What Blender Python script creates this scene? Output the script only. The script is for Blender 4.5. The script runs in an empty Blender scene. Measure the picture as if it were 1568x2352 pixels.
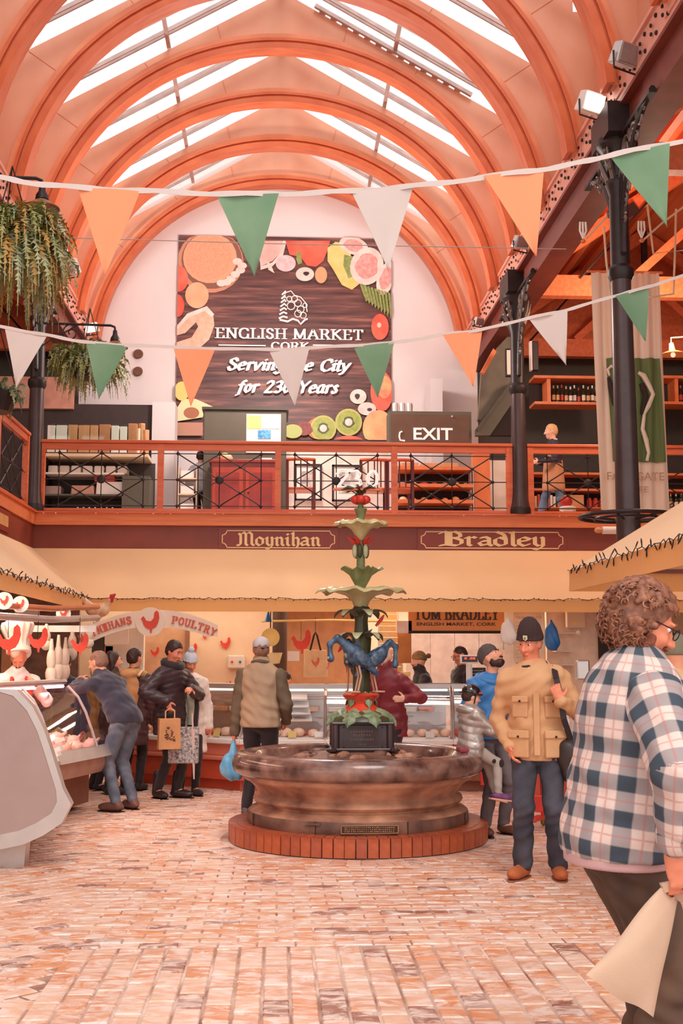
import bpy, math, random
import numpy as np
from mathutils import Vector, Matrix
random.seed(7)
C = bpy.context.scene.collection
PI = math.pi

# ------------------------------------------------------------------ camera, sky, lights, exposure
F = 2700.0; YAW = math.atan(144/2700); PITCH = math.atan(335/2700); EYE = 1.55
cam_data = bpy.data.cameras.new('camera'); cam = bpy.data.objects.new('camera', cam_data); C.objects.link(cam)
cam_data.sensor_fit = 'VERTICAL'; cam_data.sensor_height = 36.0; cam_data.sensor_width = 24.0
cam_data.lens = F/2352*36.0
cam_data.clip_start = 0.05; cam_data.clip_end = 200
cam.location = (0, 0, EYE)
_sy, _cy, _sp, _cp = math.sin(YAW), math.cos(YAW), math.sin(PITCH), math.cos(PITCH)
FWD = Vector((_sy*_cp, _cy*_cp, _sp)); RGT = Vector((_cy, -_sy, 0)); UPV = Vector((-_sy*_sp, -_cy*_sp, _cp))
m = Matrix((RGT, UPV, -FWD)).transposed().to_4x4(); m.translation = cam.location; cam.matrix_world = m
cam_data.dof.use_dof = False
bpy.context.scene.camera = cam
W = bpy.data.worlds.new('overcast_sky'); bpy.context.scene.world = W; W.use_nodes = True
bg = W.node_tree.nodes['Background']; bg.inputs[0].default_value = (1.0, 0.96, 0.93, 1); bg.inputs[1].default_value = 1.22
vs = bpy.context.scene.view_settings
vs.view_transform = 'Standard'; vs.look = 'None'; vs.gamma = 1.0; vs.use_curve_mapping = False; vs.exposure = 0.2
bpy.context.scene.display_settings.display_device = 'sRGB'

def lamp(name, loc, power, color=(1, .78, .55), size=0.1, kind='POINT', rot=None, sy=None):
    d = bpy.data.lights.new(name, kind); d.energy = power; d.color = color
    if kind == 'AREA':
        d.shape = 'RECTANGLE'; d.size = size; d.size_y = sy or size
    else: d.shadow_soft_size = size
    o = bpy.data.objects.new(name, d); C.objects.link(o); o.location = loc
    if rot: o.rotation_euler = rot
    return o
sun_d = bpy.data.lights.new('sun', 'SUN'); sun_d.energy = 1.1; sun_d.angle = math.radians(25); sun_d.color = (1, .93, .86)
sun_o = bpy.data.objects.new('sun', sun_d); C.objects.link(sun_o); sun_o.rotation_euler = (math.radians(38), math.radians(8), 0)
# added warm area lamps that brighten the stall counters; no tubes are modelled
for xx, yy, ll in ((-1.6, 15.9, 3.0), (1.9, 15.9, 3.0)):
    lamp('counter_fill_light', (xx, yy, 2.42), 26, (1, .80, .60), ll, 'AREA', (math.radians(-12), 0, 0), .15)
lamp('poultry_counter_fill', (-2.75, 11.0, 2.25), 45, (1, .78, .62), .4, 'AREA', None, 3.4)  # added area lamp above the poultry counter, no fixture modelled
lamp('butcher_wall_fill', (1.9, 17.2, 2.5), 40, (1, .86, .75), 2.6, 'AREA', None, .4)  # added to brighten the butcher stall wall, no fixture modelled
lamp('poultry_wall_fill', (-1.6, 17.4, 2.5), 22, (1, .84, .66), 3.0, 'AREA', None, .4)  # added to brighten the poultry stall wall, no fixture modelled
lamp('gallery_fill_light', (0.0, 16.6, 6.6), 330, (1, .9, .84), .3)  # added fill that brightens the end wall and far vault, no fixture
lamp('gallery_fill_light', (5.0, 14.6, 6.2), 190, (1, .75, .55), .25)  # added fill for the dim right gallery, no fixture
lamp('gallery_fill_light', (-5.0, 14.5, 6.4), 50, (1, .75, .55), .25)  # added fill on the left gallery side, no fixture

def PX(px, py, Y):
    d = FWD + RGT*((px-784)/F) + UPV*((1176-py)/F); t = Y/d.y
    return Vector((d.x*t, Y, EYE+d.z*t))
def GX(px, py, z=0):
    d = FWD + RGT*((px-784)/F) + UPV*((1176-py)/F); t = (z-EYE)/d.z
    return Vector((d.x*t, d.y*t, z))
def SX(px, py, x):
    d = FWD + RGT*((px-784)/F) + UPV*((1176-py)/F); t = x/d.x
    return Vector((x, d.y*t, EYE+d.z*t))

# ------------------------------------------------------------------ materials
def lin(c):
    if isinstance(c, str): c = tuple(int(c[i:i+2], 16)/255 for i in (0, 2, 4))
    elif max(c) > 1.001: c = tuple(v/255 for v in c)
    return tuple(((v+0.055)/1.055)**2.4 if v > 0.04045 else v/12.92 for v in c)
_M = {}
def mat(name, col, rough=.6, metal=0, var=.12, scale=6, bump=0, bscale=40, col2=None, coat=0, stretch=None, emit=0, trans=0, alpha=1, coord='Object', sheen=0):
    if name in _M: return _M[name]
    m = bpy.data.materials.new(name); m.use_nodes = True; nt = m.node_tree; b = nt.nodes['Principled BSDF']
    c = lin(col); N = nt.nodes.new; L = nt.links.new
    b.inputs['Roughness'].default_value = rough; b.inputs['Metallic'].default_value = metal
    if coat: b.inputs['Coat Weight'].default_value = coat
    if sheen: b.inputs['Sheen Weight'].default_value = sheen
    tc = N('ShaderNodeTexCoord'); mp = N('ShaderNodeMapping'); L(tc.outputs[coord], mp.inputs[0])
    if stretch: mp.inputs['Scale'].default_value = stretch
    nz = N('ShaderNodeTexNoise'); nz.inputs['Scale'].default_value = scale; nz.inputs['Detail'].default_value = 5
    L(mp.outputs[0], nz.inputs['Vector'])
    r = N('ShaderNodeValToRGB'); L(nz.outputs['Fac'], r.inputs[0])
    r.color_ramp.elements[0].position = .32; r.color_ramp.elements[1].position = .68
    c2 = lin(col2) if col2 else tuple(min(1, v*(1+var)) for v in c)
    c1 = c if col2 else tuple(v*(1-var) for v in c)
    r.color_ramp.elements[0].color = (*c1, 1); r.color_ramp.elements[1].color = (*c2, 1)
    L(r.outputs[0], b.inputs['Base Color'])
    if bump:
        n2 = N('ShaderNodeTexNoise'); n2.inputs['Scale'].default_value = bscale; n2.inputs['Detail'].default_value = 4
        L(mp.outputs[0], n2.inputs['Vector']); bp = N('ShaderNodeBump'); bp.inputs['Strength'].default_value = bump; bp.inputs['Distance'].default_value = .01
        L(n2.outputs['Fac'], bp.inputs['Height']); L(bp.outputs[0], b.inputs['Normal'])
    if emit:
        b.inputs['Emission Color'].default_value = (*c, 1); b.inputs['Emission Strength'].default_value = emit
    if trans: b.inputs['Transmission Weight'].default_value = trans
    if alpha < 1: b.inputs['Alpha'].default_value = alpha
    _M[name] = m; return m
def glass(name, tint=(1, 1, 1), gl=.12, rough=.03):
    if name in _M: return _M[name]
    m = bpy.data.materials.new(name); m.use_nodes = True; nt = m.node_tree; nt.nodes.clear(); N = nt.nodes.new; L = nt.links.new
    o = N('ShaderNodeOutputMaterial'); mx = N('ShaderNodeMixShader'); t = N('ShaderNodeBsdfTransparent'); g = N('ShaderNodeBsdfGlossy')
    t.inputs[0].default_value = (*tint, 1); g.inputs['Roughness'].default_value = rough; g.inputs[0].default_value = (1, 1, 1, 1)
    lw = N('ShaderNodeLayerWeight'); lw.inputs[0].default_value = .25; mr = N('ShaderNodeMapRange')
    L(lw.outputs['Facing'], mr.inputs['Value']); mr.inputs['To Min'].default_value = gl*.35; mr.inputs['To Max'].default_value = min(1, gl*3)
    L(mr.outputs[0], mx.inputs[0]); L(t.outputs[0], mx.inputs[1]); L(g.outputs[0], mx.inputs[2]); L(mx.outputs[0], o.inputs[0])
    _M[name] = m; return m

# ------------------------------------------------------------------ mesh builder
class MB:
    def __init__(s): s.v = []; s.f = []; s.m = []; s.mi = 0; s.uv = None
    def add(s, vs_, fs): 
        n = len(s.v); s.v += [tuple(p) for p in vs_]; s.f += [tuple(i+n for i in f) for f in fs]; s.m += [s.mi]*len(fs); return s
    def box(s, c, d, rot=None, taper=1):
        hx, hy, hz = d[0]/2, d[1]/2, d[2]/2
        P = [Vector((x*hx*(taper if z > 0 else 1), y*hy*(taper if z > 0 else 1), z*hz)) for z in (-1, 1) for y in (-1, 1) for x in (-1, 1)]
        if rot is not None:
            R = rot if isinstance(rot, Matrix) else Matrix.Rotation(rot[2], 3, 'Z') @ Matrix.Rotation(rot[1], 3, 'Y') @ Matrix.Rotation(rot[0], 3, 'X')
            P = [R @ p for p in P]
        c = Vector(c)
        return s.add([p+c for p in P], [(0, 2, 3, 1), (4, 5, 7, 6), (0, 1, 5, 4), (2, 6, 7, 3), (0, 4, 6, 2), (1, 3, 7, 5)])
    def b2(s, x0, x1, y0, y1, z0, z1): return s.box(((x0+x1)/2, (y0+y1)/2, (z0+z1)/2), (abs(x1-x0), abs(y1-y0), abs(z1-z0)))
    def bar(s, a, b, w, h=None, up=(0, 0, 1)):
        a = Vector(a); b = Vector(b); d = b-a; h = h or w; z = d.normalized(); u = Vector(up)
        if abs(z.dot(u)) > .98: u = Vector((0, 1, 0))
        x = u.cross(z).normalized(); y = z.cross(x)
        return s.box((a+b)/2, (w, h, d.length), Matrix((x, y, z)).transposed())
    def tube(s, pts, r, n=8, closed=False, cap=True):
        pts = [Vector(p) for p in pts]; R = r if isinstance(r, (list, tuple)) else [r]*len(pts)
        K = len(pts); rings = []; up = None
        for i, p in enumerate(pts):
            t = (pts[(i+1) % K]-pts[i-1]) if (closed or 0 < i < K-1) else (pts[1]-pts[0] if i == 0 else pts[-1]-pts[-2])
            t.normalize()
            if up is None: up = Vector((0, 0, 1)) if abs(t.z) < .9 else Vector((1, 0, 0))
            x = up.cross(t).normalized(); up = t.cross(x)
            rings += [p + (x*math.cos(2*PI*j/n) + up*math.sin(2*PI*j/n))*R[i] for j in range(n)]
        fs = []
        for i in range(K if closed else K-1):
            a = i*n; b = ((i+1) % K)*n
            fs += [(a+j, a+(j+1) % n, b+(j+1) % n, b+j) for j in range(n)]
        if cap and not closed: fs += [tuple(range(n))[::-1], tuple((K-1)*n+j for j in range(n))]
        return s.add(rings, fs)
    def cyl(s, a, b, r, r2=None, n=12): return s.tube([a, b], [r, r if r2 is None else r2], n)
    def lathe(s, prof, c=(0, 0, 0), n=24, wob=None, R=None, sx=1, sy=1):
        V = []
        for k, (r, z) in enumerate(prof):
            for j in range(n):
                a = 2*PI*j/n; rr, zz = (r, z) if wob is None else wob(r, z, a, k)
                p = Vector((rr*math.cos(a)*sx, rr*math.sin(a)*sy, zz))
                V.append((R @ p if R is not None else p)+Vector(c))
        fs = [(i*n+j, i*n+(j+1) % n, (i+1)*n+(j+1) % n, (i+1)*n+j) for i in range(len(prof)-1) for j in range(n)]
        fs += [tuple(range(n))[::-1], tuple((len(prof)-1)*n+j for j in range(n))]
        return s.add(V, fs)
    def ball(s, c, r, n=10, m=7, R=None):
        rx, ry, rz = r if isinstance(r, (tuple, list)) else (r, r, r); V = [(0, 0, -rz)]
        for i in range(1, m):
            t = -PI/2+PI*i/m
            V += [(rx*math.cos(t)*math.cos(2*PI*j/n), ry*math.cos(t)*math.sin(2*PI*j/n), rz*math.sin(t)) for j in range(n)]
        V.append((0, 0, rz)); V = [(R @ Vector(v) if R is not None else Vector(v))+Vector(c) for v in V]; L_ = len(V)-1
        fs = [(0, 1+(j+1) % n, 1+j) for j in range(n)] + [(1+i*n+j, 1+i*n+(j+1) % n, 1+(i+1)*n+(j+1) % n, 1+(i+1)*n+j) for i in range(m-2) for j in range(n)]
        fs += [(L_, 1+(m-2)*n+j, 1+(m-2)*n+(j+1) % n) for j in range(n)]
        return s.add(V, fs)
    def prism(s, poly, fn, d):
        """poly: 2D outline; fn maps (u, v, w) to a point; w from 0 to d"""
        n = len(poly); V = [fn(u, v, 0) for u, v in poly]+[fn(u, v, d) for u, v in poly]
        return s.add(V, [tuple(range(n))[::-1], tuple(range(n, 2*n))]+[(i, (i+1) % n, n+(i+1) % n, n+i) for i in range(n)])
    def mesh(s, name, mats, smooth=False):
        me = bpy.data.meshes.new(name); me.from_pydata(s.v, [], s.f)
        for q in (mats if isinstance(mats, (list, tuple)) else [mats]): me.materials.append(q)
        me.polygons.foreach_set('material_index', s.m)
        if smooth: me.polygons.foreach_set('use_smooth', [True]*len(s.f)); me.set_sharp_from_angle(angle=math.radians(smooth if smooth > 1 else 40))
        me.update(); return me
    def build(s, name, mats, parent=None, loc=None, smooth=False, bevel=0, **kw):
        o = bpy.data.objects.new(name, s.mesh(name, mats, smooth)); C.objects.link(o)
        if parent: o.parent = parent
        if loc is not None: o.location = loc
        if bevel:
            b = o.modifiers.new('bevel', 'BEVEL'); b.width = bevel; b.segments = 2; b.limit_method = 'ANGLE'
        for k, v in kw.items(): o[k] = v
        return o
def thing(name, label, cat, loc=(0, 0, 0), rz=0, group=None):
    o = bpy.data.objects.new(name, None); C.objects.link(o); o.location = loc; o.rotation_euler = (0, 0, rz)
    o.empty_display_size = .1; o['label'] = label; o['category'] = cat
    if group: o['group'] = group
    return o
def tag(o, label, cat, group=None):
    o['label'] = label; o['category'] = cat
    if group: o['group'] = group
    return o
def struct(o): o['kind'] = 'structure'; return o
def dup(o, loc=None, rz=None, label=None, parent=None, scale=None):
    kids = [k for k in o.children]
    c = o.copy(); C.objects.link(c)
    if parent: c.parent = parent
    if loc is not None: c.location = loc
    if rz is not None: c.rotation_euler = (0, 0, rz)
    if scale is not None: c.scale = (scale,)*3
    if label: c['label'] = label
    for k in kids: dup(k, parent=c)
    return c
def arc(c, r, a0, a1, n, f=lambda u, v: (u, v)):
    return [f(c[0]+r*math.cos(a0+(a1-a0)*i/n), c[1]+r*math.sin(a0+(a1-a0)*i/n)) for i in range(n+1)]

# ------------------------------------------------------------------ lettering: a broad nib drawn along strokes
G = {}
def _g(d, st):
    for part in d.strip().split('\n'):
        k, w, rest = part.split('|'); G[st+k] = (float(w), [[tuple(float(q) for q in p.split(',')) for p in l.split()] for l in rest.split(';')])
_g('''M|8|0,.3 1,0 1.6,1 1.6,6 .8,7.2;1.6,6.5 3,8 4,6.8 4,.8 4.8,0;4,6.8 5.6,8 6.8,6.8 6.8,1 7.8,0
o|3.4|1.2,5 0,3.8 0,1.2 1.4,0 3,1.2 3,3.8 1.2,5
y|3.4|0,4.5 .6,5 .6,1.2 1.6,0 3,1;2.6,5 3,4.6 3,0 1.5,-2 .3,-1.6
n|4|0,4.4 .8,5 .8,.6 1.4,0;.8,4 2.4,5 3.2,4.2 3.2,.8 4,0
i|1.6|0,4.4 .8,5 .8,.7 1.6,0;.7,7 1.1,6.6
h|3.6|.2,7.4 .9,8 .9,.6 1.5,0;.9,4 2.5,5 3.3,4 3.3,.5 2.6,-1
a|3.8|.6,4.6 2,5 3,4.2 3,.8 3.8,0;3,3 1,2.6 0,1.6 .8,.2 3,1.2
B|6.6|0,7 1.5,8 2,7.4 2,.6;2,7 4.5,8 6,6.6 6,5 4.4,4.4 2,4.2;4.4,4.4 6.4,3.2 6.4,1.2 4.8,0 2,.6 0,0;3.1,7.4 3.1,.6
r|3|0,4.4 .9,5 .9,.6 1.6,0;.9,4 2.2,5 3,4.5
d|3.4|3.2,1 1.4,0 0,1.2 0,3.6 1.4,4.8 3.2,3.6 3.2,.9;3.2,4 2.6,6.5 .6,8
l|1.7|.2,7.4 .9,8 .9,.7 1.7,0
e|3.2|.2,2.4 3,3.4 3,4.2 1.5,5 0,3.8 0,1.2 1.4,0 3,.9''', 'b')
_g('''E|4.6|1,0 1,7;1,7 4.2,7 4.3,5.6;1,3.6 3.4,3.6;1,0 4.4,0 4.6,1.5
N|6|1,0 1,7;1,7 5.4,0 5.4,7
G|6|5.4,5.4 4.8,6.7 3,7.1 1.2,6 .6,3.5 1.2,1 3,-.1 4.6,.4 5.4,1.2;5.4,0 5.4,2.8
L|4.4|1,0 1,7;1,0 4.2,0 4.4,1.6
I|1.8|1,0 1,7
S|4.2|3.8,5.4 3.4,6.6 2.2,7.1 .8,6.4 .8,4.8 2.2,3.8 3.7,2.8 3.8,1 2.4,-.1 1,.3 .5,1.7
H|6|1,0 1,7;5.2,0 5.2,7;1,3.6 5.2,3.6
M|7|1,0 1,7 3.7,.4 6.4,7 6.4,0
A|6|.4,0 3.1,7 5.8,0;1.4,2.4 4.8,2.4
R|5.4|1,0 1,7;1,7 3.6,7 4.6,5.4 3.6,3.7 1,3.6;3,3.6 5.3,0
K|5.6|1,0 1,7;5,7 1.2,3.4;2,4 5.4,0
T|5.2|2.8,0 2.8,7;.4,5.6 .5,7 5.1,7 5.2,5.6
C|5.4|5.2,5.4 4.6,6.7 3,7.1 1.2,6 .6,3.5 1.2,1 3,-.1 4.6,.5 5.3,1.6
O|6|3.2,7.1 1.2,6 .6,3.5 1.2,1 3.2,-.1 5.2,1 5.8,3.5 5.2,6 3.2,7.1
P|5|1,0 1,7;1,7 3.8,7 4.8,5.4 3.8,3.5 1,3.4
U|5.8|1,7 1,2 2,.1 3.6,-.1 5,1.4 5,7
Y|5.4|.4,7 2.9,3.4 2.9,0;2.9,3.4 5.4,7
B|5|1,0 1,7;1,7 3.6,7 4.4,5.4 3.4,3.8 1,3.7;3.4,3.7 4.8,2 3.8,0 1,0
D|5.6|1,0 1,7;1,7 3.6,6.8 5.2,5 5.2,2 3.6,0 1,0''', 's')
_g('''S|4.2|3.8,5.6 3.4,6.6 2.2,7.1 .8,6.4 .8,4.8 2.2,3.8 3.7,2.8 3.8,1 2.4,-.1 1,.3 .5,1.7
C|5|5,5.4 4.6,6.7 3,7.1 1.2,6 .6,3.5 1.2,1 3,-.1 4.6,.5 5.2,1.6
Y|5|.6,7 2.6,3.4 2.6,0;2.6,3.4 5,7
e|3.4|.6,2.4 3.2,3 3,4.4 1.8,4.8 .6,3.6 .5,1.3 1.5,0 3,.7
r|2.8|.3,4.2 1,4.7 1,0;1,3.3 2.2,4.8 3,4.3
v|3.4|.3,4.6 1.5,0 3.4,4.8
i|1.4|.2,4.2 .9,4.7 .9,.4 1.6,.3;1,6.4 1.1,6.3
n|3.8|.3,4.2 1,4.7 1,0;1,3.4 2.6,4.8 3.3,3.8 3.2,.4 4,.4
g|3.4|3.2,4.7 1.6,4.8 .6,3.6 .8,2 2.2,1.8 3.1,3 3.3,4.6 2.9,-.8 1.6,-2 .2,-1.2
t|2|1,6.4 1,.8 1.7,0 2.4,.5;.1,4.6 2.2,4.6
h|3.6|1,7.2 1,0;1,3.4 2.5,4.8 3.2,3.8 3.1,.4 3.8,.3
y|3.6|.3,4.6 1.8,.4;3.5,4.8 1.8,.2 .8,-1.8 0,-1.6
f|2.4|3,6.6 2.3,7.1 1.5,6 .9,-1.4 0,-1.8;.2,4.6 2.5,4.6
o|3.4|1.9,4.8 .7,3.7 .6,1.2 1.8,0 3,1.2 3.2,3.6 1.9,4.8
2|4|.6,5.6 1.6,7 3.2,6.6 3.4,5 .5,.1 3.8,.1
3|3.8|.7,6.2 2,7.1 3.3,6 3,4.3 1.6,3.8 3.2,3.2 3.6,1.4 2.4,0 .7,.5
0|4|2.2,7.1 .9,5.6 .6,2 1.8,0 3,1 3.6,4.6 2.2,7.1
a|3.6|3.1,4.7 1.6,4.8 .5,3 .6,.7 1.6,0 3,1.6 3.2,4.4 3.1,.6 3.9,.2
s|3|2.6,4 1.8,4.8 .8,4 2.6,1.6 2.2,.2 1,0 .4,.9''', 'i')
def write(mb, text, style, org, ux, uy, h, nib=1.2, thick=.35, ang=None, shear=0, gap=1.0, width=None, depth=.003, bend=None):
    """letters as raised flat strokes; org: point, ux/uy: unit vectors, h: cap height"""
    sc = h/7.0; x = 0; out = []
    ang = {'b': .7, 's': .0, 'i': .5}[style] if ang is None else ang
    nx, ny = math.cos(ang)*nib/2, math.sin(ang)*nib/2; tx, ty = -math.sin(ang)*thick/2, math.cos(ang)*thick/2
    nibp = [(-nx-tx, -ny-ty), (nx-tx, ny-ty), (nx+tx, ny+ty), (-nx+tx, -ny+ty)]
    for ch in text:
        if ch == ' ': x += 3.2; continue
        w, sts = G[style+ch]
        for st in sts:
            L_ = list(zip(st[:-1], st[1:]))
            if style == 's':
                for p, q in ((st[0], st[1]), (st[-1], st[-2])):
                    if abs(p[1]-q[1]) > 1.5*abs(p[0]-q[0]) and (abs(p[1]) < .2 or abs(p[1]-7) < .2): L_.append(((p[0]-1, p[1]), (p[0]+1, p[1])))
            for p, q in L_:
                pts = [(p[0]+a+x, p[1]+b) for a, b in nibp]+[(q[0]+a+x, q[1]+b) for a, b in nibp]
                out.append(hull(pts))
        x += w+gap
    tot = x-gap; kx = (width/(tot*sc)) if width else 1
    nrm = Vector(ux).cross(Vector(uy))
    for poly in out:
        def fn(u, v, d):
            uu = (u+shear*v)*sc*kx; vv = v*sc
            if bend: vv += bend(uu)
            return Vector(org)+Vector(ux)*uu+Vector(uy)*vv+nrm*d
        mb.prism(poly, fn, depth+random.random()*.0006)
    return tot*sc*kx
def hull(pts):
    pts = sorted(set((round(a, 4), round(b, 4)) for a, b in pts)); 
    def half(P):
        o = []
        for p in P:
            while len(o) > 1 and (o[-1][0]-o[-2][0])*(p[1]-o[-2][1])-(o[-1][1]-o[-2][1])*(p[0]-o[-2][0]) <= 0: o.pop()
            o.append(p)
        return o[:-1]
    return half(pts)+half(pts[::-1])
def sans(name, text, mt, center, width, h, parent, rot=(PI/2, 0, 0), depth=.002, bold=0.0):
    cu = bpy.data.curves.new(name, 'FONT'); cu.body = text; cu.align_x = 'CENTER'; cu.align_y = 'CENTER'; cu.extrude = depth; cu.offset = bold; cu.resolution_u = 3; cu.size = 1
    o = bpy.data.objects.new(name, cu); C.objects.link(o); bpy.context.view_layer.update()
    me = bpy.data.meshes.new_from_object(o); bpy.data.objects.remove(o); bpy.data.curves.remove(cu)
    xs = [v.co.x for v in me.vertices]; ys = [v.co.y for v in me.vertices]
    cx = (max(xs)+min(xs))/2; cy_ = (max(ys)+min(ys))/2; kx = width/(max(xs)-min(xs)); ky = h/(max(ys)-min(ys))
    for v in me.vertices: v.co.x = (v.co.x-cx)*kx; v.co.y = (v.co.y-cy_)*ky
    me.materials.clear(); me.materials.append(mt); me.name = name
    o = bpy.data.objects.new(name, me); C.objects.link(o); o.parent = parent; o.location = center; o.rotation_euler = rot
    return o

# ------------------------------------------------------------------ smooth solids: distance fields meshed by surface nets
def rotm(fwd, up=(0, 0, 1)):
    f = Vector(fwd).normalized(); r = f.cross(Vector(up))
    if r.length < 1e-4: r = Vector((1, 0, 0))
    r.normalize(); u = r.cross(f); return np.array([r, f, u])      # rows: right, forward, up
class SDF:
    def __init__(s, k=.03): s.p = []; s.k = k; s.sub = []; s.cut = []; s.fold = None
    def cap(s, a, b, r1, r2=None, k=None, sc=None, R=None):
        s.p.append(('c', np.array(a, float), np.array(b, float), r1, r1 if r2 is None else r2, s.k if k is None else k, sc, R)); return s
    def ell(s, c, r, R=None, k=None):
        s.p.append(('e', np.array(c, float), np.array(r, float), R, s.k if k is None else k)); return s
    def minus(s, c, r, R=None, k=.01): s.sub.append((np.array(c, float), np.array(r, float), R, k)); return s
    def plane(s, p, n): s.cut.append((np.array(p, float), np.array(n, float)/np.linalg.norm(n))); return s   # keeps the side against n
    @staticmethod
    def de(P, c, r, R):
        q = P-c
        if R is not None: q = q @ R.T
        k0 = np.linalg.norm(q/r, axis=-1); k1 = np.linalg.norm(q/(r*r), axis=-1)
        return k0*(k0-1)/np.maximum(k1, 1e-6)
    @staticmethod
    def dc(P, a, b, r1, r2, sc, R):
        if sc is not None:      # squash in a frame R (rows) by factors sc
            if R is None: R = np.eye(3)
            A = a @ R.T/sc; B = b @ R.T/sc; P = P @ R.T/sc; f = min(sc)
        else: A, B, f = a, b, 1
        d = B-A; L2 = max(d @ d, 1e-9); t = np.clip(((P-A) @ d)/L2, 0, 1)
        return (np.linalg.norm(P-A-t[..., None]*d, axis=-1)-(r1+(r2-r1)*t))*(f if f > .75 else .8)
    def run(s, vox, uvf=False):
        lo = np.full(3, 1e9); hi = -lo
        for p in s.p:
            if p[0] == 'c':
                m_ = max(p[3], p[4])*(max(p[6]) if p[6] is not None else 1); l = np.minimum(p[1], p[2])-m_; h = np.maximum(p[1], p[2])+m_
            else: m_ = p[2].max() if p[3] is not None else p[2]; l = p[1]-m_; h = p[1]+m_
            lo = np.minimum(lo, l); hi = np.maximum(hi, h)
        lo -= 3*vox; hi += 3*vox; n = np.ceil((hi-lo)/vox).astype(int)+1
        ax = [lo[i]+vox*np.arange(n[i]) for i in range(3)]; BG = .09; D = np.full(n, BG)
        def box(l, h, pad):
            i0 = np.maximum(np.floor((l-pad-lo)/vox).astype(int), 0); i1 = np.minimum(np.ceil((h+pad-lo)/vox).astype(int)+1, n)
            sl = tuple(slice(i0[i], i1[i]) for i in range(3))
            P = np.stack(np.meshgrid(*[ax[i][sl[i]] for i in range(3)], indexing='ij'), -1); return sl, P
        for p in s.p:
            if p[0] == 'c':
                m_ = max(p[3], p[4])*(max(p[6]) if p[6] is not None else 1); sl, P = box(np.minimum(p[1], p[2])-m_, np.maximum(p[1], p[2])+m_, .05)
                d = s.dc(P, *p[1:5], p[6], p[7]); k = p[5]
            else:
                m_ = p[2].max(); sl, P = box(p[1]-m_, p[1]+m_, .05); d = s.de(P, p[1], p[2], p[3]); k = p[4]
            a = D[sl]; h = np.maximum(k-np.abs(a-d), 0)/k; D[sl] = np.minimum(a, d)-h*h*k/4
        if s.fold is not None:
            P = np.stack(np.meshgrid(*ax, indexing='ij'), -1); D = D+s.fold(P)
        for c, r, R, k in s.sub:
            m_ = r.max(); sl, P = box(c-m_, c+m_, .03); d = -s.de(P, c, r, R); a = D[sl]; h = np.maximum(k-np.abs(a-d), 0)/k; D[sl] = np.maximum(a, d)+h*h*k/4
        for p, nn in s.cut:
            P = (ax[0][:, None, None]-p[0])*nn[0]+(ax[1][None, :, None]-p[1])*nn[1]+(ax[2][None, None, :]-p[2])*nn[2]
            D = np.maximum(D, P)
        D[0] = D[-1] = BG; D[:, 0] = D[:, -1] = BG; D[:, :, 0] = D[:, :, -1] = BG
        return nets(D, lo, vox)
def nets(D, lo, vox):
    I = D < 0; nx, ny, nz = D.shape; cell = np.zeros((nx-1, ny-1, nz-1), bool); acc = np.zeros((nx-1, ny-1, nz-1, 3)); cnt = np.zeros((nx-1, ny-1, nz-1))
    def sh(A, o): return A[o[0]:nx-1+o[0], o[1]:ny-1+o[1], o[2]:nz-1+o[2]]
    for axis in range(3):
        o1 = [0, 0, 0]; o1[axis] = 1; b, c = [i for i in range(3) if i != axis]
        for db in (0, 1):
            for dc_ in (0, 1):
                oa = [0, 0, 0]; oa[b] = db; oa[c] = dc_; ob = list(oa); ob[axis] = 1
                A = sh(D, oa); B = sh(D, ob); x = (A < 0) != (B < 0); t = np.where(x, A/np.where(A-B == 0, 1, A-B), 0)
                for q in range(3): acc[..., q] += np.where(x, oa[q], 0)
                acc[..., axis] += t*x; cnt += x
    cell = cnt > 0; idx = np.full(cell.shape, -1); idx[cell] = np.arange(cell.sum())
    pos = np.argwhere(cell)+acc[cell]/cnt[cell][:, None]; V = lo+pos*vox; Q = []
    for axis in range(3):
        b, c = [(1, 2), (2, 0), (0, 1)][axis]
        A = I; s0 = [slice(None)]*3; s1 = [slice(None)]*3; s0[axis] = slice(0, -1); s1[axis] = slice(1, None)
        ed = A[tuple(s0)] != A[tuple(s1)]; e = np.argwhere(ed); ins = A[tuple(s0)][ed]
        ok = (e[:, b] > 0) & (e[:, c] > 0) & (e[:, b] < D.shape[b]-1) & (e[:, c] < D.shape[c]-1); e = e[ok]; ins = ins[ok]
        def g(db, dc_): f = e.copy(); f[:, b] -= db; f[:, c] -= dc_; return idx[f[:, 0], f[:, 1], f[:, 2]]
        q = np.stack([g(1, 1), g(0, 1), g(0, 0), g(1, 0)], 1); q[~ins] = q[~ins][:, ::-1]; Q.append(q)
    return V, np.concatenate(Q)
def np_obj(name, V, Q, mats, parent=None, uv=None, smooth=True, midx=None):
    me = bpy.data.meshes.new(name); me.vertices.add(len(V)); me.vertices.foreach_set('co', V.astype(np.float32).ravel())
    nf = len(Q); k = Q.shape[1]; me.loops.add(nf*k); me.loops.foreach_set('vertex_index', Q.astype(np.int32).ravel())
    me.polygons.add(nf); me.polygons.foreach_set('loop_start', np.arange(nf, dtype=np.int32)*k)
    me.polygons.foreach_set('use_smooth', np.full(nf, smooth))
    for q in (mats if isinstance(mats, (list, tuple)) else [mats]): me.materials.append(q)
    if midx is not None: me.polygons.foreach_set('material_index', midx.astype(np.int32))
    if uv is not None:
        a = me.attributes.new('pat', 'FLOAT2', 'POINT'); a.data.foreach_set('vector', uv.astype(np.float32).ravel())
    me.update(); me.validate()
    o = bpy.data.objects.new(name, me); C.objects.link(o)
    if parent: o.parent = parent
    return o
def solid(name, sdf, vox, mt, parent=None): V, Q = sdf.run(vox); return np_obj(name, V, Q, mt, parent)

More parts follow.
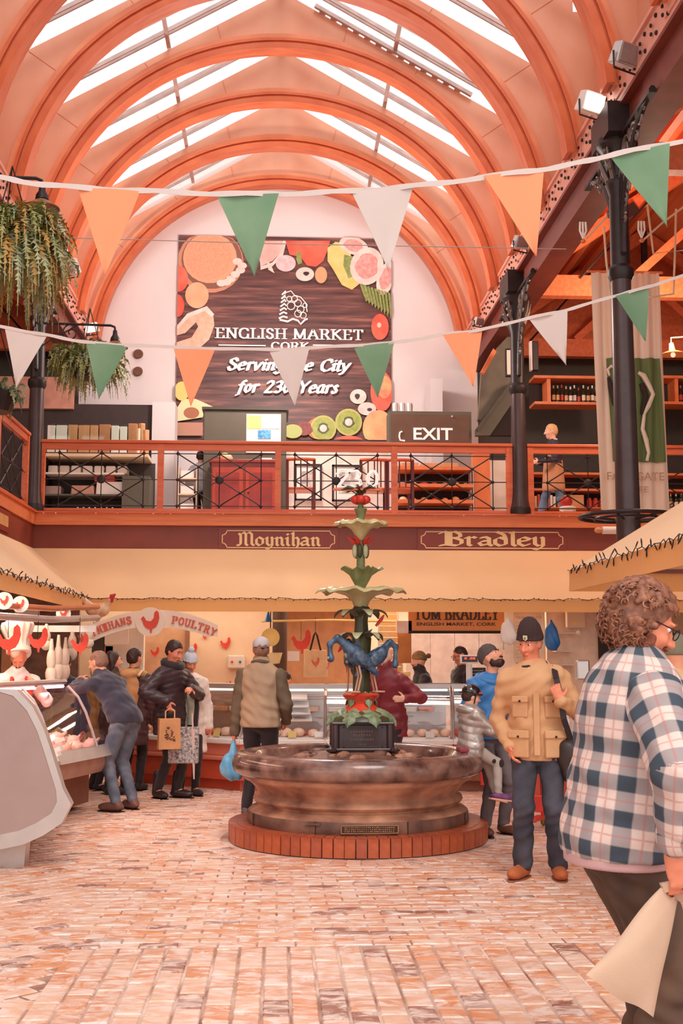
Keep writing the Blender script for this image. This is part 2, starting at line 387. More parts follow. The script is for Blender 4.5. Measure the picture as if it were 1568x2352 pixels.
# ================================================================== THE SETTING
plyw = mat('arch_plywood', (222, 152, 120), .45, col2=(238, 184, 154), scale=1.1, bump=.05, stretch=(1, 1, .6))
trimw = mat('arch_moulding_timber', (205, 98, 58), .35, col2=(222, 122, 78), scale=3, stretch=(1, 4, 1))
ribw = mat('arch_rib_timber', (220, 132, 94), .4, col2=(236, 156, 112), scale=2)
railw = mat('rail_timber', (206, 92, 52), .38, col2=(224, 116, 70), scale=3, stretch=(.6, 6, 6))
deckw = mat('gallery_edge_timber', (214, 112, 64), .5, col2=(230, 134, 84), scale=4, stretch=(.5, 8, 8), bump=.1)
fasc = mat('fascia_paint', (134, 58, 40), .45, var=.12, scale=3)
wallw = mat('white_plaster', (232, 220, 218), .9, var=.02, scale=2)
iron = mat('dark_iron', (48, 36, 36), .45, .3, var=.2, scale=8)
colm = mat('column_paint', (78, 62, 62), .32, .2, var=.15, scale=5)
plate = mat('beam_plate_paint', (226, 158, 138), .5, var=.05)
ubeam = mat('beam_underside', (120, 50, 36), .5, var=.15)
dark = mat('dark_green_panel', (66, 56, 48), .6, var=.08)
greyg = mat('grey_green_paint', (92, 84, 70), .55, var=.05)
darkr = mat('dark_recess', (48, 34, 32), .8, var=.1)
tan = mat('awning_canvas', (240, 196, 148), .85, var=.03, scale=1.5, sheen=.2); tanv = mat('awning_valance_glow', (240, 174, 108), .85, var=.03, scale=1.5)  # valance: glow of light through the canvas is put into its orange
cream = mat('cream_panel', (232, 200, 168), .6, var=.03)
white = mat('white_paint', (238, 228, 222), .5, var=.02)
offw = mat('off_white', (226, 210, 196), .6, var=.04)
steel = mat('brushed_steel', (214, 204, 200), .3, .85, var=.05)
alum = mat('aluminium', (206, 196, 192), .38, .6, var=.05)
gls = glass('clear_glass'); skyg = glass('roof_glass', (.97, .98, 1), .08, .15)
redp = mat('red_paint', (206, 52, 40), .35, var=.1)
orangew = mat('orange_roof_boards', (212, 100, 58), .55, col2=(228, 124, 78), scale=2.5, stretch=(6, .5, 6))
cw = 3.25

# ---- floor: every brick its own block
floor = bpy.data.objects.new('floor', None); C.objects.link(floor); floor['kind'] = 'structure'
def brick_mat(name, a, b):
    m = bpy.data.materials.new(name); m.use_nodes = True; nt = m.node_tree; N = nt.nodes.new; L = nt.links.new; p = nt.nodes['Principled BSDF']
    ge = N('ShaderNodeNewGeometry'); n1 = N('ShaderNodeTexNoise'); n1.inputs['Scale'].default_value = 9; n1.inputs['Detail'].default_value = 6
    L(ge.outputs['Position'], n1.inputs['Vector']); r1 = N('ShaderNodeValToRGB'); L(n1.outputs['Fac'], r1.inputs[0])
    r1.color_ramp.elements[0].position = .3; r1.color_ramp.elements[1].position = .7
    r1.color_ramp.elements[0].color = (*lin(a), 1); r1.color_ramp.elements[1].color = (*lin(b), 1)
    mp = N('ShaderNodeMapping'); mp.inputs['Rotation'].default_value = (0, 0, .5); mp.inputs['Scale'].default_value = (1.4, 3, 1); L(ge.outputs['Position'], mp.inputs[0])
    n2 = N('ShaderNodeTexNoise'); n2.inputs['Scale'].default_value = 3.4; n2.inputs['Detail'].default_value = 9; n2.inputs['Roughness'].default_value = .66; n2.inputs['Distortion'].default_value = 1.6
    L(mp.outputs[0], n2.inputs['Vector']); r2 = N('ShaderNodeValToRGB'); L(n2.outputs['Fac'], r2.inputs[0])
    r2.color_ramp.elements[0].position = .43; r2.color_ramp.elements[1].position = .60
    mx = N('ShaderNodeMix'); mx.data_type = 'RGBA'; L(r2.outputs[0], mx.inputs[0]); L(r1.outputs[0], mx.inputs[6]); mx.inputs[7].default_value = (*lin((240, 218, 208)), 1)
    ml = N('ShaderNodeMath'); ml.operation = 'MULTIPLY'; ml.inputs[1].default_value = .9; L(r2.outputs[0], ml.inputs[0]); L(ml.outputs[0], mx.inputs[0])
    L(mx.outputs[2], p.inputs['Base Color']); p.inputs['Roughness'].default_value = .36
    bp = N('ShaderNodeBump'); bp.inputs['Strength'].default_value = .25; bp.inputs['Distance'].default_value = .01; L(n1.outputs['Fac'], bp.inputs['Height']); L(bp.outputs[0], p.inputs['Normal'])
    return m
BM = [brick_mat('brick_pink', (214, 148, 116), (228, 172, 140)), brick_mat('brick_orange', (214, 132, 86), (228, 158, 112)),
      brick_mat('brick_buff', (226, 172, 142), (236, 192, 164)), brick_mat('brick_dark', (146, 88, 70), (174, 114, 92))]
grout = mat('floor_joint', (140, 88, 70), .8, col2=(230, 206, 192), scale=2.2)
sb = MB().b2(-9, 9, -2, 21, -.2, -.0075).build('screed', grout, floor)
FC = Vector((.703, 10.5, 0))
specs = []
def inz(x, y):
    if (x-FC.x)**2+(y-FC.y)**2 < 1.42**2: return 0
    vx = x/max(y, .1)
    if vx < -.30 or vx > .42: return 0
    return 1
def zoneC(x, y): return x < -1.02-.09*(y-5) and y > 5.75
for i in range(-20, 24):
    for j in range(0, 14):
        x = i*.130; y = 6.62-.125-j*.25-(0, .125, .06, .19)[i % 4]
        if inz(x, y) and y > 4.5 and not zoneC(x, y): specs.append((x, y, 0, .118, .238))
        if j == 0 and i % 4 and inz(x, y): o_ = (0, .125, .06, .19)[i % 4]; specs.append((x, 6.626-o_/2, 0, .118, o_-.012))
for j in range(0, 110):
    for i in range(-30, 40):
        y = 6.69+j*.108; x = i*.212+(.106 if j % 2 else 0)
        if y < 18 and inz(x, y) and not zoneC(x, y) and x < 6: specs.append((x, y, 0, .204, .100))
ca, sa = math.cos(.72), math.sin(.72)
for i in range(-80, 80):
    for j in range(-80, 80):
        u = i*.212+(.106 if j % 2 else 0); v = j*.108; x = u*ca-v*sa-1.5; y = u*sa+v*ca+9
        if inz(x, y) and zoneC(x-.2, y+.15) and 4.5 < y < 18 and x > -3.4: specs.append((x, y, .7201 if zoneC(x, y) else .72, .204, .100))
for k in range(68):
    a = 2*PI*k/68; specs.append((FC.x+1.30*math.cos(a), FC.y+1.30*math.sin(a), a, .22, .112))
specs.sort(key=lambda s_: s_[0]**2*.4+s_[1]**2)
variants = {}
def brick_mesh(w, h, mi, v):
    key = (w, h, mi, v)
    if key not in variants:
        b = MB(); rr = random.Random(hash(key) & 1023); t = [rr.uniform(-.0015, .0015) for _ in range(4)]
        hw, hh = w/2, h/2; c = .006
        V = [(-hw, -hh, -.03), (hw, -hh, -.03), (hw, hh, -.03), (-hw, hh, -.03), (-hw, -hh, -c), (hw, -hh, -c), (hw, hh, -c), (-hw, hh, -c), (-hw+c, -hh+c, t[0]), (hw-c, -hh+c, t[1]), (hw-c, hh-c, t[2]), (-hw+c, hh-c, t[3])]
        Fs = [(0, 1, 5, 4), (1, 2, 6, 5), (2, 3, 7, 6), (3, 0, 4, 7), (4, 5, 9, 8), (5, 6, 10, 9), (6, 7, 11, 10), (7, 4, 8, 11), (8, 9, 10, 11)]
        b.add(V, Fs); variants[key] = (b, b.mesh('brick', BM[mi]))
    return variants[key]
rest = MB(); rb = random.Random(3)
for n_, (x, y, a, w, h) in enumerate(specs):
    mi = rb.choices((0, 1, 2, 3), (5, 4, 4, 1.6 if y < 7.5 else .9))[0]; b, me = brick_mesh(w, h, mi, rb.randrange(3))
    if n_ < 298:
        o = bpy.data.objects.new('brick', me); C.objects.link(o); o.parent = floor; o.location = (x, y, rb.uniform(-.003, .001)-(.005 if a == .72 else 0)); o.rotation_euler = (0, 0, a+rb.uniform(-.008, .008))
    else:
        c_, s_ = math.cos(a), math.sin(a); dz = rb.uniform(-.003, .001)-(.005 if a == .72 else 0); rest.mi = mi
        rest.add([(x+p[0]*c_-p[1]*s_, y+p[0]*s_+p[1]*c_, p[2]+dz) for p in b.v], b.f)
rest.build('brick_field', BM, floor, kind='stuff')

# ---- end wall, gallery decks, side walls
wb = MB(); wb.prism([(-cw-.2, 0), (cw+.2, 0), (cw+.2, 8.9), (0, 10.95), (-cw-.2, 8.9)], lambda u, v, w: Vector((u, 20.0+w, v)), .3); struct(wb.build('wall_back', wallw))
gd = MB(); gd.b2(-9, 9, 15.78, 20, 3.02, 3.47); gd.b2(-9, -3.33, 4, 15.78, 3.02, 3.47); struct(gd.build('ceiling_gallery_deck', offw))
fb = bpy.data.objects.new('trim_gallery_fascia', None); C.objects.link(fb); struct(fb)
q = MB(); q.b2(-cw, 8.5, 15.70, 15.78, 2.99, 3.30); q.b2(-3.33, -cw, 4, 15.78, 2.99, 3.30); q.build('fascia_board', fasc, fb)
q = MB(); q.b2(-cw-.04, 8.5, 15.63, 15.78, 3.30, 3.455); q.b2(-3.34, -cw+.03, 4, 15.7, 3.30, 3.455); q.build('edge_beam', deckw, fb)
q = MB(); q.b2(-cw-.04, 8.5, 15.60, 15.80, 3.455, 3.48); q.b2(-3.36, -cw+.06, 4, 15.7, 3.455, 3.48); q.build('edge_cap', railw, fb)
q = MB(); q.b2(cw+.2, 9, 20, 20.2, 3.47, 7.25); q.b2(9, 9.2, 4, 20.2, 0, 9); struct(q.build('wall_right', dark))
q = MB(); q.b2(-9, -cw-.2, 20, 20.2, 3.47, 7.25); q.b2(-9.2, -9, 3, 20.2, 0, 9); struct(q.build('wall_left', dark))
q = MB(); q.b2(-9, 9, 18.0, 18.15, 0, 3.02); struct(q.build('wall_stall_back', cream))
q = MB(); q.b2(-7.2, -7, 4, 18, 0, 3.02); struct(q.build('wall_stall_side', cream))
q = MB(); q.b2(-7.0, -3.4, 19.2, 19.3, 5.62, 6.15); struct(q.build('trim_pink_band', mat('pink_band', (214, 150, 130), .7)))

# ---- vault: curved timber arches under a glazed gable roof
CZ, AR, RZ, PIT_ = 6.68, 3.15, 10.72, .577
nth = ['hard against the white end wall', 'second out from the white end wall', 'third out from the white end wall', 'fourth out from the white end wall', 'fifth out from the white end wall',
       'sixth out from the white end wall', 'seventh out from the white end wall', 'nearly overhead, eighth out from the white end wall', 'nearest of all, ninth out from the white end wall']
def ringsec(b, r0, r1, y0, y1, n=48, a0=.10):
    A = [a0+(PI-2*a0)*i/n for i in range(n+1)]; V = []
    for a in A:
        for r, y in ((r0, y0), (r1, y0), (r1, y1), (r0, y1)): V.append((r*math.cos(a), y, CZ+r*math.sin(a)))
    Fs = [(4*i+j, 4*i+(j+1) % 4, 4*i+4+(j+1) % 4, 4*i+4+j) for i in range(n) for j in range(4)]+[(0, 1, 2, 3), (4*n+3, 4*n+2, 4*n+1, 4*n)]
    b.add(V, Fs)
arch0 = None; ARY = [19.86-1.55*k for k in range(9)]
for k, Y in enumerate(ARY):
    lab = 'curved timber roof arch, '+nth[k]
    if arch0 is None:
        arch0 = thing('timber_arch', lab, 'roof arch', (0, Y, 0), 0, 'curved timber arches under the glass roof')
        b = MB(); ringsec(b, AR+.0, AR+.19, -.05, .10); b.build('rib', ribw, arch0, smooth=30)
        b = MB(); ringsec(b, AR-.045, AR+.035, -.10, .13); b.build('inner_moulding', trimw, arch0, smooth=30)
        b = MB(); ringsec(b, AR+.075, AR+.115, -.085, -.05); b.build('middle_moulding', trimw, arch0, smooth=30)
        for sx in (-1, 1):
            n = 20; r = AR+.1; pts = []; top = []
            for i in range(n+1):
                a = PI/2-(PI/2-.12)*i/n; x = r*math.cos(a); pts.append((sx*x, CZ+r*math.sin(a))); top.append((sx*x, RZ-.04-PIT_*x))
            V = []
            for (x, z), (x2, z2) in zip(pts, top):
                for y in (.04, .08): V += [(x, y, z), (x2, y, z2)]
            Fs = []
            for i in range(n): a = 4*i; Fs += [(a, a+4, a+5, a+1), (a+2, a+3, a+7, a+6), (a+1, a+5, a+7, a+3), (a, a+2, a+6, a+4)]
            b = MB(); b.add(V, Fs); xe = sx*(r*math.cos(.12)); b.b2(xe, sx*3.45, .04, .08, 7.1, RZ-.04-PIT_*3.45)
            b.build('spandrel_board', plyw, arch0)
            for ja in (.62, 1.0, 1.32):
                r0, x0 = AR+.2, (AR+.2)*math.cos(ja); z0 = CZ+r0*math.sin(ja); n_ = Vector((math.cos(ja), 0, math.sin(ja))); t_ = (RZ-.06-PIT_*x0-z0)/(n_.z+PIT_*n_.x); q = MB(); q.bar((sx*x0, .038, z0), (sx*(x0+n_.x*t_), .038, z0+n_.z*t_), .006, .006); q.build('board_joint', trimw, arch0)
    else: dup(arch0, (0, Y, 0), label=lab)
sw = MB()
for sx in (-1, 1): sw.b2(sx*3.45, sx*3.5, 6.0, 19.95, 7.15, 8.92)
struct(sw.build('wall_clerestory', plyw))
roof = bpy.data.objects.new('ceiling_glazed_roof', None); C.objects.link(roof); roof['kind'] = 'structure'
gbar = mat('glazing_bar', (196, 176, 170), .5, .3); L_ = math.hypot(3.45, 3.45*PIT_)
pm = {}
for k in range(9):
    y0 = ARY[k]+.04; y1 = y0+1.55 if k else 20.0; ym = (ARY[k]+ (ARY[k]-1.55))/2+.05
    ya, yb = ARY[k]-1.51, ARY[k]+.04
    for sx in (-1, 1):
        for (u0, u1) in ((.0, .5), (.5, 1)):
            for (p, r) in ((ya, ym), (ym, yb)):
                V = []
                for dz in (.10, .112):
                    for u, y in ((u0, p), (u1, p), (u1, r), (u0, r)): V.append((sx*3.5*u, y, RZ-PIT_*3.5*u+dz))
                MB().add(V, [(0, 3, 2, 1), (4, 5, 6, 7), (0, 1, 5, 4), (1, 2, 6, 5), (2, 3, 7, 6), (3, 0, 4, 7)]).build('pane', skyg, roof)
        b = MB(); b.bar((0, ym, RZ+.04), (sx*3.5, ym, RZ-PIT_*3.5+.04), .06, .10); [b.bar((sx*.02, yb-o_, RZ+.05), (sx*3.5, yb-o_, RZ-PIT_*3.5+.05), .022, .05) for o_ in (.24, .32)]; b.build('glazing_bar', gbar, roof)
        b = MB(); x = sx*1.55; b.bar((x, ya, RZ-PIT_*1.55+.03), (x, yb, RZ-PIT_*1.55+.03), .05, .06); b.build('purlin', gbar, roof)
    b = MB(); b.b2(-.07, .07, ya, yb, RZ-.02, RZ+.12); b.build('ridge_bar', gbar, roof)
# louvre slats in the right slope, two bays
lv = thing('louvre_vent', 'row of pale louvre slats set in the right slope of the glass roof', 'vent', (0, 0, 0))
for k in range(13):
    x = .55+k*.155; z = RZ-PIT_*x-.02
    MB().bar((x, 15.2, z), (x, 15.75, z-.02), .09, .02).build('slat', gbar, lv)
MB().bar((.45, 15.2, RZ-PIT_*.45), (2.6, 15.2, RZ-PIT_*2.6), .05, .05).build('vent_rail', gbar, lv)
bm_ = thing('roof_blind', 'grey slatted blind box under the right roof glass by the end wall', 'blind', (0, 0, 0))
b = MB(); b.bar((.4, 17.3, RZ-PIT_*.4-.05), (2.2, 17.3, RZ-PIT_*2.2-.05), .30, .12); b.build('housing', mat('blind_grey', (168, 146, 138), .6), bm_)
for y_ in (17.17, 17.43): MB().bar((.4, y_, RZ-PIT_*.4-.12), (2.2, y_, RZ-PIT_*2.2-.12), .03, .03).build('edge_strip', gbar, bm_)

# ---- side aisle roofs
for sx, nm, lab in ((1, 'right', 'over the right gallery'), (-1, 'left', 'over the left gallery')):
    b = MB()
    ridge = (sx*6.2, 8.9); e0 = (sx*3.55, 7.25); e1 = (sx*9, 7.25)
    for (a, c) in ((e0, ridge), (ridge, e1)):
        V = [(p[0], y, p[1]+d) for d in (0, .06) for y in (3.5, 20) for p in (a, c)]
        b.add(V, [(0, 1, 3, 2), (4, 6, 7, 5), (0, 4, 5, 1), (2, 3, 7, 6), (0, 2, 6, 4), (1, 5, 7, 3)])
    struct(b.build('ceiling_aisle_'+nm, orangew))
    b = MB(); b.prism([(sx*3.45, 7.2), (sx*9, 7.2), (sx*6.2, 8.95)], lambda u, v, w: Vector((u, 20+w, v)), .1); struct(b.build('wall_gable_'+nm, orangew))
    for i, y in enumerate((7.8, 11.6, 15.9, 19.2)):
        t = thing('timber_truss', 'timber truss with tie rods %s, %s' % (lab, ['nearest', 'second', 'third from the camera', 'last of all'][i]), 'truss', (sx*6.2, y, 0))
        c = MB(); c.box((0, 0, 6.75), (5.4, .16, .30)); c.build('tie_beam', orangew, t)
        for s2 in (-1, 1):
            MB().bar((s2*2.7, 0, 6.95), (0, 0, 8.75), .14, .2).build('rafter', orangew, t)
            MB().bar((s2*1.2, 0, 6.9), (0, 0, 8.0), .10, .12).build('strut', orangew, t)
            MB().cyl((s2*2.0, -.1, 6.85), (s2*.9, -.1, 8.1), .018, n=6).build('tie_rod', iron, t)
            q = MB(); q.box((s2*1.3, -.1, 7.82), (.34, .03, .16), (0, s2*.62, 0)); q.build('gusset_plate', iron, t)
        MB().box((0, -.1, 8.5), (.1, .05, .6)).build('king_plate', iron, t)
    for i in range(4):
        u = .2+.2*i; x = sx*(3.55+2.65*u); z = 7.25+1.65*u
        tag(MB().bar((x, 4, z-.08), (x, 20, z-.08), .1, .14).build('purlin_beam', orangew), 'long purlin %s, %s up from the eaves' % (lab, ['first', 'second', 'third', 'fourth'][i]), 'beam')
    # second, lower beam behind
    tag(MB().b2(sx*3.4, sx*9, 19.75, 19.98, 6.95, 7.35).build('wall_beam', orangew), 'orange timber beam along the head of the dark wall '+lab, 'beam')

# ---- iron beams, columns, brackets
for sx, side in ((1, 'right'), (-1, 'left')):
    t = thing('iron_beam', 'long riveted iron beam carrying the %s feet of the arches' % side, 'beam', (0, 0, 0))
    x = sx*cw
    MB().b2(x-.02*sx, x+.02*sx, 3.5, 20, 6.84, 7.14).build('web_plate', plate, t)
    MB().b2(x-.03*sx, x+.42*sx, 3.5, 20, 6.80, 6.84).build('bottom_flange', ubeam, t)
    MB().b2(x-.05*sx, x+.42*sx, 3.5, 20, 7.14, 7.18).build('top_flange', plate, t)
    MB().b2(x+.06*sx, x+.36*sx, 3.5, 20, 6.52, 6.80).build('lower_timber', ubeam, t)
    for y in ARY:
        b = MB(); b.b2(x-.035*sx, x-.02*sx, y-.16, y+.16, 6.9, 7.2); b.build('splice_plate', plate, t)
    b = MB(); yy = 6.0
    while yy < 19.8:
        for z in (6.91, 7.07): b.ball((x-.028*sx, yy, z), (.016, .022, .022), 6, 4)
        for dz in (6.95, 7.03): b.ball((x-.04*sx, yy+.1, dz), (.014, .02, .02), 6, 4)
        yy += .31
    b.build('bolts', iron, t, kind='stuff')
def scroll(b, c, r, a0, turns, r_t, fn, n=26):
    pts = []
    for i in range(n+1):
        t_ = i/n; rr = r*(1-.85*t_); a = a0+turns*2*PI*t_; pts.append(fn(c[0]+rr*math.cos(a), c[1]+rr*math.sin(a)))
    b.tube(pts, r_t, 5)
def bracket(par, dy, L2=1.0, H2=1.15, zt=6.55):
    """pierced cast iron bracket running along the beam from the column, dy = +1 / -1"""
    fn = lambda u, v: Vector((0, dy*u, v))
    b = MB(); e = [fn(.11+L2*(1-math.cos(t_*PI/2)), zt-H2*(1-math.sin(t_*PI/2))) for t_ in [i/12 for i in range(13)]]
    b.tube([fn(.10, zt-H2)]+e+[fn(.11+L2, zt)], .03, 6); b.bar(fn(.1, zt-.02), fn(.11+L2, zt-.02), .07, .04); b.bar(fn(.11, zt-H2), fn(.11, zt), .04, .05); b.build('bracket_frame', iron, par)
    b = MB(); rr = random.Random(5)
    for (u, v, r, a, tn) in ((.28, -.18, .13, 0, 1.6), (.27, -.44, .11, 2, -1.6), (.52, -.14, .10, 1, 1.5), (.22, -.66, .08, 3, 1.5), (.72, -.09, .07, 0, -1.4), (.19, -.84, .05, 1, 1.4), (.42, -.30, .06, 2, 1.5), (.86, -.05, .04, 0, 1.3), (.40, -.08, .05, 4, 1.2), (.16, -.32, .05, 0, 1.3), (.62, -.22, .05, 2, -1.3), (.33, -.58, .05, 5, 1.2)):
        scroll(b, (u, zt+v), r, a, tn, .013, fn)
    b.build('scrollwork', mat('cast_iron_lighter', (120, 104, 98), .4, .3), par, kind='stuff')  # scrollwork in a lighter iron colour than the frame
for sx, y, lab in ((1, 15.72, 'far right column in front of the gallery rail'), (1, 10.8, 'near right column behind the green bunting flags'), (-1, 15.72, 'left column at the gallery corner'), (-1, 10.8, 'near left column beside the big fern')):
    t = thing('iron_column', 'dark cast iron '+lab+' under the roof beam', 'column', (sx*(cw+.02), y, 0)); zb = 3.48 if y > 12 else 0
    b = MB(); b.lathe([(.135, zb+.1), (.12, zb+.2), (.112, max(3.0, zb+.3)), (.095, 5.2)], n=20); b.build('shaft', colm, t, smooth=30)
    b = MB(); b.lathe([(.15, zb), (.15, zb+.06), (.14, zb+.1)], n=16); b.build('base', iron, t, smooth=30)
    b = MB(); b.lathe([(.10, 5.15), (.125, 5.2), (.125, 5.26), (.095, 5.3), (.09, 6.0), (.12, 6.1), (.12, 6.14), (.10, 6.18), (.13, 6.4), (.2, 6.5), (.2, 6.56)], n=16); b.build('capital', iron, t, smooth=30)
    b = MB(); b.box((0, 0, 6.68), (.34, .6, .30)); b.build('beam_seat', iron, t)
    b = MB()
    for s2 in (-1, 1):
        for k in range(3): b.ball((-.14*sx, s2*(.08+.05*k), 6.42-.1*k), .03, 6, 5)
    for k in range(8): a = 2*PI*k/8; b.tube([(.1*math.cos(a), .1*math.sin(a), 6.15), (.17*math.cos(a), .17*math.sin(a), 6.32), (.2*math.cos(a), .2*math.sin(a), 6.44)], [.03, .025, .008], 5)
    b.build('leaf_ornament', mat('cast_iron_lighter', (120, 104, 98), .4, .3), t)  # same lighter iron colour on the leaf ornament
    bracket(t, 1); bracket(t, -1)

# ---- gallery railing
def rail_run(name, lab, P0, P1, n, first=False):
    """timber framed railing from P0 to P1 with n iron lattice panels"""
    t = thing(name, lab, 'railing', P0); d = Vector(P1)-Vector(P0); Lr = d.length; d.normalize(); up = Vector((0, 0, 1)); ang = math.atan2(d.y, d.x); t.rotation_euler = (0, 0, ang)
    z0, z1 = .02, .93
    b = MB(); b.b2(-.05, Lr+.05, -.055, .055, z1, z1+.045); b.build('handrail', railw, t, bevel=.012)
    b = MB(); b.b2(0, Lr, -.03, .03, z1-.085, z1-.005); b.build('top_rail', railw, t)
    b = MB(); b.b2(0, Lr, -.03, .03, z0, z0+.03); b.build('bottom_rail', railw, t)
    w = Lr/n
    for i in range(n+1): MB().b2(i*w-.04, i*w+.04, -.04, .04, 0, z1-.005).build('post', railw, t)
    for i in range(n):
        c = (i+.5)*w; hw = min(.56, w*.4); zb, zt = z0+.07, z1-.13; zm = (zb+zt)/2
        b = MB()
        for z in (zb, zm, zt): b.cyl((i*w+.03, 0, z), ((i+1)*w-.03, 0, z), .007, n=5)
        for x in (c-hw, c, c+hw): b.cyl((x, 0, z0), (x, 0, z1-.09), .007, n=5)
        for p, q in (((c-hw, zb), (c+hw, zt)), ((c-hw, zt), (c+hw, zb)), ((c-hw, zm), (c, zt)), ((c, zt), (c+hw, zm)), ((c+hw, zm), (c, zb)), ((c, zb), (c-hw, zm))): b.cyl((p[0], 0, p[1]), (q[0], 0, q[1]), .009, n=5)
        b.build('iron_lattice', iron, t)
        b = MB()
        for x in (c-hw, c, c+hw):
            for z in (zb, zt): b.ball((x, 0, z), .024, 7, 5)
        for x in (c-hw, c+hw): b.ball((x, 0, zm), .024, 7, 5)
        for x in (c-hw/2, c+hw/2):
            for z in ((zb+zm)/2, (zm+zt)/2): b.ball((x, 0, z), .022, 7, 5)
        b.ball((c, 0, zm), (.06, .02, .06), 10, 6); b.build('iron_bosses', iron, t)
    return t
xa = (98-640)/2700*15.7
rail_run('gallery_railing', 'orange timber gallery railing with iron lattice, between the two far columns', (-3.17, 15.72, 3.48), (3.13, 15.72, 3.48), 4)
rail_run('gallery_railing', 'orange timber gallery railing behind the walking boy, right of the far right column', (3.42, 15.72, 3.48), (8.2, 15.72, 3.48), 3)
rail_run('gallery_railing', 'orange timber gallery railing along the left side, running towards the camera', (-3.28, 15.2, 3.48), (-3.28, 5.8, 3.48), 6)

# ---- canvas awnings
def sheet(name, pts, n, mt, par, th=.006, wav=.012, down=False):
    """canvas quad pts a,b,c,d (a-b lower edge, d-c upper edge)"""
    a, b_, c, d = map(Vector, pts); V = []; nx, ny = n
    nrm = (b_-a).cross(d-a).normalized()
    for j in range(ny+1):
        for i in range(nx+1):
            u, v = i/nx, j/ny; p = (a*(1-u)+b_*u)*(1-v)+(d*(1-u)+c*u)*v
            p = p-nrm*(wav*math.sin(v*PI)*(1+.6*math.sin(u*23)))+nrm*(.5*wav*math.sin(u*31+v*3)*(1-v)*v*3); V.append(p)
    k = len(V); V += [p+nrm*th for p in V]; F_ = []
    for j in range(ny):
        for i in range(nx): q = j*(nx+1)+i; F_ += [(q, q+nx+1, q+nx+2, q+1), (k+q, k+q+1, k+q+nx+2, k+q+nx+1)]
    for i in range(nx): F_ += [(i, i+1, k+i+1, k+i), (ny*(nx+1)+i+1, ny*(nx+1)+i, k+ny*(nx+1)+i, k+ny*(nx+1)+i+1)]
    for j in range(ny): q = j*(nx+1); F_ += [(q+nx+1, q, k+q, k+q+nx+1), (q+nx, q+2*nx+1, k+q+2*nx+1, k+q+nx)]
    return MB().add(V, F_).build(name, mt, par, smooth=60)
def fairy(name, lab, a, b_, n, sag=.02, bulbs=True, seed=1, stick=.05):
    a = Vector(a); b_ = Vector(b_); r = random.Random(seed); t = thing(name, lab, 'string lights', (0, 0, 0)); pts = []
    for i in range(n*2+1): pts.append(a.lerp(b_, i/(2*n))+Vector((r.uniform(-.01, .01), r.uniform(-.012, .012), r.uniform(-.012, .012)-(sag if i % 2 else 0))))
    MB().tube(pts, .004, 4).build('wire', iron, t); q = MB()
    for i in range(1, 2*n, 1):
        p = pts[i]; dd = Vector((r.uniform(-.03, .03), r.uniform(-.03, .03), r.choice((-1, 1, -1))*stick*r.uniform(.6, 1))); q.tube([p, p+dd*.7, p+dd], [.004, .006, .002], 4)
    q.build('bulbs', iron, t, kind='stuff'); return t
aw = thing('back_awning', 'wide sand canvas awning sloping out below the painted name board at the back', 'awning', (0, 0, 0))
ZL, ZH, YF, XL = 2.285, 2.985, 14.95, -2.4
sheet('canvas_slope', [(XL, YF, ZL), (7.5, YF, ZL), (7.5, 15.69, ZH), (-cw, 15.69, ZH)], (60, 6), tan, aw)
sheet('valance', [(XL, YF-.005, ZL-.155), (7.5, YF-.005, ZL-.155), (7.5, YF, ZL), (XL, YF, ZL)], (60, 2), tanv, aw, wav=.006)
MB().cyl((XL, YF+.03, ZL-.01), (7.5, YF+.03, ZL-.01), .018, n=8).build('front_rail', alum, aw)
al = thing('left_awning', 'sand canvas awning running along the left stalls towards the camera', 'awning', (0, 0, 0))
sheet('canvas_slope', [(XL, 5.0, ZL), (XL, YF, ZL), (-cw, 15.69, ZH), (-cw, 5.0, ZH)], (50, 6), tan, al)
sheet('valance', [(XL+.005, 5.0, ZL-.155), (XL+.005, YF, ZL-.155), (XL, YF, ZL), (XL, 5.0, ZL)], (50, 2), tanv, al, wav=.006)
MB().cyl((XL-.03, 5, ZL-.01), (XL-.03, YF, ZL-.01), .018, n=8).build('front_rail', alum, al)
fairy('string_lights', 'dark wire of tiny lights along the lower edge of the back awning', (XL, YF-.03, ZL+.01), (6.5, YF-.03, ZL+.01), 70, .003, stick=.018)
fairy('string_lights', 'dark tangled wire of tiny lights along the edge of the left awning', (XL+.03, 7.5, ZL+.02), (XL+.03, YF, ZL+.02), 60, .015, seed=4, stick=.04)
ar = thing('right_awning', 'sand canvas awning with a pointed corner at the right edge above the plaid shirt man', 'awning', (0, 0, 0))
XR, YR = 2.49, 9.95
sheet('canvas_slope', [(XR, YR, ZL), (XR, 3.6, ZL), (3.35, 3.6, 2.93), (3.35, 8.35, 2.93)], (30, 6), tan, ar)
sheet('hip_canvas', [(5.2, YR, ZL), (XR, YR, ZL), (3.35, 8.35, 2.93), (5.2, 8.35, 2.93)], (16, 6), tan, ar)
sheet('side_valance', [(XR-.005, YR, ZL-.17), (XR-.005, 3.6, ZL-.17), (XR, 3.6, ZL), (XR, YR, ZL)], (30, 2), tanv, ar, wav=.006)
sheet('end_valance', [(5.2, YR+.005, ZL-.17), (XR, YR+.005, ZL-.17), (XR, YR, ZL), (5.2, YR, ZL)], (16, 2), tanv, ar, wav=.006)
b = MB(); b.bar((XR+.03, YR-.05, ZL), (XR+.03, 3.6, ZL), .03); b.bar((XR, YR-.04, ZL), (5.2, YR-.04, ZL), .03); b.bar((3.4, 4, 2.88), (3.4, 8.3, 2.88), .05); b.build('frame', ubeam, ar)
for y in (4.6, 6.0, 7.4): MB().bar((XR+.02, y, ZL), (3.4, y, 2.86), .03).build('rib_arm', alum, ar)
fairy('string_lights', 'dark wire of tiny lights along the edge of the near right awning', (XR-.02, YR, ZL+.02), (XR-.02, 4.6, ZL+.02), 36, .02, seed=9, stick=.06)
tg = MB()
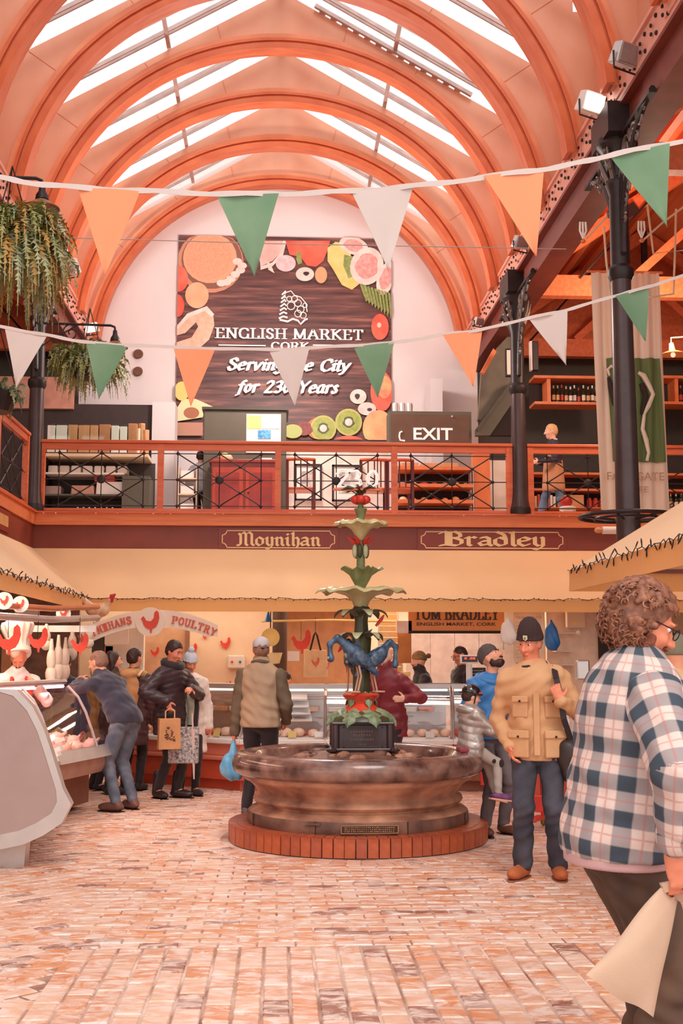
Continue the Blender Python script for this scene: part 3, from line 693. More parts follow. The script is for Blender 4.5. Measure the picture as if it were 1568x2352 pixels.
for i in range(90): tg.ball((-3.1+i*.14+random.uniform(-.03, .03), 15.61, 3.465+random.uniform(-.01, .01)), .009, 5, 4)
tag(tg.build('string_lights', mat('lit_bulb', (255, 220, 180), .4, emit=.6)), 'row of tiny pale bulbs along the gallery edge beam', 'string lights')

# ---- painted name boards
gold = mat('gold_lettering', (244, 206, 150), .5, var=.04)
def board(lab, text, x0, y0, x1, y1, h, wd, off):
    a = PX(x0, y1, 15.69); c = PX(x1, y0, 15.69); w = c.x-a.x; hh = c.z-a.z
    t = thing('name_board', lab, 'sign', (a.x+w/2, 15.695, a.z)); b = MB(); b.b2(-w/2-.02, w/2+.02, -.012, .005, -.015, hh+.015); b.build('panel', mat('sign_maroon', (136, 48, 34), .4, var=.05), t)
    def frame(ins, r, tw):
        pts = []; X, Z0, Z1 = w/2-ins, ins, hh-ins
        for cx, cz, a0 in ((X, Z0, PI), (X, Z1, 1.5*PI), (-X, Z1, 0), (-X, Z0, PI/2)):
            seg = [(cx+r*math.cos(a0-PI/2*i/5), cz+r*math.sin(a0-PI/2*i/5)) for i in range(6)]; pts += seg if cx > 0 or True else seg
        return pts
    X, Z0, Z1, r = w/2-.03, .025, hh-.025, .06; P_ = []
    for cx, cz, a0, a1 in ((X, Z0, PI, PI/2), (X, Z1, 1.5*PI, PI), (-X, Z1, 2*PI, 1.5*PI), (-X, Z0, PI/2, 0)):
        P_ += [(cx+r*math.cos(a0+(a1-a0)*i/5), -.014, cz+r*math.sin(a0+(a1-a0)*i/5)) for i in range(6)]
    MB().tube(P_, .008, 6, closed=True).build('border', gold, t)
    b = MB(); write(b, text, 'b', (-wd/2, -.013, off), (1, 0, 0), (0, 0, 1), h, nib=1.25, thick=.45, width=wd, depth=.006); b.build('lettering', gold, t)
board('maroon name board lettered Moynihan in gold blackletter', 'Moynihan', 505, 1216, 773, 1262, .155, 1.10, .055)
board('maroon name board lettered Bradley in gold blackletter', 'Bradley', 962, 1219, 1296, 1263, .165, 1.42, .06)
lb = thing('name_board', 'small maroon board with a faded gold plate on the left gallery edge', 'sign', (-3.235, 13.95, 3.03)); MB().b2(0, .012, -.55, .3, 0, .25).build('panel', mat('sign_maroon', (1, 1, 1)), lb); MB().b2(.012, .016, -.45, .15, .06, .19).build('plate', mat('faded_gold', (206, 150, 92), .6), lb)

# ================================================================== THE FOUNTAIN
brk = mat('plinth_brick', (166, 74, 44), .4, col2=(194, 98, 60), scale=12, bump=.15)
brk2 = mat('plinth_brick_dark', (158, 70, 46), .4, col2=(180, 92, 62), scale=12, bump=.15)
stone = mat('fountain_stone', (128, 82, 66), .55, col2=(214, 158, 126), scale=3.6, bump=.35, bscale=18, stretch=(1, 1, 1.6))
stoned = mat('fountain_stone_dark', (84, 56, 48), .5, col2=(146, 104, 86), scale=4, bump=.35, bscale=22)
marble = mat('polished_marble', (74, 46, 42), .22, col2=(160, 120, 106), scale=5.5, bump=.05, coat=.4)
green = mat('fountain_green', (98, 108, 68), .35, col2=(140, 142, 96), scale=9)
greend = mat('fountain_dark_green', (54, 56, 38), .35, col2=(84, 82, 54), scale=9)
bowlm = mat('fountain_bowl_paint', (170, 160, 110), .35, col2=(206, 196, 148), scale=6)
palm = mat('leaf_pale', (206, 204, 168), .4, col2=(160, 164, 120), scale=8)
bluem = mat('bird_blue', (38, 56, 82), .35, col2=(96, 122, 148), scale=16)
ft = thing('fountain', 'round stone fountain with tall painted flower column, birds and brick plinth', 'fountain', FC)
b = MB(); b.lathe([(1.06, 0), (1.06, .140), (.90, .142), (.9, 0)], n=64); b.build('plinth_core', grout, ft)
fbv = []
for v in range(2):
    q = MB(); w = 2*PI*1.12/78-.008
    q.box((1.09, 0, .0735), (.066, w, .147)); q.box((1.0, 0, .1445), (.11, w*.9, .012)); fbv.append(q.mesh('brick', (brk, brk2)[v]))
for k in range(78):
    o = bpy.data.objects.new('brick', fbv[1 if random.random() < .35 else 0]); C.objects.link(o); o.parent = ft; a = 2*PI*k/78; o.rotation_euler = (0, 0, a); o.location = (random.uniform(-.003, .003), random.uniform(-.003, .003), 0)
b = MB(); b.lathe([(.80, .14), (.955, .145), (.965, .17), (.96, .235), (.955, .25)], n=72); b.build('drum', stoned, ft, smooth=40)
b = MB(); b.lathe([(.955, .25), (.93, .27), (.885, .285), (.865, .30), (.865, .315), (.90, .325), (.915, .345), (.905, .372), (.875, .39), (.87, .40), (.885, .43), (.925, .475), (.955, .50), (.99, .515), (1.0, .535), (1.0, .56)], n=72); b.build('moulded_body', stone, ft, smooth=50)
b = MB(); b.lathe([(1.0, .555), (1.045, .56), (1.085, .585), (1.10, .63), (1.10, .665), (1.085, .705), (1.05, .735), (.99, .748), (.93, .742), (.90, .72), (.86, .62)], n=80); b.build('basin_rim', marble, ft, smooth=50)
for k in range(8):
    a = 2*PI*k/8+.36; q = MB(); q.box((.966, 0, .198), (.008, .006, .10)); o = q.build('joint', mat('stone_joint', (60, 42, 36), .8), ft); o.rotation_euler = (0, 0, a)
q = MB(); q.lathe([(.0, .63), (.86, .63), (.86, .64), (0, .64)], n=40); q.build('basin_floor', stoned, ft)
for k in range(46):     # loose stones heaped round the pedestal
    a = random.uniform(0, 2*PI); r_ = random.uniform(.28, .60); q = MB(); s_ = random.uniform(.04, .075)
    q.ball((0, 0, 0), (s_*1.2, s_*.9, s_*.6), 7, 5); o = q.build('stone', stone if k % 3 else stoned, ft); o.location = (r_*math.cos(a), r_*math.sin(a), .645+.09*(1-(r_-.28)/.4)); o.rotation_euler = (random.uniform(-.3, .3), 0, a)
q = MB(); q.lathe([(.62, .64), (.34, .745), (0, .76)], n=20); q.build('stone_bed', stoned, ft)
ia = mat('pedestal_iron', (62, 42, 44), .3, .2, var=.2, coat=.3)
PO = Vector((.03, 0, 0))
q = MB(); q.box((PO.x, 0, .865), (.48, .48, .23)); q.box((PO.x, 0, .765), (.56, .56, .03)); q.box((PO.x, 0, .988), (.54, .54, .025)); q.build('pedestal', ia, ft, bevel=.008)
for sx in (-1, 1):
    for sy_ in (-1, 1):
        q = MB(); q.cyl((PO.x+sx*.235, sy_*.235, .77), (PO.x+sx*.235, sy_*.235, .98), .034, n=10); q.ball((PO.x+sx*.27, sy_*.27, .765), (.05, .05, .025), 8, 5); q.build('corner_buttress', ia, ft, smooth=40)
q = MB()
for (x0, x1, z0, z1) in ((-.17, .17, .95, .958), (-.17, .17, .785, .793), (-.17, -.162, .785, .958), (.162, .17, .785, .958)): q.b2(PO.x+x0, PO.x+x1, -.246, -.239, z0, z1)
q.build('panel_border', ia, ft)
q = MB()
for zz, n, w in ((.92, 9, .2), (.89, 7, .16), (.852, 10, .21), (.81, 4, .08)):
    for i in range(n): q.box((PO.x-w/2+w*i/n, -.243, zz), (w/n*.55, .006, .014))
q.build('raised_inscription', mat('worn_letters', (104, 78, 72), .35, .3), ft)
pq = MB(); pq.box((0, -.962, .20), (.46, .02, .062)); pl = pq.build('bronze_plaque', mat('plaque_bronze', (74, 50, 38), .35, .5), ft); pl.rotation_euler = (0, 0, .03)
pq = MB()
for (x0, x1, z0, z1) in ((-.23, .23, .227, .232), (-.23, .23, .168, .173), (-.23, -.224, .168, .232), (.224, .23, .168, .232)): pq.b2(x0, x1, -.978, -.97, z0, z1)
for r_ in range(3):
    for i in range(24): pq.b2(-.2+i*.0168, -.2+i*.0168+random.uniform(.006, .013), -.975, -.971, .212-r_*.015, .218-r_*.015)
o = pq.build('plaque_lettering', mat('plaque_gold', (190, 140, 100), .4, .3), pl)
pq = MB(); pq.box((-.42, -.875, .232), (.13, .012, .018), (0, 0, -.42)); pq.build('worn_plate', stoned, ft)
def leafy(b, base, out, up, L1, w, curl, n=6, th=.012):
    """arching leaf strip from base along direction out, rising then curling down"""
    o_ = Vector(out).normalized(); s_ = Vector((0, 0, 1)).cross(o_).normalized(); V = []
    for i in range(n+1):
        t_ = i/n; p = Vector(base)+o_*(L1*math.sin(t_*curl)/max(curl, .1)*1.0)*1.0+Vector((0, 0, up*math.sin(t_*PI*.5*(curl))*1.0 if curl > 1 else up*t_))
        ww = w*(math.sin(PI*(.18+.80*t_))**.8)*(1 if i < n else .15)
        for s2, dz in ((-1, 0), (0, -.25*ww), (1, 0)): V.append(p+s_*ww*s2/2+Vector((0, 0, -dz-0)))
        for s2 in (-1, 0, 1): V.append(p+s_*ww*s2/2-Vector((0, 0, th))+Vector((0, 0, .25*ww if s2 == 0 else 0)))
    Fs = []
    for i in range(n):
        a = 6*i; c = a+6
        Fs += [(a, a+1, c+1, c), (a+1, a+2, c+2, c+1), (a+4, a+3, c+3, c+4), (a+5, a+4, c+4, c+5), (a+3, a, c, c+3), (a+2, a+5, c+5, c+2)]
    Fs += [(0, 3, 4, 1), (1, 4, 5, 2), (6*n, 6*n+1, 6*n+4, 6*n+3), (6*n+1, 6*n+2, 6*n+5, 6*n+4)]
    b.add(V, Fs)
def acanthus(base, ang, L1, w, mt, nm='leaf', lift=.03):
    q = MB(); o_ = Vector((math.cos(ang), math.sin(ang), 0)); s_ = Vector((-math.sin(ang), math.cos(ang), 0)); N_ = 9; V = []
    for i in range(N_+1):
        t_ = i/N_; p = Vector(base)+o_*L1*math.sin(t_*1.35)/math.sin(1.35)+Vector((0, 0, lift-.13*t_*t_)); ww = w*math.sin(PI*min(1, .15+.85*t_)**1.1)*(1+.35*math.sin(i*PI))*(1.0 if i % 2 else .68)
        V += [p-s_*ww/2+Vector((0, 0, -.02)), p+Vector((0, 0, .015)), p+s_*ww/2+Vector((0, 0, -.02)), p-s_*ww/2+Vector((0, 0, -.035)), p+Vector((0, 0, -.002)), p+s_*ww/2+Vector((0, 0, -.035))]
    Fs = []
    for i in range(N_): a = 6*i; c = a+6; Fs += [(a, a+1, c+1, c), (a+1, a+2, c+2, c+1), (a+4, a+3, c+3, c+4), (a+5, a+4, c+4, c+5), (a+3, a, c, c+3), (a+2, a+5, c+5, c+2)]
    q.add(V, Fs); q.build(nm, mt, ft)
q = MB(); q.lathe([(.30, 1.0), (.29, 1.03), (.22, 1.07), (.17, 1.09)], c=(PO.x, 0, 0), n=16); q.build('leaf_cushion', greend, ft, smooth=60)
lg = mat('acanthus_green', (98, 116, 84), .35, col2=(150, 164, 128), scale=14)
for k in range(8): acanthus((PO.x, 0, 1.085), 2*PI*k/8+.35, .33, .20, lg)
q = MB(); q.lathe([(.175, 1.085), (.15, 1.11), (.115, 1.15), (.12, 1.18), (.155, 1.205), (.165, 1.225), (.15, 1.24), (0, 1.245)], c=(PO.x, 0, 0), n=28); q.build('red_collar', mat('collar_red', (206, 50, 34), .22, col2=(226, 78, 52), coat=.5), ft, smooth=50)
for k in range(5): acanthus((PO.x, 0, 1.245), 2*PI*k/5-1.1, .15, .11, lg, lift=.02)
q = MB(); q.lathe([(.075, 1.23), (.072, 1.5), (.085, 1.72), (.062, 1.78), (.055, 1.88), (.075, 1.99), (.05, 2.02)], c=(PO.x, 0, 0), n=14, wob=lambda r, z, a, k: (r*(1+.10*math.cos(5*a)), z)); q.build('lower_stem', greend, ft, smooth=50)
def whorl(z, n, a0, r0, L1, up, w, mt, tip, nm):
    for k in range(n):
        a = a0+2*PI*k/n; o_ = Vector((math.cos(a), math.sin(a), 0)); pts = []; 
        q = MB(); s_ = Vector((-math.sin(a), math.cos(a), 0)); V = []; N_ = 8
        for i in range(N_+1):
            t_ = i/N_; th = t_*PI*.92; p = Vector((PO.x, 0, z))+o_*(r0+L1*(1-math.cos(th))/2*1.15)+Vector((0, 0, up*math.sin(th)*1.0+up*.25*t_*(1-t_))); ww = w*(.45+.75*math.sin(PI*t_)) if i < N_ else w*.25
            q_o = (o_*math.cos(th)+Vector((0, 0, -1))*0).normalized() if False else o_
            V += [p-s_*ww/2, p+s_*ww/2, p-s_*ww/2*.8+Vector((0, 0, -.018)), p+s_*ww/2*.8+Vector((0, 0, -.018))]
        Fs = []
        for i in range(N_): c = 4*i; d = c+4; Fs += [(c, c+1, d+1, d), (c+3, c+2, d+2, d+3), (c+2, c, d, d+2), (c+1, c+3, d+3, d+1)]
        Fs += [(0, 2, 3, 1), (4*N_, 4*N_+1, 4*N_+3, 4*N_+2)]
        q.mi = 0; q.add(V, Fs); q.m = [1 if (j//4) >= N_-3 and j % 4 == 0 else 0 for j in range(len(Fs))]; q.build(nm, [mt, tip], ft)
whorl(1.70, 6, .26, .06, .13, .07, .085, greend, palm, 'curled_petal')
whorl(1.90, 6, -.26, .05, .17, .075, .085, greend, palm, 'curled_petal')
def bowl(z, r, d, n, amp, nm, r0=.05, droop=.05):
    prof = [(r0, 0), (r0*1.3, d*.3), (r*.35, d*.62), (r*.62, d*.86), (r*.84, d*1.0), (r*.96, d*.98), (r, d*.86), (r*.97, d*.9), (r*.84, d*1.03), (r*.6, d*.94), (r*.3, d*.7), (.01, d*.6)]
    def wob(rr, zz, a, k):
        t_ = (rr/r)**2; return rr*(1+.07*t_*math.cos(n*a)), zz+t_*(amp*math.cos(n*a+.5)-droop*abs(math.cos(n*a/2))**6)
    q = MB(); q.lathe(prof, c=(PO.x, 0, z), n=72, wob=wob); return q.build(nm, bowlm, ft, smooth=60)
bowl(2.0, .385, .17, 8, .018, 'large_petal_bowl', .06)
q = MB(); q.lathe([(.05, 2.1), (.045, 2.18), (.10, 2.28), (.15, 2.335), (.165, 2.34), (.15, 2.348), (.09, 2.3), (.04, 2.3), (.036, 2.52), (.04, 2.6)], c=(PO.x, 0, 0), n=40, wob=lambda r, z, a, k: (r*(1+(.22*(r/.15)**2*math.cos(5*a+.6) if 3 <= k <= 6 else 0)), z+(.015*math.cos(10*a) if 3 <= k <= 5 else 0))); q.build('upper_stem', green, ft, smooth=50)
for k in range(6):
    a = 2*PI*k/6+.3; q = MB(); c = Vector((PO.x+.055*math.cos(a), .055*math.sin(a), 2.50)); q.ball(c, (.026, .026, .065), 8, 6); q.build('hanging_bud', palm if k % 2 else greend, ft, smooth=60)
for k in range(6):
    a = 2*PI*k/6+.05; q = MB(); o_ = Vector((math.cos(a), math.sin(a), 0)); p = Vector((PO.x, 0, 2.56)); q.tube([p+o_*.03, p+o_*.07+Vector((0, 0, .03)), p+o_*.12+Vector((0, 0, .07))], [.012, .02, .006], 6); q.build('red_stamen', redp, ft, smooth=60)
bowl(2.58, .235, .19, 8, .016, 'small_petal_bowl', .035, .03)
q = MB(); q.lathe([(.03, 2.72), (.035, 2.80), (.05, 2.86), (.06, 2.885), (.03, 2.87), (.02, 2.95)], c=(PO.x, 0, 0), n=12); q.build('top_calyx', green, ft, smooth=50)
for k in range(5): a = 2*PI*k/5+.9; q = MB(); q.ball((PO.x+.05*math.cos(a), .05*math.sin(a), 2.965), (.043, .043, .04), 10, 7); q.build('red_fruit', redp, ft, smooth=60)
for k in range(6):
    a = 2*PI*k/6+.2; q = MB(); o_ = Vector((math.cos(a), math.sin(a), 0)); p = Vector((PO.x, 0, 3.0)); q.tube([p, p+o_*.05+Vector((0, 0, .06)), p+o_*.12+Vector((0, 0, .075)), p+o_*.18+Vector((0, 0, .05))], [.008, .012, .02, .004], 6); q.build('top_leaf', greend, ft, smooth=60)
def bird(x, y, z, ang, s, neck, wing):
    """wading bird with bent neck and long legs"""
    R = Matrix.Rotation(ang, 3, 'Z'); f = lambda p: R @ Vector(p)*s+Vector((x, y, z)); S = SDF(.03)
    S.ell(f((0, 0, .30)), np.array((.062, .13, .075))*s, rotm(R @ Vector((0, 1, .75)))).ell(f((0, -.13, .20)), np.array((.03, .10, .03))*s, rotm(R @ Vector((0, -1, -.9))))
    S.cap(f((0, .06, .36)), f(neck[0]), .045*s, .026*s); S.cap(f(neck[0]), f(neck[1]), .026*s, .02*s); S.cap(f(neck[1]), f(neck[2]), .02*s, .022*s); S.ell(f(neck[2]), np.array((.028, .036, .028))*s)
    t = solid('bird', S, .011*s, bluem, ft); q = MB(); hd = Vector(neck[2]); q.tube([f(hd), f(hd+Vector((0, .035, -.09)))], [.014*s, .003*s], 6); q.build('beak', mat('beak_red', (196, 92, 80), .4), t)
    q = MB(); q.ball(f((0, .075, .34)), (.04*s, .04*s, .06*s), 8, 6); q.ball(f(hd+Vector((0, .012, .005))), (.024*s, .03*s, .024*s), 7, 5); q.build('white_breast', palm, t, smooth=60)
    q = MB()
    for sx in (-1, 1): q.tube([f((sx*.025, -.01, .24)), f((sx*.03, -.03, .13)), f((sx*.03, .0, .0))], .009*s, 6); q.tube([f((sx*.03, -.02, .004)), f((sx*.035, .07, .004))], .008*s, 5)
    q.build('legs', mat('bird_leg', (206, 160, 132), .5), t)
    q = MB()
    if wing: q.prism([(0, 0), (.10, .06), (.19, .20), (.10, .16), (.05, .14), (-.01, .06)], lambda u, v, w: f((.05+w, -u*.9, .33+v)), .014)
    for sx in (-1, 1): q.ball(f((sx*.055, -.04, .28)), (.014*s, .1*s, .05*s), 8, 5, Matrix(rotm(R @ Vector((0, 1, .75))).T.tolist()))
    q.build('wing', mat('bird_wing', (44, 62, 86), .4, col2=(100, 120, 140), scale=30), t, smooth=60)
bird(-.02, -.14, 1.25, 1.9, 1.05, ((0, .17, .45), (0, .24, .40), (0, .23, .28)), True)
bird(.16, -.02, 1.25, -1.2, 1.0, ((0, .14, .44), (0, .20, .40), (0, .19, .24)), False)
bird(-.05, .15, 1.25, 2.9, 1.0, ((0, .14, .44), (0, .20, .38), (0, .18, .26)), False)
for (a, z, s2) in ((2.95, 1.70, -1), (-.15, 1.83, 1), (3.4, 1.62, 1)): 
    o_ = Vector((math.cos(a), math.sin(a), 0)); p = Vector((PO.x, -.03, z))+o_*.13; q = MB(); q.tube([p, p+o_*.05+Vector((0, 0, .06*s2)), p+o_*.075+Vector((0, 0, .10*s2))], [.012, .018, .005], 6); q.build('red_bud', redp, ft, smooth=60)
nb = thing('anniversary_numerals', 'white outlined 230 numerals standing on a small timber bar atop the fountain', 'sign', (FC.x, FC.y, 3.06))
q = MB(); q.box((.0, 0, .0), (.44, .05, .018)); q.build('bar', railw, nb)
q = MB(); q.cyl((PO.x, 0, -.1), (PO.x, 0, 0), .012, n=6); q.build('support', iron, nb)
DG = {'2': [(0, .75), (.12, 1), (.45, 1), (.55, .75), (.1, .1), (.05, .02), (.65, .02)], '3': [(.05, .9), (.3, 1), (.52, .82), (.45, .58), (.22, .52), (.5, .45), (.58, .2), (.3, 0), (.03, .1)], '0': [(.3, 1), (.08, .75), (.05, .35), (.25, .02), (.5, .2), (.56, .65), (.42, .95), (.3, 1)]}
for i, ch in enumerate('230'):
    q = MB()
    for off in (0, .016):
        q.tube([(-.19+i*.135+p[0]*.17+off*(1 if i % 2 == 0 else -1), 0, .02+p[1]*.155) for p in DG[ch]], .0085, 6)
    q.build('numeral', mat('white_enamel_glow', (246, 240, 236), .4, emit=.15), nb)  # white numerals with a faint glow of their own added

# ================================================================== POSTER ON THE END WALL
a = PX(402, 1012, 19.95); c = PX(897, 549, 19.95); PW = c.x-a.x; PH = 3.62
po = thing('market_banner', 'huge printed banner with fruit and vegetables and English Market Cork lettering', 'banner', (a.x, 19.95, c.z-PH))
def pwood():
    m = bpy.data.materials.new('print_dark_wood'); m.use_nodes = True; nt = m.node_tree; N = nt.nodes.new; L = nt.links.new; p = nt.nodes['Principled BSDF']
    tc = N('ShaderNodeTexCoord'); mp = N('ShaderNodeMapping'); L(tc.outputs['Object'], mp.inputs[0]); mp.inputs['Scale'].default_value = (.5, 1, 6)
    n1 = N('ShaderNodeTexNoise'); n1.inputs['Scale'].default_value = 2.2; n1.inputs['Detail'].default_value = 4; L(mp.outputs[0], n1.inputs['Vector'])
    r = N('ShaderNodeValToRGB'); L(n1.outputs['Fac'], r.inputs[0]); e = r.color_ramp.elements; e[0].position = .35; e[1].position = .75; e[0].color = (*lin((74, 46, 46)), 1); e[1].color = (*lin((176, 114, 100)), 1)
    x = r.color_ramp.elements.new(.55); x.color = (*lin((112, 72, 68)), 1); L(r.outputs[0], p.inputs['Base Color']); p.inputs['Roughness'].default_value = .5; return m
MB().b2(0, PW, 0, .02, 0, PH).build('print_sheet', pwood(), po)
lay = [0]
def PQ(x, y): p = PX(x, y, 19.93); return (p.x-a.x, p.z-(c.z-PH))
def blob(name, mt, pts):
    lay[0] += 1; d = .0012*lay[0]; pts = [PQ(*p) for p in pts]; pts = [(min(max(u, 0), PW), min(max(v, 0), PH)) for u, v in pts]
    MB().prism(pts, lambda u, v, w: Vector((u, -d-.002+w, v)), .003).build(name, mt, po)
def disc(x, y, rx, ry=None, n=22, rot=0, w=0):
    ry = ry or rx; return [(x+(rx*(1+w*math.sin(5*t_)))*math.cos(t_)*math.cos(rot)-ry*math.sin(t_)*math.sin(rot), y+rx*math.cos(t_)*math.sin(rot)+ry*math.sin(t_)*math.cos(rot)) for t_ in [2*PI*i/n for i in range(n)]]
pm_ = lambda nm, c, c2=None, s=8: mat('print_'+nm, c, .5, col2=c2 or c, scale=s)
pr_ = pm_('tomato', (232, 84, 62), (240, 120, 96), 3); pw_ = pm_('pale', (244, 228, 218), (232, 200, 188), 6); pgr = pm_('herb', (120, 136, 74), (160, 168, 96), 20); pdk = pm_('deep_brown', (66, 42, 42))  # pdk: dark brown print for egg spots and mushroom gills
blob('onion', pm_('bowl_rim', (206, 142, 112)), disc(483, 600, 76, 72)); blob('onion', pm_('bowl_dark', (140, 92, 78)), disc(486, 597, 70, 66)); blob('garlic', pm_('bowl_inner', (226, 168, 132)), disc(482, 592, 62, 58)); blob('lentils', pm_('lentils', (238, 146, 112), (246, 176, 140), 60), disc(480, 590, 54, 51))
for x, y in ((545, 600), (552, 620), (530, 640), (508, 650), (520, 648), (556, 610), (540, 630)): blob('bean', pw_, disc(x, y, 11, 8, 10))
blob('egg', pm_('egg', (238, 168, 128), (244, 190, 152), 3), disc(452, 678, 27, 30)); blob('tomato', pr_, disc(410, 640, 22, 30)); blob('tomato', pr_, disc(408, 702, 15, 26))
for pts in ([(405, 748), (430, 722), (470, 708), (490, 725), (492, 748), (480, 780), (460, 798), (400, 800), (402, 786), (440, 775), (455, 750), (450, 740), (425, 765), (403, 770)],): blob('salmon_slice', pm_('salmon', (240, 168, 140), (248, 196, 170), 10), pts)
blob('salmon_edge', pw_, [(405, 748), (430, 720), (475, 703), (492, 722), (486, 728), (470, 714), (435, 728), (407, 756)])
blob('melon', pm_('melon', (240, 170, 160), (246, 196, 186), 6), [(590, 553), (650, 553), (645, 580), (625, 600), (598, 612)]); blob('melon_rind', pw_, [(650, 553), (658, 553), (650, 586), (625, 612), (598, 620), (598, 612), (625, 603), (642, 583)])
blob('red_pepper', pr_, [(655, 553), (758, 553), (752, 575), (742, 600), (725, 613), (705, 610), (690, 590), (665, 585)]); blob('pepper_stalk', pgr, [(682, 575), (690, 580), (694, 605), (684, 608), (680, 595)])
blob('onion', pm_('onion', (224, 180, 184), (240, 214, 214), 12), disc(656, 605, 23, 19)); blob('quail_egg', pw_, disc(700, 630, 21, 16)); blob('spots', pdk, disc(703, 629, 7, 5, 8, w=.4)); blob('mushroom', pm_('nut', (222, 166, 122)), disc(737, 632, 14, 19)); blob('garlic_clove', pw_, [(613, 600), (622, 608), (630, 628), (616, 620)])
blob('yellow_squash', pm_('squash', (236, 200, 110), (240, 214, 140), 8), [(752, 570), (770, 556), (800, 560), (806, 590), (828, 650), (808, 666), (785, 655), (765, 620), (752, 600)]); blob('herb', pgr, [(790, 585), (810, 590), (822, 630), (800, 640), (788, 610)])
for x, y, r1, r2 in ((812, 565, 34, 20), (842, 612, 38, 44), (886, 640, 20, 40)): blob('fig_half', pw_, disc(x, y, r1, r2, rot=.3)); blob('fig_flesh', pm_('fig', (226, 140, 136), (240, 180, 170), 18), disc(x, y, r1*.68, r2*.68, rot=.3, w=.12))
for k in range(9): x = 826+k*8; blob('dill', pgr, [(x, 655+k*2), (x+6, 652+k*3), (x+18-k, 690+k*4), (x+14-k, 694+k*5)])
blob('tomato', pr_, disc(872, 752, 20, 30)); blob('tomato_shine', pw_, disc(870, 748, 5, 6, 8)); blob('apple', pr_, disc(876, 900, 26, 46)); blob('apple_bloom', pm_('apple_b', (240, 130, 100), (244, 190, 130), 6), disc(882, 890, 16, 26))
blob('mushroom', pw_, disc(822, 912, 19, 17)); blob('mushroom_gills', pdk, disc(820, 912, 6, 7, 8, w=.4)); blob('mushroom', pw_, disc(842, 940, 21, 15)); blob('mushroom_gills', pdk, disc(848, 942, 6, 4, 8)); blob('peach', pm_('peach', (240, 160, 120), (244, 206, 140), 4), disc(868, 985, 36, 42)); blob('orange', pm_('orange_s', (232, 120, 70)), disc(735, 985, 32, 26))
for x, y, r in ((742, 985, 30), (800, 971, 31)): blob('kiwi', pm_('kiwi_skin', (196, 190, 110)), disc(x, y, r)); blob('kiwi_flesh', pm_('kiwi', (150, 162, 66), (186, 190, 96), 14), disc(x, y, r*.86)); blob('kiwi_seeds', pm_('kiwi_d', (92, 92, 46)), disc(x, y, r*.42, w=.15)); blob('kiwi_core', pw_, disc(x, y, r*.28))
blob('grape', pm_('grape', (128, 50, 52), (160, 70, 66), 20), disc(697, 986, 20, 16, w=.1)); blob('lime', pm_('lime', (190, 196, 110)), disc(672, 992, 22, 16)); blob('tomato', pr_, disc(800, 1016, 34, 14))
blob('melon', pm_('avocado', (220, 222, 150), (240, 226, 190), 6), [(402, 945), (420, 918), (450, 918), (490, 936), (470, 944), (466, 960), (402, 970)]); blob('avocado_stone', pm_('stone_b', (176, 108, 76)), disc(440, 950, 18, 13)); blob('lemon', pm_('lemon', (236, 206, 120)), disc(418, 900, 17, 22)); blob('board', pm_('board', (196, 140, 118)), [(401, 972), (466, 972), (466, 1002), (401, 1002)])
lt_ = mat('print_white_glow', (250, 244, 238), .5, emit=.05)  # white print colour with a slight glow added to the letters
def pwrite(name, text, st, x0, y0, x1, h_, **kw):
    u0, v0 = PQ(x0, y0); u1, _ = PQ(x1, y0); q = MB(); write(q, text, st, (u0, -.05-.001*lay[0], v0), (1, 0, 0), (0, 0, 1), h_, width=u1-u0, **kw); q.build(name, lt_, po)
lay[0] = 60
pwrite('heading', 'ENGLISH MARKET', 's', 496, 779, 831, .175, nib=1.25, thick=.5, gap=1.2)
pwrite('town_name', 'CORK', 's', 622, 806, 708, .13, nib=1.3, thick=.5, gap=1.1)
pwrite('slogan', 'Serving the City', 'i', 521, 852, 798, .20, nib=1.45, thick=.75, shear=.25, gap=.7)
pwrite('slogan', 'for 230 Years', 'i', 545, 903, 772, .20, nib=1.45, thick=.75, shear=.25, gap=.7)
q = MB()
for x0, x1 in ((502, 610), (718, 826)): u0, v = PQ(x0, 797); u1, _ = PQ(x1, 797); q.b2(u0, u1, -.115, -.112, v, v+.02)
q.build('rule', lt_, po)
q = MB(); f2 = lambda u, v: Vector((PQ(u, v)[0], -.115, PQ(u, v)[1]))      # coiled crest above the heading: a woven horn of plenty
for i in range(7): q.tube([f2(640+i*1.2, 735-i*9), f2(650+i, 730-i*9.6), f2(660-i, 733-i*9)], .018, 5)
for (x, y, r) in ((668, 706, 9), (684, 700, 8), (676, 690, 7), (690, 714, 8), (664, 690, 6), (696, 728, 7), (684, 724, 8), (700, 705, 5)): q.tube([f2(x+r*math.cos(t_), y+r*math.sin(t_)) for t_ in [i*PI/5 for i in range(10)]], .008, 4, closed=True)
q.tube([f2(642, 738), f2(660, 742), f2(672, 736), f2(684, 740), (f2(690, 748)), f2(700, 738), f2(706, 736)], .02, 5)
q.tube([f2(655, 676), f2(668, 672), f2(676, 682), f2(690, 686), f2(702, 700), f2(705, 720)], .010, 5); q.build('crest', lt_, po)

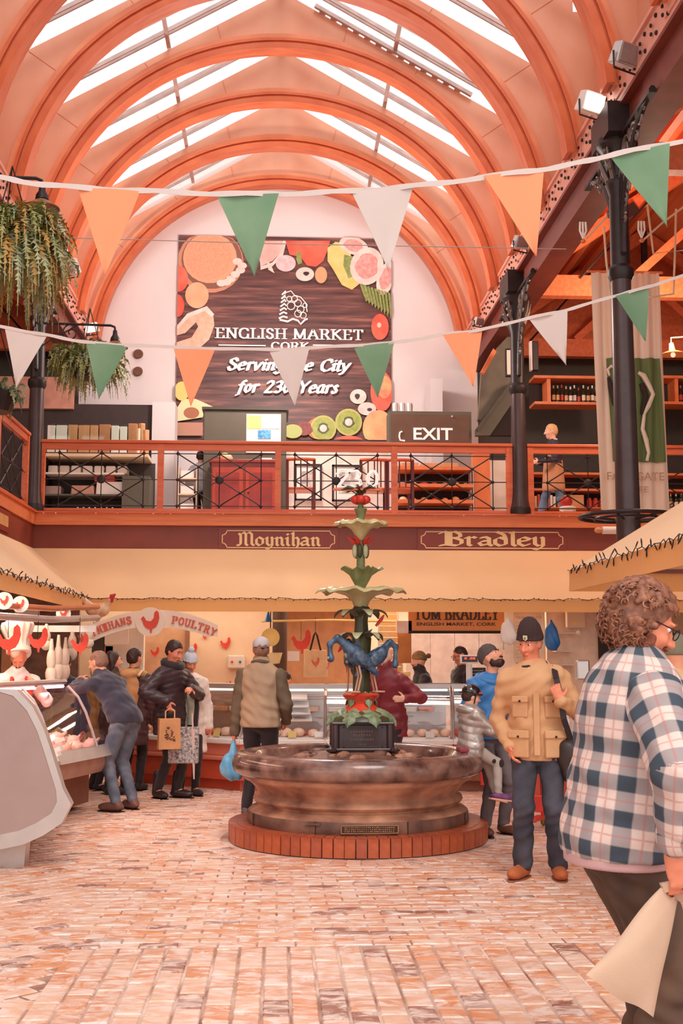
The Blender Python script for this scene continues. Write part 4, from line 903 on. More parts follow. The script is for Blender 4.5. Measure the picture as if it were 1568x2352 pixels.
# ================================================================== BUNTING
bo_ = mat('bunting_orange', (244, 146, 104), .8, var=.03, scale=3); bgn = mat('bunting_green', (92, 126, 94), .8, col2=(122, 148, 118), scale=2); bwh = mat('bunting_white', (206, 188, 182), .85, var=.02)
def bunting(lab, Y, knots, flags):
    t = thing('bunting', lab, 'bunting', (0, 0, 0)); P_ = [PX(x, y, Y) for x, y in knots]; q = MB()
    pts = []
    for i in range(len(P_)-1):
        for j in range(6):
            u = j/6; p0 = P_[max(i-1, 0)]; p1 = P_[i]; p2 = P_[i+1]; p3 = P_[min(i+2, len(P_)-1)]
            pts.append(.5*((2*p1)+(p2-p0)*u+(2*p0-5*p1+4*p2-p3)*u*u+(3*p1-p0-3*p2+p3)*u**3))
    pts.append(P_[-1]); hb = .016 if Y < 7 else .014
    V = []; n = len(pts)
    for i, p in enumerate(pts): 
        tw = .7*math.sin(i*.9); V += [p+Vector((0, math.sin(tw)*hb+d, math.cos(tw)*hb*s_)) for d in (-.001, .001) for s_ in (-1, 1)]
    Fs = []
    for i in range(n-1): a, c = 4*i, 4*i+4; Fs += [(a, a+1, c+1, c), (a+3, a+2, c+2, c+3), (a+1, a+3, c+3, c+1), (a+2, a, c, c+2)]
    q.add(V, Fs); q.build('tape', bwh, t)
    for (x0, y0, x1, y1, x2, y2, m_) in flags:
        A, B, D = PX(x0, y0, Y), PX(x1, y1, Y), PX(x2, y2, Y); V = []; N_ = 8
        for j in range(N_+1):
            v = j/N_; l = A.lerp(D, v); r_ = B.lerp(D, v)
            for i in range(5):
                u = i/4; p = l.lerp(r_, u); p = p+Vector((0, .012*math.sin(u*4+v*3+x0)*(1-v*.3), 0)); V += [p, p+Vector((0, .002, 0))]
        Fs = []
        for j in range(N_):
            for i in range(4): a = 10*j+2*i; Fs += [(a, a+10, a+12, a+2), (a+1, a+3, a+13, a+11)]
            Fs += [(10*j, 10*j+1, 10*j+11, 10*j+10), (10*j+8, 10*j+18, 10*j+19, 10*j+9)]
        MB().add(V, Fs).build('pennant', {'o': bo_, 'g': bgn, 'w': bwh}[m_], t, smooth=60)
bunting('upper bunting string with large orange, green and white pennants', 5.8, [(-330, 375), (-60, 400), (0, 408), (120, 426), (300, 437), (480, 444), (650, 445), (820, 438), (980, 424), (1160, 400), (1300, 380), (1410, 354), (1568, 323), (1800, 270), (2050, 200)],
        [(178, 430, 322, 440, 241, 632, 'o'), (497, 446, 640, 446, 584, 635, 'g'), (807, 440, 949, 428, 891, 620, 'w'), (1110, 405, 1250, 388, 1231, 588, 'o'), (1402, 358, 1536, 331, 1532, 522, 'g'), (-135, 395, 0, 408, -60, 600, 'w')])
bunting('lower bunting string with smaller pennants crossing the big banner', 8.6, [(-260, 700), (0, 750), (110, 770), (200, 786), (300, 793), (480, 800), (640, 802), (800, 794), (910, 786), (1020, 768), (1110, 756), (1215, 730), (1300, 712), (1410, 680), (1490, 658), (1568, 633), (1900, 520)],
        [(12, 757, 108, 772, 37, 892, 'w'), (198, 788, 293, 794, 227, 917, 'g'), (399, 802, 493, 803, 438, 934, 'o'), (617, 803, 710, 801, 677, 932, 'w'), (812, 795, 905, 787, 867, 915, 'g'), (1016, 770, 1108, 757, 1087, 888, 'o'), (1213, 730, 1302, 711, 1300, 839, 'w'), (1412, 681, 1491, 657, 1482, 783, 'g')])
tag(MB().tube([PX(-60, 540, 13.0), PX(640, 560, 13.0), PX(1300, 572, 13.0)], .006, 4).build('wire', gbar), 'thin pale wire strung across the hall below the upper bunting', 'wire')

# ================================================================== GALLERY FURNISHINGS (upstairs)
def ext(px0, py0, px1, py1, Y):
    """two picture corners at depth Y -> x0, x1, z0, z1"""
    a = PX(px0, py1, Y); c = PX(px1, py0, Y); return a.x, c.x, a.z, c.z
def pbox(q, px0, py0, px1, py1, Y, d, zmin=None):
    x0, x1, z0, z1 = ext(px0, py0, px1, py1, Y)
    if zmin is not None: z0 = zmin
    q.b2(x0, x1, Y, Y+d, z0, z1); return x0, x1, z0, z1
GZ = 3.47; rg = random.Random(11)
orw = mat('orange_joinery', (222, 112, 62), .45, col2=(232, 134, 82), scale=5)
kraft = mat('kraft_card', (214, 152, 108), .7); paper = mat('white_paper', (240, 228, 220), .7, var=.02); bottleg = mat('bottle_glass', (46, 40, 28), .15, coat=.5, var=.1)
labm = [mat('label_cream', (236, 216, 180), .6), mat('label_red', (196, 64, 48), .5), mat('label_white', (240, 230, 224), .6), mat('label_tan', (222, 170, 120), .6)]
def bottle(name, lab, x, y, z, h, r, gm, lm, cat='bottle', grp=None, cap=None):
    q = MB(); q.lathe([(r, 0), (r, h*.58), (r*.9, h*.66), (r*.34, h*.76), (r*.32, h*.97), (r*.36, h)], n=10); o = q.build(name, gm, None, (x, y, z), smooth=40); tag(o, lab, cat, grp)
    q = MB(); q.lathe([(r*1.03, h*.16), (r*1.03, h*.46)], n=10); q.f = q.f[:-2]; q.m = q.m[:-2]; q.build('label', lm, o)
    q = MB(); q.cyl((0, 0, h*.84), (0, 0, h*1.01), r*.42, n=8); q.build('cap', cap or lm, o); return o
# dark wall panel and bottle/box counter, left
tag(struct(MB().b2(-5.0, -1.98, 19.3, 19.98, GZ, 5.72).build('trim_dark_panel', mat('brown_black_panel', (62, 46, 44), .6))), 'dark panel against the white wall left of the banner', 'panel')
ct = thing('gallery_counter', 'dark gallery counter with open shelves at the left end', 'counter', (-2.9, 17.3, GZ)); Y = 17.3
x0, x1, z0, z1 = ext(95, 1002, 348, 1170, Y); ox = -2.9
def cb(n, m_, a, b_, y0, y1, c_, d): return MB().b2(a-ox, b_-ox, y0, y1, c_-GZ, d-GZ).build(n, m_, ct)
cb('top_board', cream, x0, x1-.05, -.02, .62, 4.50, 4.56); cb('back_panel', dark, x0, x1, .58, .62, GZ, 4.5); cb('end_panel', greyg, x1-.42, x1-.02, .02, .62, GZ, 4.22); cb('end_panel', darkr, x0, x0+.03, 0, .6, GZ, 4.5)
for z in (3.50, 3.92, 4.24): cb('shelf', greyg if z < 4.2 else offw, x0, x1-.4, .02, .58, z, z+.025)
cb('glass_guard', glass('guard_glass', (.9, .98, .95)), x0+.1, x1-.1, -.03, -.02, 4.6, 4.98)
for i in range(17):
    px = 262 - i*9.0 if i < 17 else 0; x = x0+.08+i*.085; m_ = rg.choice(labm)
    if i < 5: o = MB().cyl((0, 0, 0), (0, 0, .13), .034, n=10).build('drink_can', labm[1] if i % 2 == 0 else labm[3], None, (x, Y+.12, 3.53)); tag(o, 'drink can on the bottom shelf of the gallery counter', 'can', 'drink cans on the bottom shelf')
    elif i < 12: bottle('drink_bottle', 'small green bottle on the bottom shelf of the gallery counter', x, Y+.12, 3.53, .23, .03, mat('green_glass', (64, 96, 52), .15, coat=.5), labm[2], grp='green bottles on the bottom shelf')
for i, (px, w, h, m_) in enumerate(((262, 26, 34, paper), (298, 34, 30, kraft), (334, 20, 26, paper), (366, 22, 30, kraft))):
    pass
bx = [(104, 972, 122, 998, 'crate', paper, 'white paper pack at the left end of the counter top row'), (124, 972, 150, 998, 'box', paper, 'white carton second in the counter top row'), (152, 971, 174, 996, 'cardboard_box', kraft, 'small brown card box third in the counter top row'), (176, 972, 202, 996, 'cardboard_box', kraft, 'brown card box with a green mark on the counter'), (203, 972, 222, 996, 'cardboard_box', kraft, 'brown card box right of the green marked one on the counter'), (224, 970, 250, 996, 'cardboard_box', mat('darker_card', (196, 128, 92), .7), 'darker brown box under the red lid on the counter'), (252, 973, 270, 996, 'paper_stack', paper, 'white stack of cups beside the darker brown box'), (272, 975, 289, 996, 'paper_stack', paper, 'shorter white stack of cups on the gallery counter'), (291, 968, 312, 998, 'cardboard_box', mat('darker_card', (1, 1, 1)), 'brown bag beside the rolled papers')]
for (a_, b_, c_, d_, n, m_, l) in bx:
    q = MB(); X0, X1, Z0, Z1 = ext(a_, b_, c_, d_, Y); o = q.b2(0, X1-X0, 0, .2, 0, Z1-4.56).build(n, m_, None, (X0, Y+.15, 4.56), bevel=.005); tag(o, l, 'box')
q = MB(); X0, X1, Z0, Z1 = ext(203, 962, 258, 972, Y); tag(q.box((0, 0, .02), (X1-X0, .2, .04)).build('red_cover', redp, None, ((X0+X1)/2, Y+.25, 4.735), bevel=.005), 'red flat lid lying across the brown boxes', 'lid')
for i, (x, h, m_) in enumerate(((312, .42, paper), (322, .50, kraft), (332, .40, kraft))):
    q = MB(); q.cyl((0, 0, 0), (rg.uniform(-.02, .02), 0, h), .035, .055, n=10); o = q.build('paper_roll', m_, None, (PX(x, 990, Y).x, Y+.3, 4.56)); tag(o, ['white rolled paper at the right end of the gallery counter', 'tallest brown paper roll on the gallery counter', 'brown paper roll at the far right of the counter'][i], 'paper roll')
for i, (px, py, w, h, m_, l) in enumerate(((120, 1098, .26, .13, mat('bowl_grey', (170, 140, 130), .5), 'grey tub at the left of the middle shelf'), (190, 1095, .34, .14, mat('tray_pink', (206, 150, 130), .5), 'pink tray pile on the middle shelf'), (253, 1108, .42, .2, paper, 'large white box on the middle shelf of the gallery counter'), (240, 1085, .3, .10, labm[1], 'red and white carton on top of the large white box'))):
    x = PX(px, py, Y+.1).x; z = 3.945 if i < 3 else 4.15; o = MB().box((0, 0, h/2), (w, .3, h), taper=.95).build('storage_box', m_, None, (x, Y+.25, z), bevel=.01); tag(o, l, 'box')
for i in range(7):
    x = x0+.12+i*.17; q = MB(); q.box((0, 0, .06), (.14, .3, .12)); o = q.build('towel_pack', rg.choice([paper, paper, offw]), None, (x, Y+.28, 4.265), bevel=.015); tag(o, 'pale paper pack under the gallery counter top', 'pack', 'paper packs under the counter top')
o = MB().box((0, 0, .02), (.24, .2, .04)).build('tray', mat('yellow_tray', (226, 170, 84), .5), None, (PX(260, 1160, Y).x, Y+.12, 3.53)); tag(o, 'flat yellow tray at the right of the bottom shelf', 'tray')
# pillar and paper shelves (left of the kiosk)
x0, x1, z0, z1 = ext(345, 888, 403, 1170, 19.2); tag(MB().b2(x0, x1, 19.2, 19.7, GZ, 5.75).build('pillar', wallw), 'white pillar strip between dark panel and banner', 'pillar')
sh = thing('paper_shelf', 'slim open shelf stacked with white papers behind the rail', 'shelf', (PX(430, 1100, 17.8).x, 17.8, GZ))
for z in (.0, .27, .54, .78): MB().b2(-.13, .13, 0, .3, z, z+.02).build('shelf_board', cream, sh)
for s2 in (-1, 1): MB().b2(s2*.14-.01, s2*.14+.01, 0, .3, 0, 1.0).build('upright', cream, sh)
for i, z in enumerate((.02, .29, .56, .8)): tag(MB().box((0, 0, .06), (.2, .22, .12)).build('paper_stack', paper, None, (sh.location.x, 17.95, GZ+z)), 'pile of white paper on the slim shelf, %s board' % ['lowest', 'second', 'third', 'top'][i], 'paper')
# grey-green kiosk
Y = 17.7; x0, x1, z0, z1 = ext(465, 937, 658, 1170, Y); kx = (x0+x1)/2; w = x1-x0
ks = thing('kiosk', 'grey green square kiosk box with a yellow notice on its front', 'kiosk', (kx, Y, GZ))
MB().b2(-w/2, w/2, 0, .9, 0, z1-GZ-.04).build('body', greyg, ks, bevel=.01); MB().b2(-w/2-.03, w/2+.03, -.03, .93, z1-GZ-.04, z1-GZ).build('cornice', mat('kiosk_dark', (70, 62, 52), .5), ks)
def kq(px0, py0, px1, py1, name, m_, d, par, yy=Y):
    a_, b_, c_, d_ = ext(px0, py0, px1, py1, yy); o = MB().b2(a_-par.location.x, b_-par.location.x, -d, 0, c_-par.location.z, d_-par.location.z).build(name, m_, par); return o
kq(565, 952, 645, 1040, 'notice', paper, .012, ks); kq(567, 955, 600, 985, 'notice_yellow', mat('notice_yellow', (244, 204, 120), .6), .016, ks); kq(592, 988, 622, 1008, 'notice_blue', mat('notice_blue', (52, 120, 180), .6, col2=(120, 190, 220), scale=30), .018, ks); kq(601, 962, 642, 985, 'notice_print', mat('notice_grey', (206, 206, 206), .6), .017, ks)
rc = thing('red_cabinet', 'low dark red wooden cabinet with two doors in front of the kiosk', 'cabinet', (PX(561, 1100, 17.3).x, 17.3, GZ)); rm = mat('red_mahogany', (132, 34, 26), .3, col2=(160, 50, 36), scale=4, coat=.2); rm2 = mat('red_mahogany_light', (176, 66, 44), .35)
_, _, _, zt = ext(482, 1056, 640, 1170, 17.3); hh = zt-GZ; w = .98
MB().b2(-w/2, w/2, 0, .36, 0, hh-.05).build('body', rm, rc); MB().b2(-w/2-.04, w/2+.04, -.04, .38, hh-.05, hh).build('top', rm, rc, bevel=.01)
for s2 in (-1, 1):
    d_ = MB().b2(s2*.245-.225, s2*.245+.225, -.02, 0, .04, hh-.12).build('door', rm2, rc); MB().b2(s2*.245-.17, s2*.245+.17, -.026, -.02, .1, hh-.2).build('door_panel', rm, d_); MB().ball((s2*.06, -.035, hh*.5), .014, 8, 6).build('knob', iron, d_)
o = MB().lathe([(.10, 0), (.12, .05), (.09, .10), (.03, .125), (0, .13)], n=16).build('bread_loaf', mat('loaf', (226, 170, 130), .7), None, (PX(516, 1050, 17.4).x, 17.48, zt), smooth=60); tag(o, 'round pale loaf on the left end of the red cabinet', 'bread')
o = MB().b2(-.08, .08, -.05, .05, 0, .05).build('napkin_box', paper, None, (PX(612, 1050, 17.4).x, 17.48, zt)); tag(o, 'small white box on the right end of the red cabinet', 'box')
# low partition with framed pictures
Y = 18.0; pt = thing('partition', 'low pale partition with an orange ledge behind the rail', 'partition', (PX(775, 1100, Y).x, Y, GZ)); w = PX(890, 1100, Y).x-PX(658, 1100, Y).x; _, _, _, zt = ext(658, 1028, 890, 1170, Y)
MB().b2(-w/2, w/2, 0, .12, 0, zt-GZ).build('panel', mat('pinkish_panel', (234, 208, 196), .7), pt); MB().b2(-w/2, w/2, -.06, .2, zt-GZ, zt-GZ+.05).build('ledge', orw, pt)
for i, (a_, b_, c_, d_) in enumerate(((676, 1066, 739, 1150), (762, 1068, 832, 1152))):
    X0, X1, Z0, Z1 = ext(a_, b_, c_, d_, Y-.03); fr = thing('framed_picture', ['black framed photograph hanging left of the pair behind the rail', 'black framed photograph hanging right, behind the 230 numerals'][i], 'picture', ((X0+X1)/2, Y-.03, Z0)); w2, h2 = X1-X0, Z1-Z0
    MB().b2(-w2/2, w2/2, 0, .028, 0, h2).build('mount', paper, fr); q = MB(); t_ = .03
    q.b2(-w2/2, w2/2, -.02, .0, 0, t_); q.b2(-w2/2, w2/2, -.02, 0, h2-t_, h2); q.b2(-w2/2, -w2/2+t_, -.02, 0, 0, h2); q.b2(w2/2-t_, w2/2, -.02, 0, 0, h2); q.build('frame', iron, fr); MB().b2(-w2*.28, w2*.28, -.004, 0, h2*.22, h2*.8).build('photo', mat('grey_photo', (120, 104, 100), .5, col2=(226, 214, 206), scale=9), fr)
for i, (px, l) in enumerate(((690, 'orange curved back chair in front of the left framed picture'), (858, 'orange curved back chair right of the 230 numerals'), (915, 'orange curved back chair beside the food shelves'))):
    c0 = PX(px, 1120, 16.5); ch = thing('cafe_chair', l, 'chair', (c0.x, 16.6, GZ)); cm = mat('chair_wood', (206, 92, 52), .35); cd = mat('chair_dark', (110, 34, 24), .35)
    MB().box((0, 0, .45), (.42, .42, .035)).build('seat', cm, ch, bevel=.01)
    MB().tube([(-.20+.4*j/8, -.20-.05*math.sin(PI*j/8), .86) for j in range(9)], .024, 8).build('back_rail', cm, ch)
    for s2 in (-1, 1): MB().bar((s2*.19, -.2, 0), (s2*.19, -.21, .86), .04).build('leg', cd, ch); MB().bar((s2*.18, .18, 0), (s2*.18, .18, .44), .035).build('leg', cd, ch)
    for j in (-1, 0, 1): MB().bar((j*.09, -.23, .47), (j*.09, -.235, .85), .018).build('spindle', cd, ch)
# exit box and stair enclosure
Y = 17.5; X0, X1, Z0, Z1 = ext(893, 946, 1082, 1016, Y); ex = thing('exit_sign', 'brown box sign lettered EXIT in white above the food shelves', 'sign', ((X0+X1)/2, Y, Z0)); w, hh = X1-X0, Z1-Z0
MB().b2(-w/2, w/2, 0, .4, 0, hh).build('box', greyg, ex); MB().b2(-w/2+.04, w/2-.04, -.01, 0, 0, hh-.05).build('brown_face', mat('exit_brown', (98, 66, 48), .5), ex)
sans('lettering', 'EXIT', mat('sign_white', (244, 238, 236), .4, emit=.15), (.04, -.014, .135), .60, .185, ex, bold=.02)
MB().tube([(-w/2+.24, -.02, .02), (-w/2+.17, -.02, .03), (-w/2+.155, -.02, .09), (-w/2+.165, -.02, .15), (-w/2+.2, -.02, .165)], .014, 6).build('arrow', mat('sign_white', (1, 1, 1)), ex); MB().ball((-.0+w/2-.3, -.015, hh-.08), .02, 6, 5).build('screw', steel, ex)
for i in range(3): o = MB().lathe([(.045, 0), (.05, .12), (.045, .16), (.02, .17)], n=10).build('metal_canister', alum, None, (X0+.12+i*.11, Y+.2, Z1), smooth=30); tag(o, 'silver canister standing on the exit sign box', 'canister', 'silver canisters on the exit sign box')
Y = 17.2; X0, X1, Z0, Z1 = ext(912, 1022, 1086, 1172, Y); fs = thing('food_rack', 'open rack of wooden food trays below the exit sign', 'rack', ((X0+X1)/2, Y, GZ)); w = X1-X0
for s2 in (-1, 1):
    for yy in (0, .4): MB().cyl((s2*w/2, yy, 0), (s2*w/2, yy, .92), .014, n=8).build('post', steel, fs)
for z in (.12, .36, .60, .86): MB().b2(-w/2, w/2, 0, .42, z, z+.02).build('tray', orw, fs); MB().b2(-w/2, w/2, -.01, .0, z, z+.05).build('tray_edge', orw, fs)
MB().b2(-w/2, w/2, .42, .44, 0, .9).build('back_cloth', darkr, fs)
foodc = [mat('food_tan', (226, 160, 108), .6), mat('food_pink', (226, 130, 108), .5), mat('food_red', (196, 60, 44), .5), mat('food_grey', (150, 120, 124), .6), mat('food_cream', (240, 206, 170), .6), mat('food_green', (110, 130, 70), .6)]
for lev, z in enumerate((.14, .38, .62)):
    for i in range(7):
        r_ = rg.uniform(.035, .06); mm = rg.choice(foodc if lev < 2 else foodc[:5]); o = MB().ball((0, 0, 0), (r_*1.15, r_, r_*.85), 9, 6).build('bread_roll', mm, None, (X0+.1+i*(w-.2)/6, Y+.12, GZ+z+r_*.85), smooth=60); tag(o, 'round produce on the %s tray of the food rack' % ['lowest', 'middle', 'upper'][lev], 'food', 'produce on the %s tray' % ['lowest', 'middle', 'upper'][lev])
for i in range(3): o = MB().box((0, 0, .045), (.26, .24, .09)).build('bread_crate', kraft, None, (X0+.2+i*.3, Y+.18, GZ+.885), bevel=.006); tag(o, 'brown crate on top of the food rack', 'crate', 'crates on top of the food rack')
op = thing('orange_post', 'broad orange timber post beside the exit sign', 'post', (PX(1105, 1080, 17.3).x, 17.3, GZ)); MB().b2(-.13, .13, 0, .12, 0, 1.15).build('post', orw, op); MB().b2(-.17, .17, -.03, .15, 1.15, 1.19).build('cap', orw, op)
tag(MB().b2(*(lambda e: (e[0], e[1]))(ext(1125, 1000, 1186, 1172, 17.6)), 17.6, 17.7, GZ, 4.55).build('stair_screen', offw), 'pale stair side panel behind the rail near the right column', 'panel')
hs = thing('stair_hood', 'grey green sloping stair enclosure under the clock', 'stair enclosure', (2.9, 17.0, GZ)); f3 = lambda px, py, Y: PX(px, py, Y)-Vector((2.9, 17.0, GZ))
def poly3(par, name, m_, pts, Y, d=.12):
    q = MB(); q.prism([(p.x, p.z) for p in [f3(x, y, Y) for x, y in pts]], lambda u, v, w: Vector((u, Y-17.0+w, v)), d); return q.build(name, m_, par)
poly3(hs, 'side_panel', greyg, [(1093, 985), (1174, 875), (1190, 868), (1190, 905), (1125, 1000), (1093, 1000)], 17.4); poly3(hs, 'upper_panel', mat('hood_green', (112, 100, 84), .6), [(1098, 965), (1106, 850), (1140, 800), (1168, 770), (1190, 770), (1190, 868), (1174, 875), (1104, 965)], 17.7); poly3(hs, 'moulding', mat('kiosk_dark', (1, 1, 1)), [(1093, 985), (1174, 875), (1178, 880), (1098, 990)], 17.36, .05); poly3(hs, 'soffit', darkr, [(1125, 1000), (1190, 905), (1190, 1000)], 17.5)
poly3(hs, 'timber_end', orw, [(1103, 855), (1133, 800), (1140, 808), (1112, 858)], 17.3, .1)
tag(struct(MB().b2(2.52, 2.72, 19.2, 19.95, GZ, 6.2).build('trim_corner_pier', wallw)), 'white pier', 'pier')
cl = thing('wall_clock', 'square white faced clock partly behind the right column', 'clock', (PX(1182, 830, 16.9).x, 16.9, PX(1182, 865, 16.9).z)); MB().b2(-.14, .14, 0, .06, 0, .43).build('case', iron, cl, bevel=.01); MB().b2(-.12, .12, -.006, 0, .03, .40).build('face', paper, cl); MB().bar((0, -.01, .21), (.07, -.01, .30), .012).build('hand', iron, cl); MB().bar((0, -.01, .21), (-.03, -.01, .10), .012).build('hand', iron, cl)
sp_ = thing('speaker', 'dark slim wall speaker with a pale edge right of the column', 'speaker', (PX(1222, 815, 17.5).x, 17.5, PX(1222, 850, 17.5).z)); MB().b2(-.0, .1, 0, .1, 0, .46).build('cabinet', iron, sp_, bevel=.01); MB().b2(-.03, 0, 0, .1, 0, .46).build('pale_edge', paper, sp_)
# bottle shelves on the dark right wall
for (pa, pb, lab, n0) in ((1226, 1376, 'left of the hanging banner', 13), (1520, 1640, 'right of the hanging banner', 8)):
    Y = 18.6; X0, X1, Z0, Z1 = ext(pa, 868, pb, 926, Y); t = thing('bottle_shelf', 'orange edged double shelf of bottles high on the dark wall '+lab, 'shelf', ((X0+X1)/2, Y, Z0)); w = X1-X0
    for z in (0, Z1-Z0): MB().b2(-w/2, w/2, -.05, .35, z-.025, z+.02).build('shelf_board', orw, t)
    MB().b2(-w/2+.22, -w/2+.28, .0, .35, 0, Z1-Z0).build('divider', orw, t); MB().b2(-w/2, w/2, .35, .38, 0, Z1-Z0).build('back_board', darkr, t)
    for i in range(n0):
        x = X0+.34+i*.072
        if x < X1: bottle('wine_bottle', 'wine bottle on the high shelf '+lab, x, Y+rg.uniform(.06, .12), Z0+.02, rg.uniform(.27, .31), .03, bottleg, rg.choice(labm), grp='wine bottles '+lab)
tag(MB().b2(3.5, 8.9, 19.2, 19.95, GZ, 4.3).build('low_cupboard', dark), 'dark low cupboard along the right gallery wall', 'cupboard')
Y = 18.3; bs = thing('book_shelf', 'orange edged low shelves behind the walking boy', 'shelf', (4.6, Y, GZ))
for z in (.05, .42, .72, .98): MB().b2(-1.1, 2.6, 0, .35, z, z+.035).build('shelf_board', orw, bs)
MB().b2(-1.1, 2.6, .35, .37, 0, 1.0).build('back_board', darkr, bs)
for i in range(16):
    x = 3.6+i*.05; h = rg.uniform(.17, .22); o = MB().b2(0, .038, 0, .15, 0, h).build('book', rg.choice(labm+foodc), None, (x, Y+.03, GZ+.455)); tag(o, 'book in the upright row on the low shelf behind the boy', 'book', 'books behind the boy')
tag(MB().b2(0, .42, 0, .3, 0, .2).build('cardboard_box', kraft, None, (4.42, Y+.02, GZ+.455)), 'brown box on the low shelf between books and jars', 'box')
for i in range(6): q = MB(); q.lathe([(.045, 0), (.045, .12), (.03, .14), (.03, .16)], n=10); o = q.build('jar', labm[1], None, (4.95+i*.1, Y+.1, GZ+.455), smooth=30); tag(o, 'red jar at the banner end of the low shelf', 'jar', 'red jars on the low shelf')
for i in range(8): bottle('drink_bottle', 'drink bottle on the low shelf at the right edge', 5.85+i*.085, Y+.1, GZ+.455, .24, .032, mat('green_glass', (1, 1, 1)) if i % 3 else bottleg, rg.choice(labm), grp='bottles at the right edge')
pc = thing('stacked_pots', 'pale stack of pots with a red bag on the gallery floor by the rail', 'pots', (PX(1305, 1160, 16.0).x, 16.05, GZ)); MB().lathe([(.12, 0), (.13, .08), (.12, .1)], n=16).build('pot', alum, pc); MB().lathe([(.11, .10), (.12, .15), (.10, .17)], n=16).build('pot', offw, pc); MB().ball((-.02, 0, .24), (.09, .07, .08), 10, 7).build('red_bag', redp, pc, smooth=60)
# hanging printed banner behind the near column
Y = 13.6; X0, X1, Z0, Z1 = ext(1372, 628, 1512, 1172, Y); hb = thing('hanging_banner', 'long striped cloth banner lettered FARMGATE hanging behind the near column', 'banner', ((X0+X1)/2, Y, Z1)); w = X1-X0
def cloth():
    m = mat('striped_calico', (240, 196, 160), .9, col2=(246, 224, 206), scale=3.2, stretch=(9, 1, .12)); return m
def drape(name, m_, xa, xb, za, zb, yo, th=.004):
    V = []; N_ = 44; Mz = 8
    for j in range(Mz+1):
        v = j/Mz; z = za+(zb-za)*v
        for i in range(N_+1):
            u = i/N_; x = xa+(xb-xa)*u+.04*v*abs(zb)/3; y = yo+.022*math.sin(x*42+v*1.5)+.01*math.sin(x*17+3*v); V += [(x, y, z), (x, y+th, z)]
    Fs = []; s_ = 2*(N_+1)
    for j in range(Mz):
        for i in range(N_): a = j*s_+2*i; Fs += [(a, a+s_, a+s_+2, a+2), (a+1, a+3, a+s_+3, a+s_+1)]
    MB().add(V, Fs).build(name, m_, hb, smooth=60)
zz = lambda py: PX(1440, py, Y).z-Z1
drape('cloth', cloth(), -w/2, w/2, 0, zz(1172), 0)
gx0, gx1 = PX(1390, 900, Y).x-hb.location.x, PX(1515, 900, Y).x-hb.location.x
drape('green_panel', mat('banner_green', (92, 104, 62), .9, col2=(116, 128, 78), scale=3, stretch=(9, 1, .2)), gx0+.02, gx1-.0, zz(824), zz(1062), -.035)
MB().cyl((-w/2-.05, 0, .01), (w/2+.05, 0, .01), .016, n=8).build('rod', orw, hb)
q = MB(); fg = lambda px, py: Vector((PX(px, py, Y-.09).x-hb.location.x, -.075, PX(px, py, Y-.09).z-Z1))
q.tube([fg(1400, 862), fg(1396, 848), (fg(1404, 840)), fg(1415, 846), fg(1420, 858)], [.012, .018, .02, .02, .01], 6); q.tube([fg(1466, 855), fg(1478, 862), fg(1492, 888), fg(1500, 905), fg(1490, 930), fg(1480, 950), fg(1476, 985), fg(1484, 1010), fg(1490, 1040), fg(1486, 1058)], [.02, .035, .03, .025, .03, .02, .025, .03, .02, .02], 6); q.build('pale_figure', mat('banner_ivory', (240, 220, 196), .9), hb)
q = MB(); q.tube([fg(1398, 866), fg(1404, 890), fg(1412, 930)], [.02, .04, .03], 6); q.tube([fg(1474, 880), fg(1484, 908), fg(1474, 950)], [.03, .035, .02], 6); q.build('dark_figure', mat('banner_black', (58, 42, 36), .9), hb)
gt = mat('banner_lettering', (190, 150, 124), .9); sans('lettering', 'FARMGATE', gt, (.03, -.08, zz(1096)), .68, .095, hb); sans('lettering', 'CAFE', gt, (.03, -.08, zz(1126)), .30, .07, hb)
def rope(lab, pts, r=.012, m_=None): return tag(MB().tube(pts, r, 6).build('rope', m_ or mat('pale_rope', (226, 190, 156), .8)), lab, 'rope')
Yr = 12.2
rope('pale cord loop with a white bar hanging right of the near column', [PX(1486, 470, Yr), PX(1500, 582, Yr), PX(1580, 574, Yr), PX(1582, 470, Yr)]); rope('long pale cord and bar crossing the near column', [PX(1386, 520, Yr), PX(1392, 600, Yr), PX(1402, 684, Yr), PX(1412, 692, Yr)]); rope('pale cord with a white bar right of the lower green pennant', [PX(1552, 480, Yr), PX(1549, 600, Yr), PX(1546, 675, Yr), PX(1490, 683, Yr)]); rope('diagonal pale rope from the roof to the knot right of the near column', [PX(1476, 552, Yr), PX(1520, 512, Yr), PX(1568, 476, Yr), PX(1600, 440, Yr)]); rope('diagonal rope running up to the near column from the hanging knot', [PX(1346, 548, Yr), PX(1384, 508, Yr), PX(1420, 470, Yr)])
for i, (px, py) in enumerate(((1338, 510), (1472, 508))):
    t = thing('rope_hank', ['hank of white rope with a wooden toggle left of the near column', 'hank of white rope right of the near column'][i], 'rope', PX(px, py, Yr)); 
    for k in range(3): MB().tube([(-.03+k*.03, 0, .0), (-.035+k*.035, 0, -.1), (.0, 0, -.19)], .011, 6).build('strand', mat('white_rope', (240, 226, 212), .8), t)
    MB().ball((0, 0, -.22), (.03, .03, .022), 8, 6).build('knot', orw, t)
for i, (px, py, Y) in enumerate(((1545, 810, 15.0),)):
    p = PX(px, py, Y); t = thing('wall_lamp', 'enamel shade lamp on a bent arm at the right edge', 'lamp', p); q = MB(); q.lathe([(.0, .03), (.04, .03), (.09, .01), (.165, -.02), (.165, -.028), (.09, 0), (.0, .01)], n=24); q.build('shade', mat('lamp_orange', (226, 146, 88), .4), t, smooth=50); MB().ball((0, 0, -.03), .035, 8, 6).build('bulb', mat('bulb_warm', (255, 220, 180), .4, emit=.8), t); MB().tube([(0, 0, .03), (-.02, 0, .08), (-.02, 0, .20), (.22, 0, .22), (.6, 0, .22)], .013, 6).build('arm', alum, t); MB().cyl((-.01, 0, .03), (-.02, 0, .13), .045, .03, n=10).build('collar', alum, t)
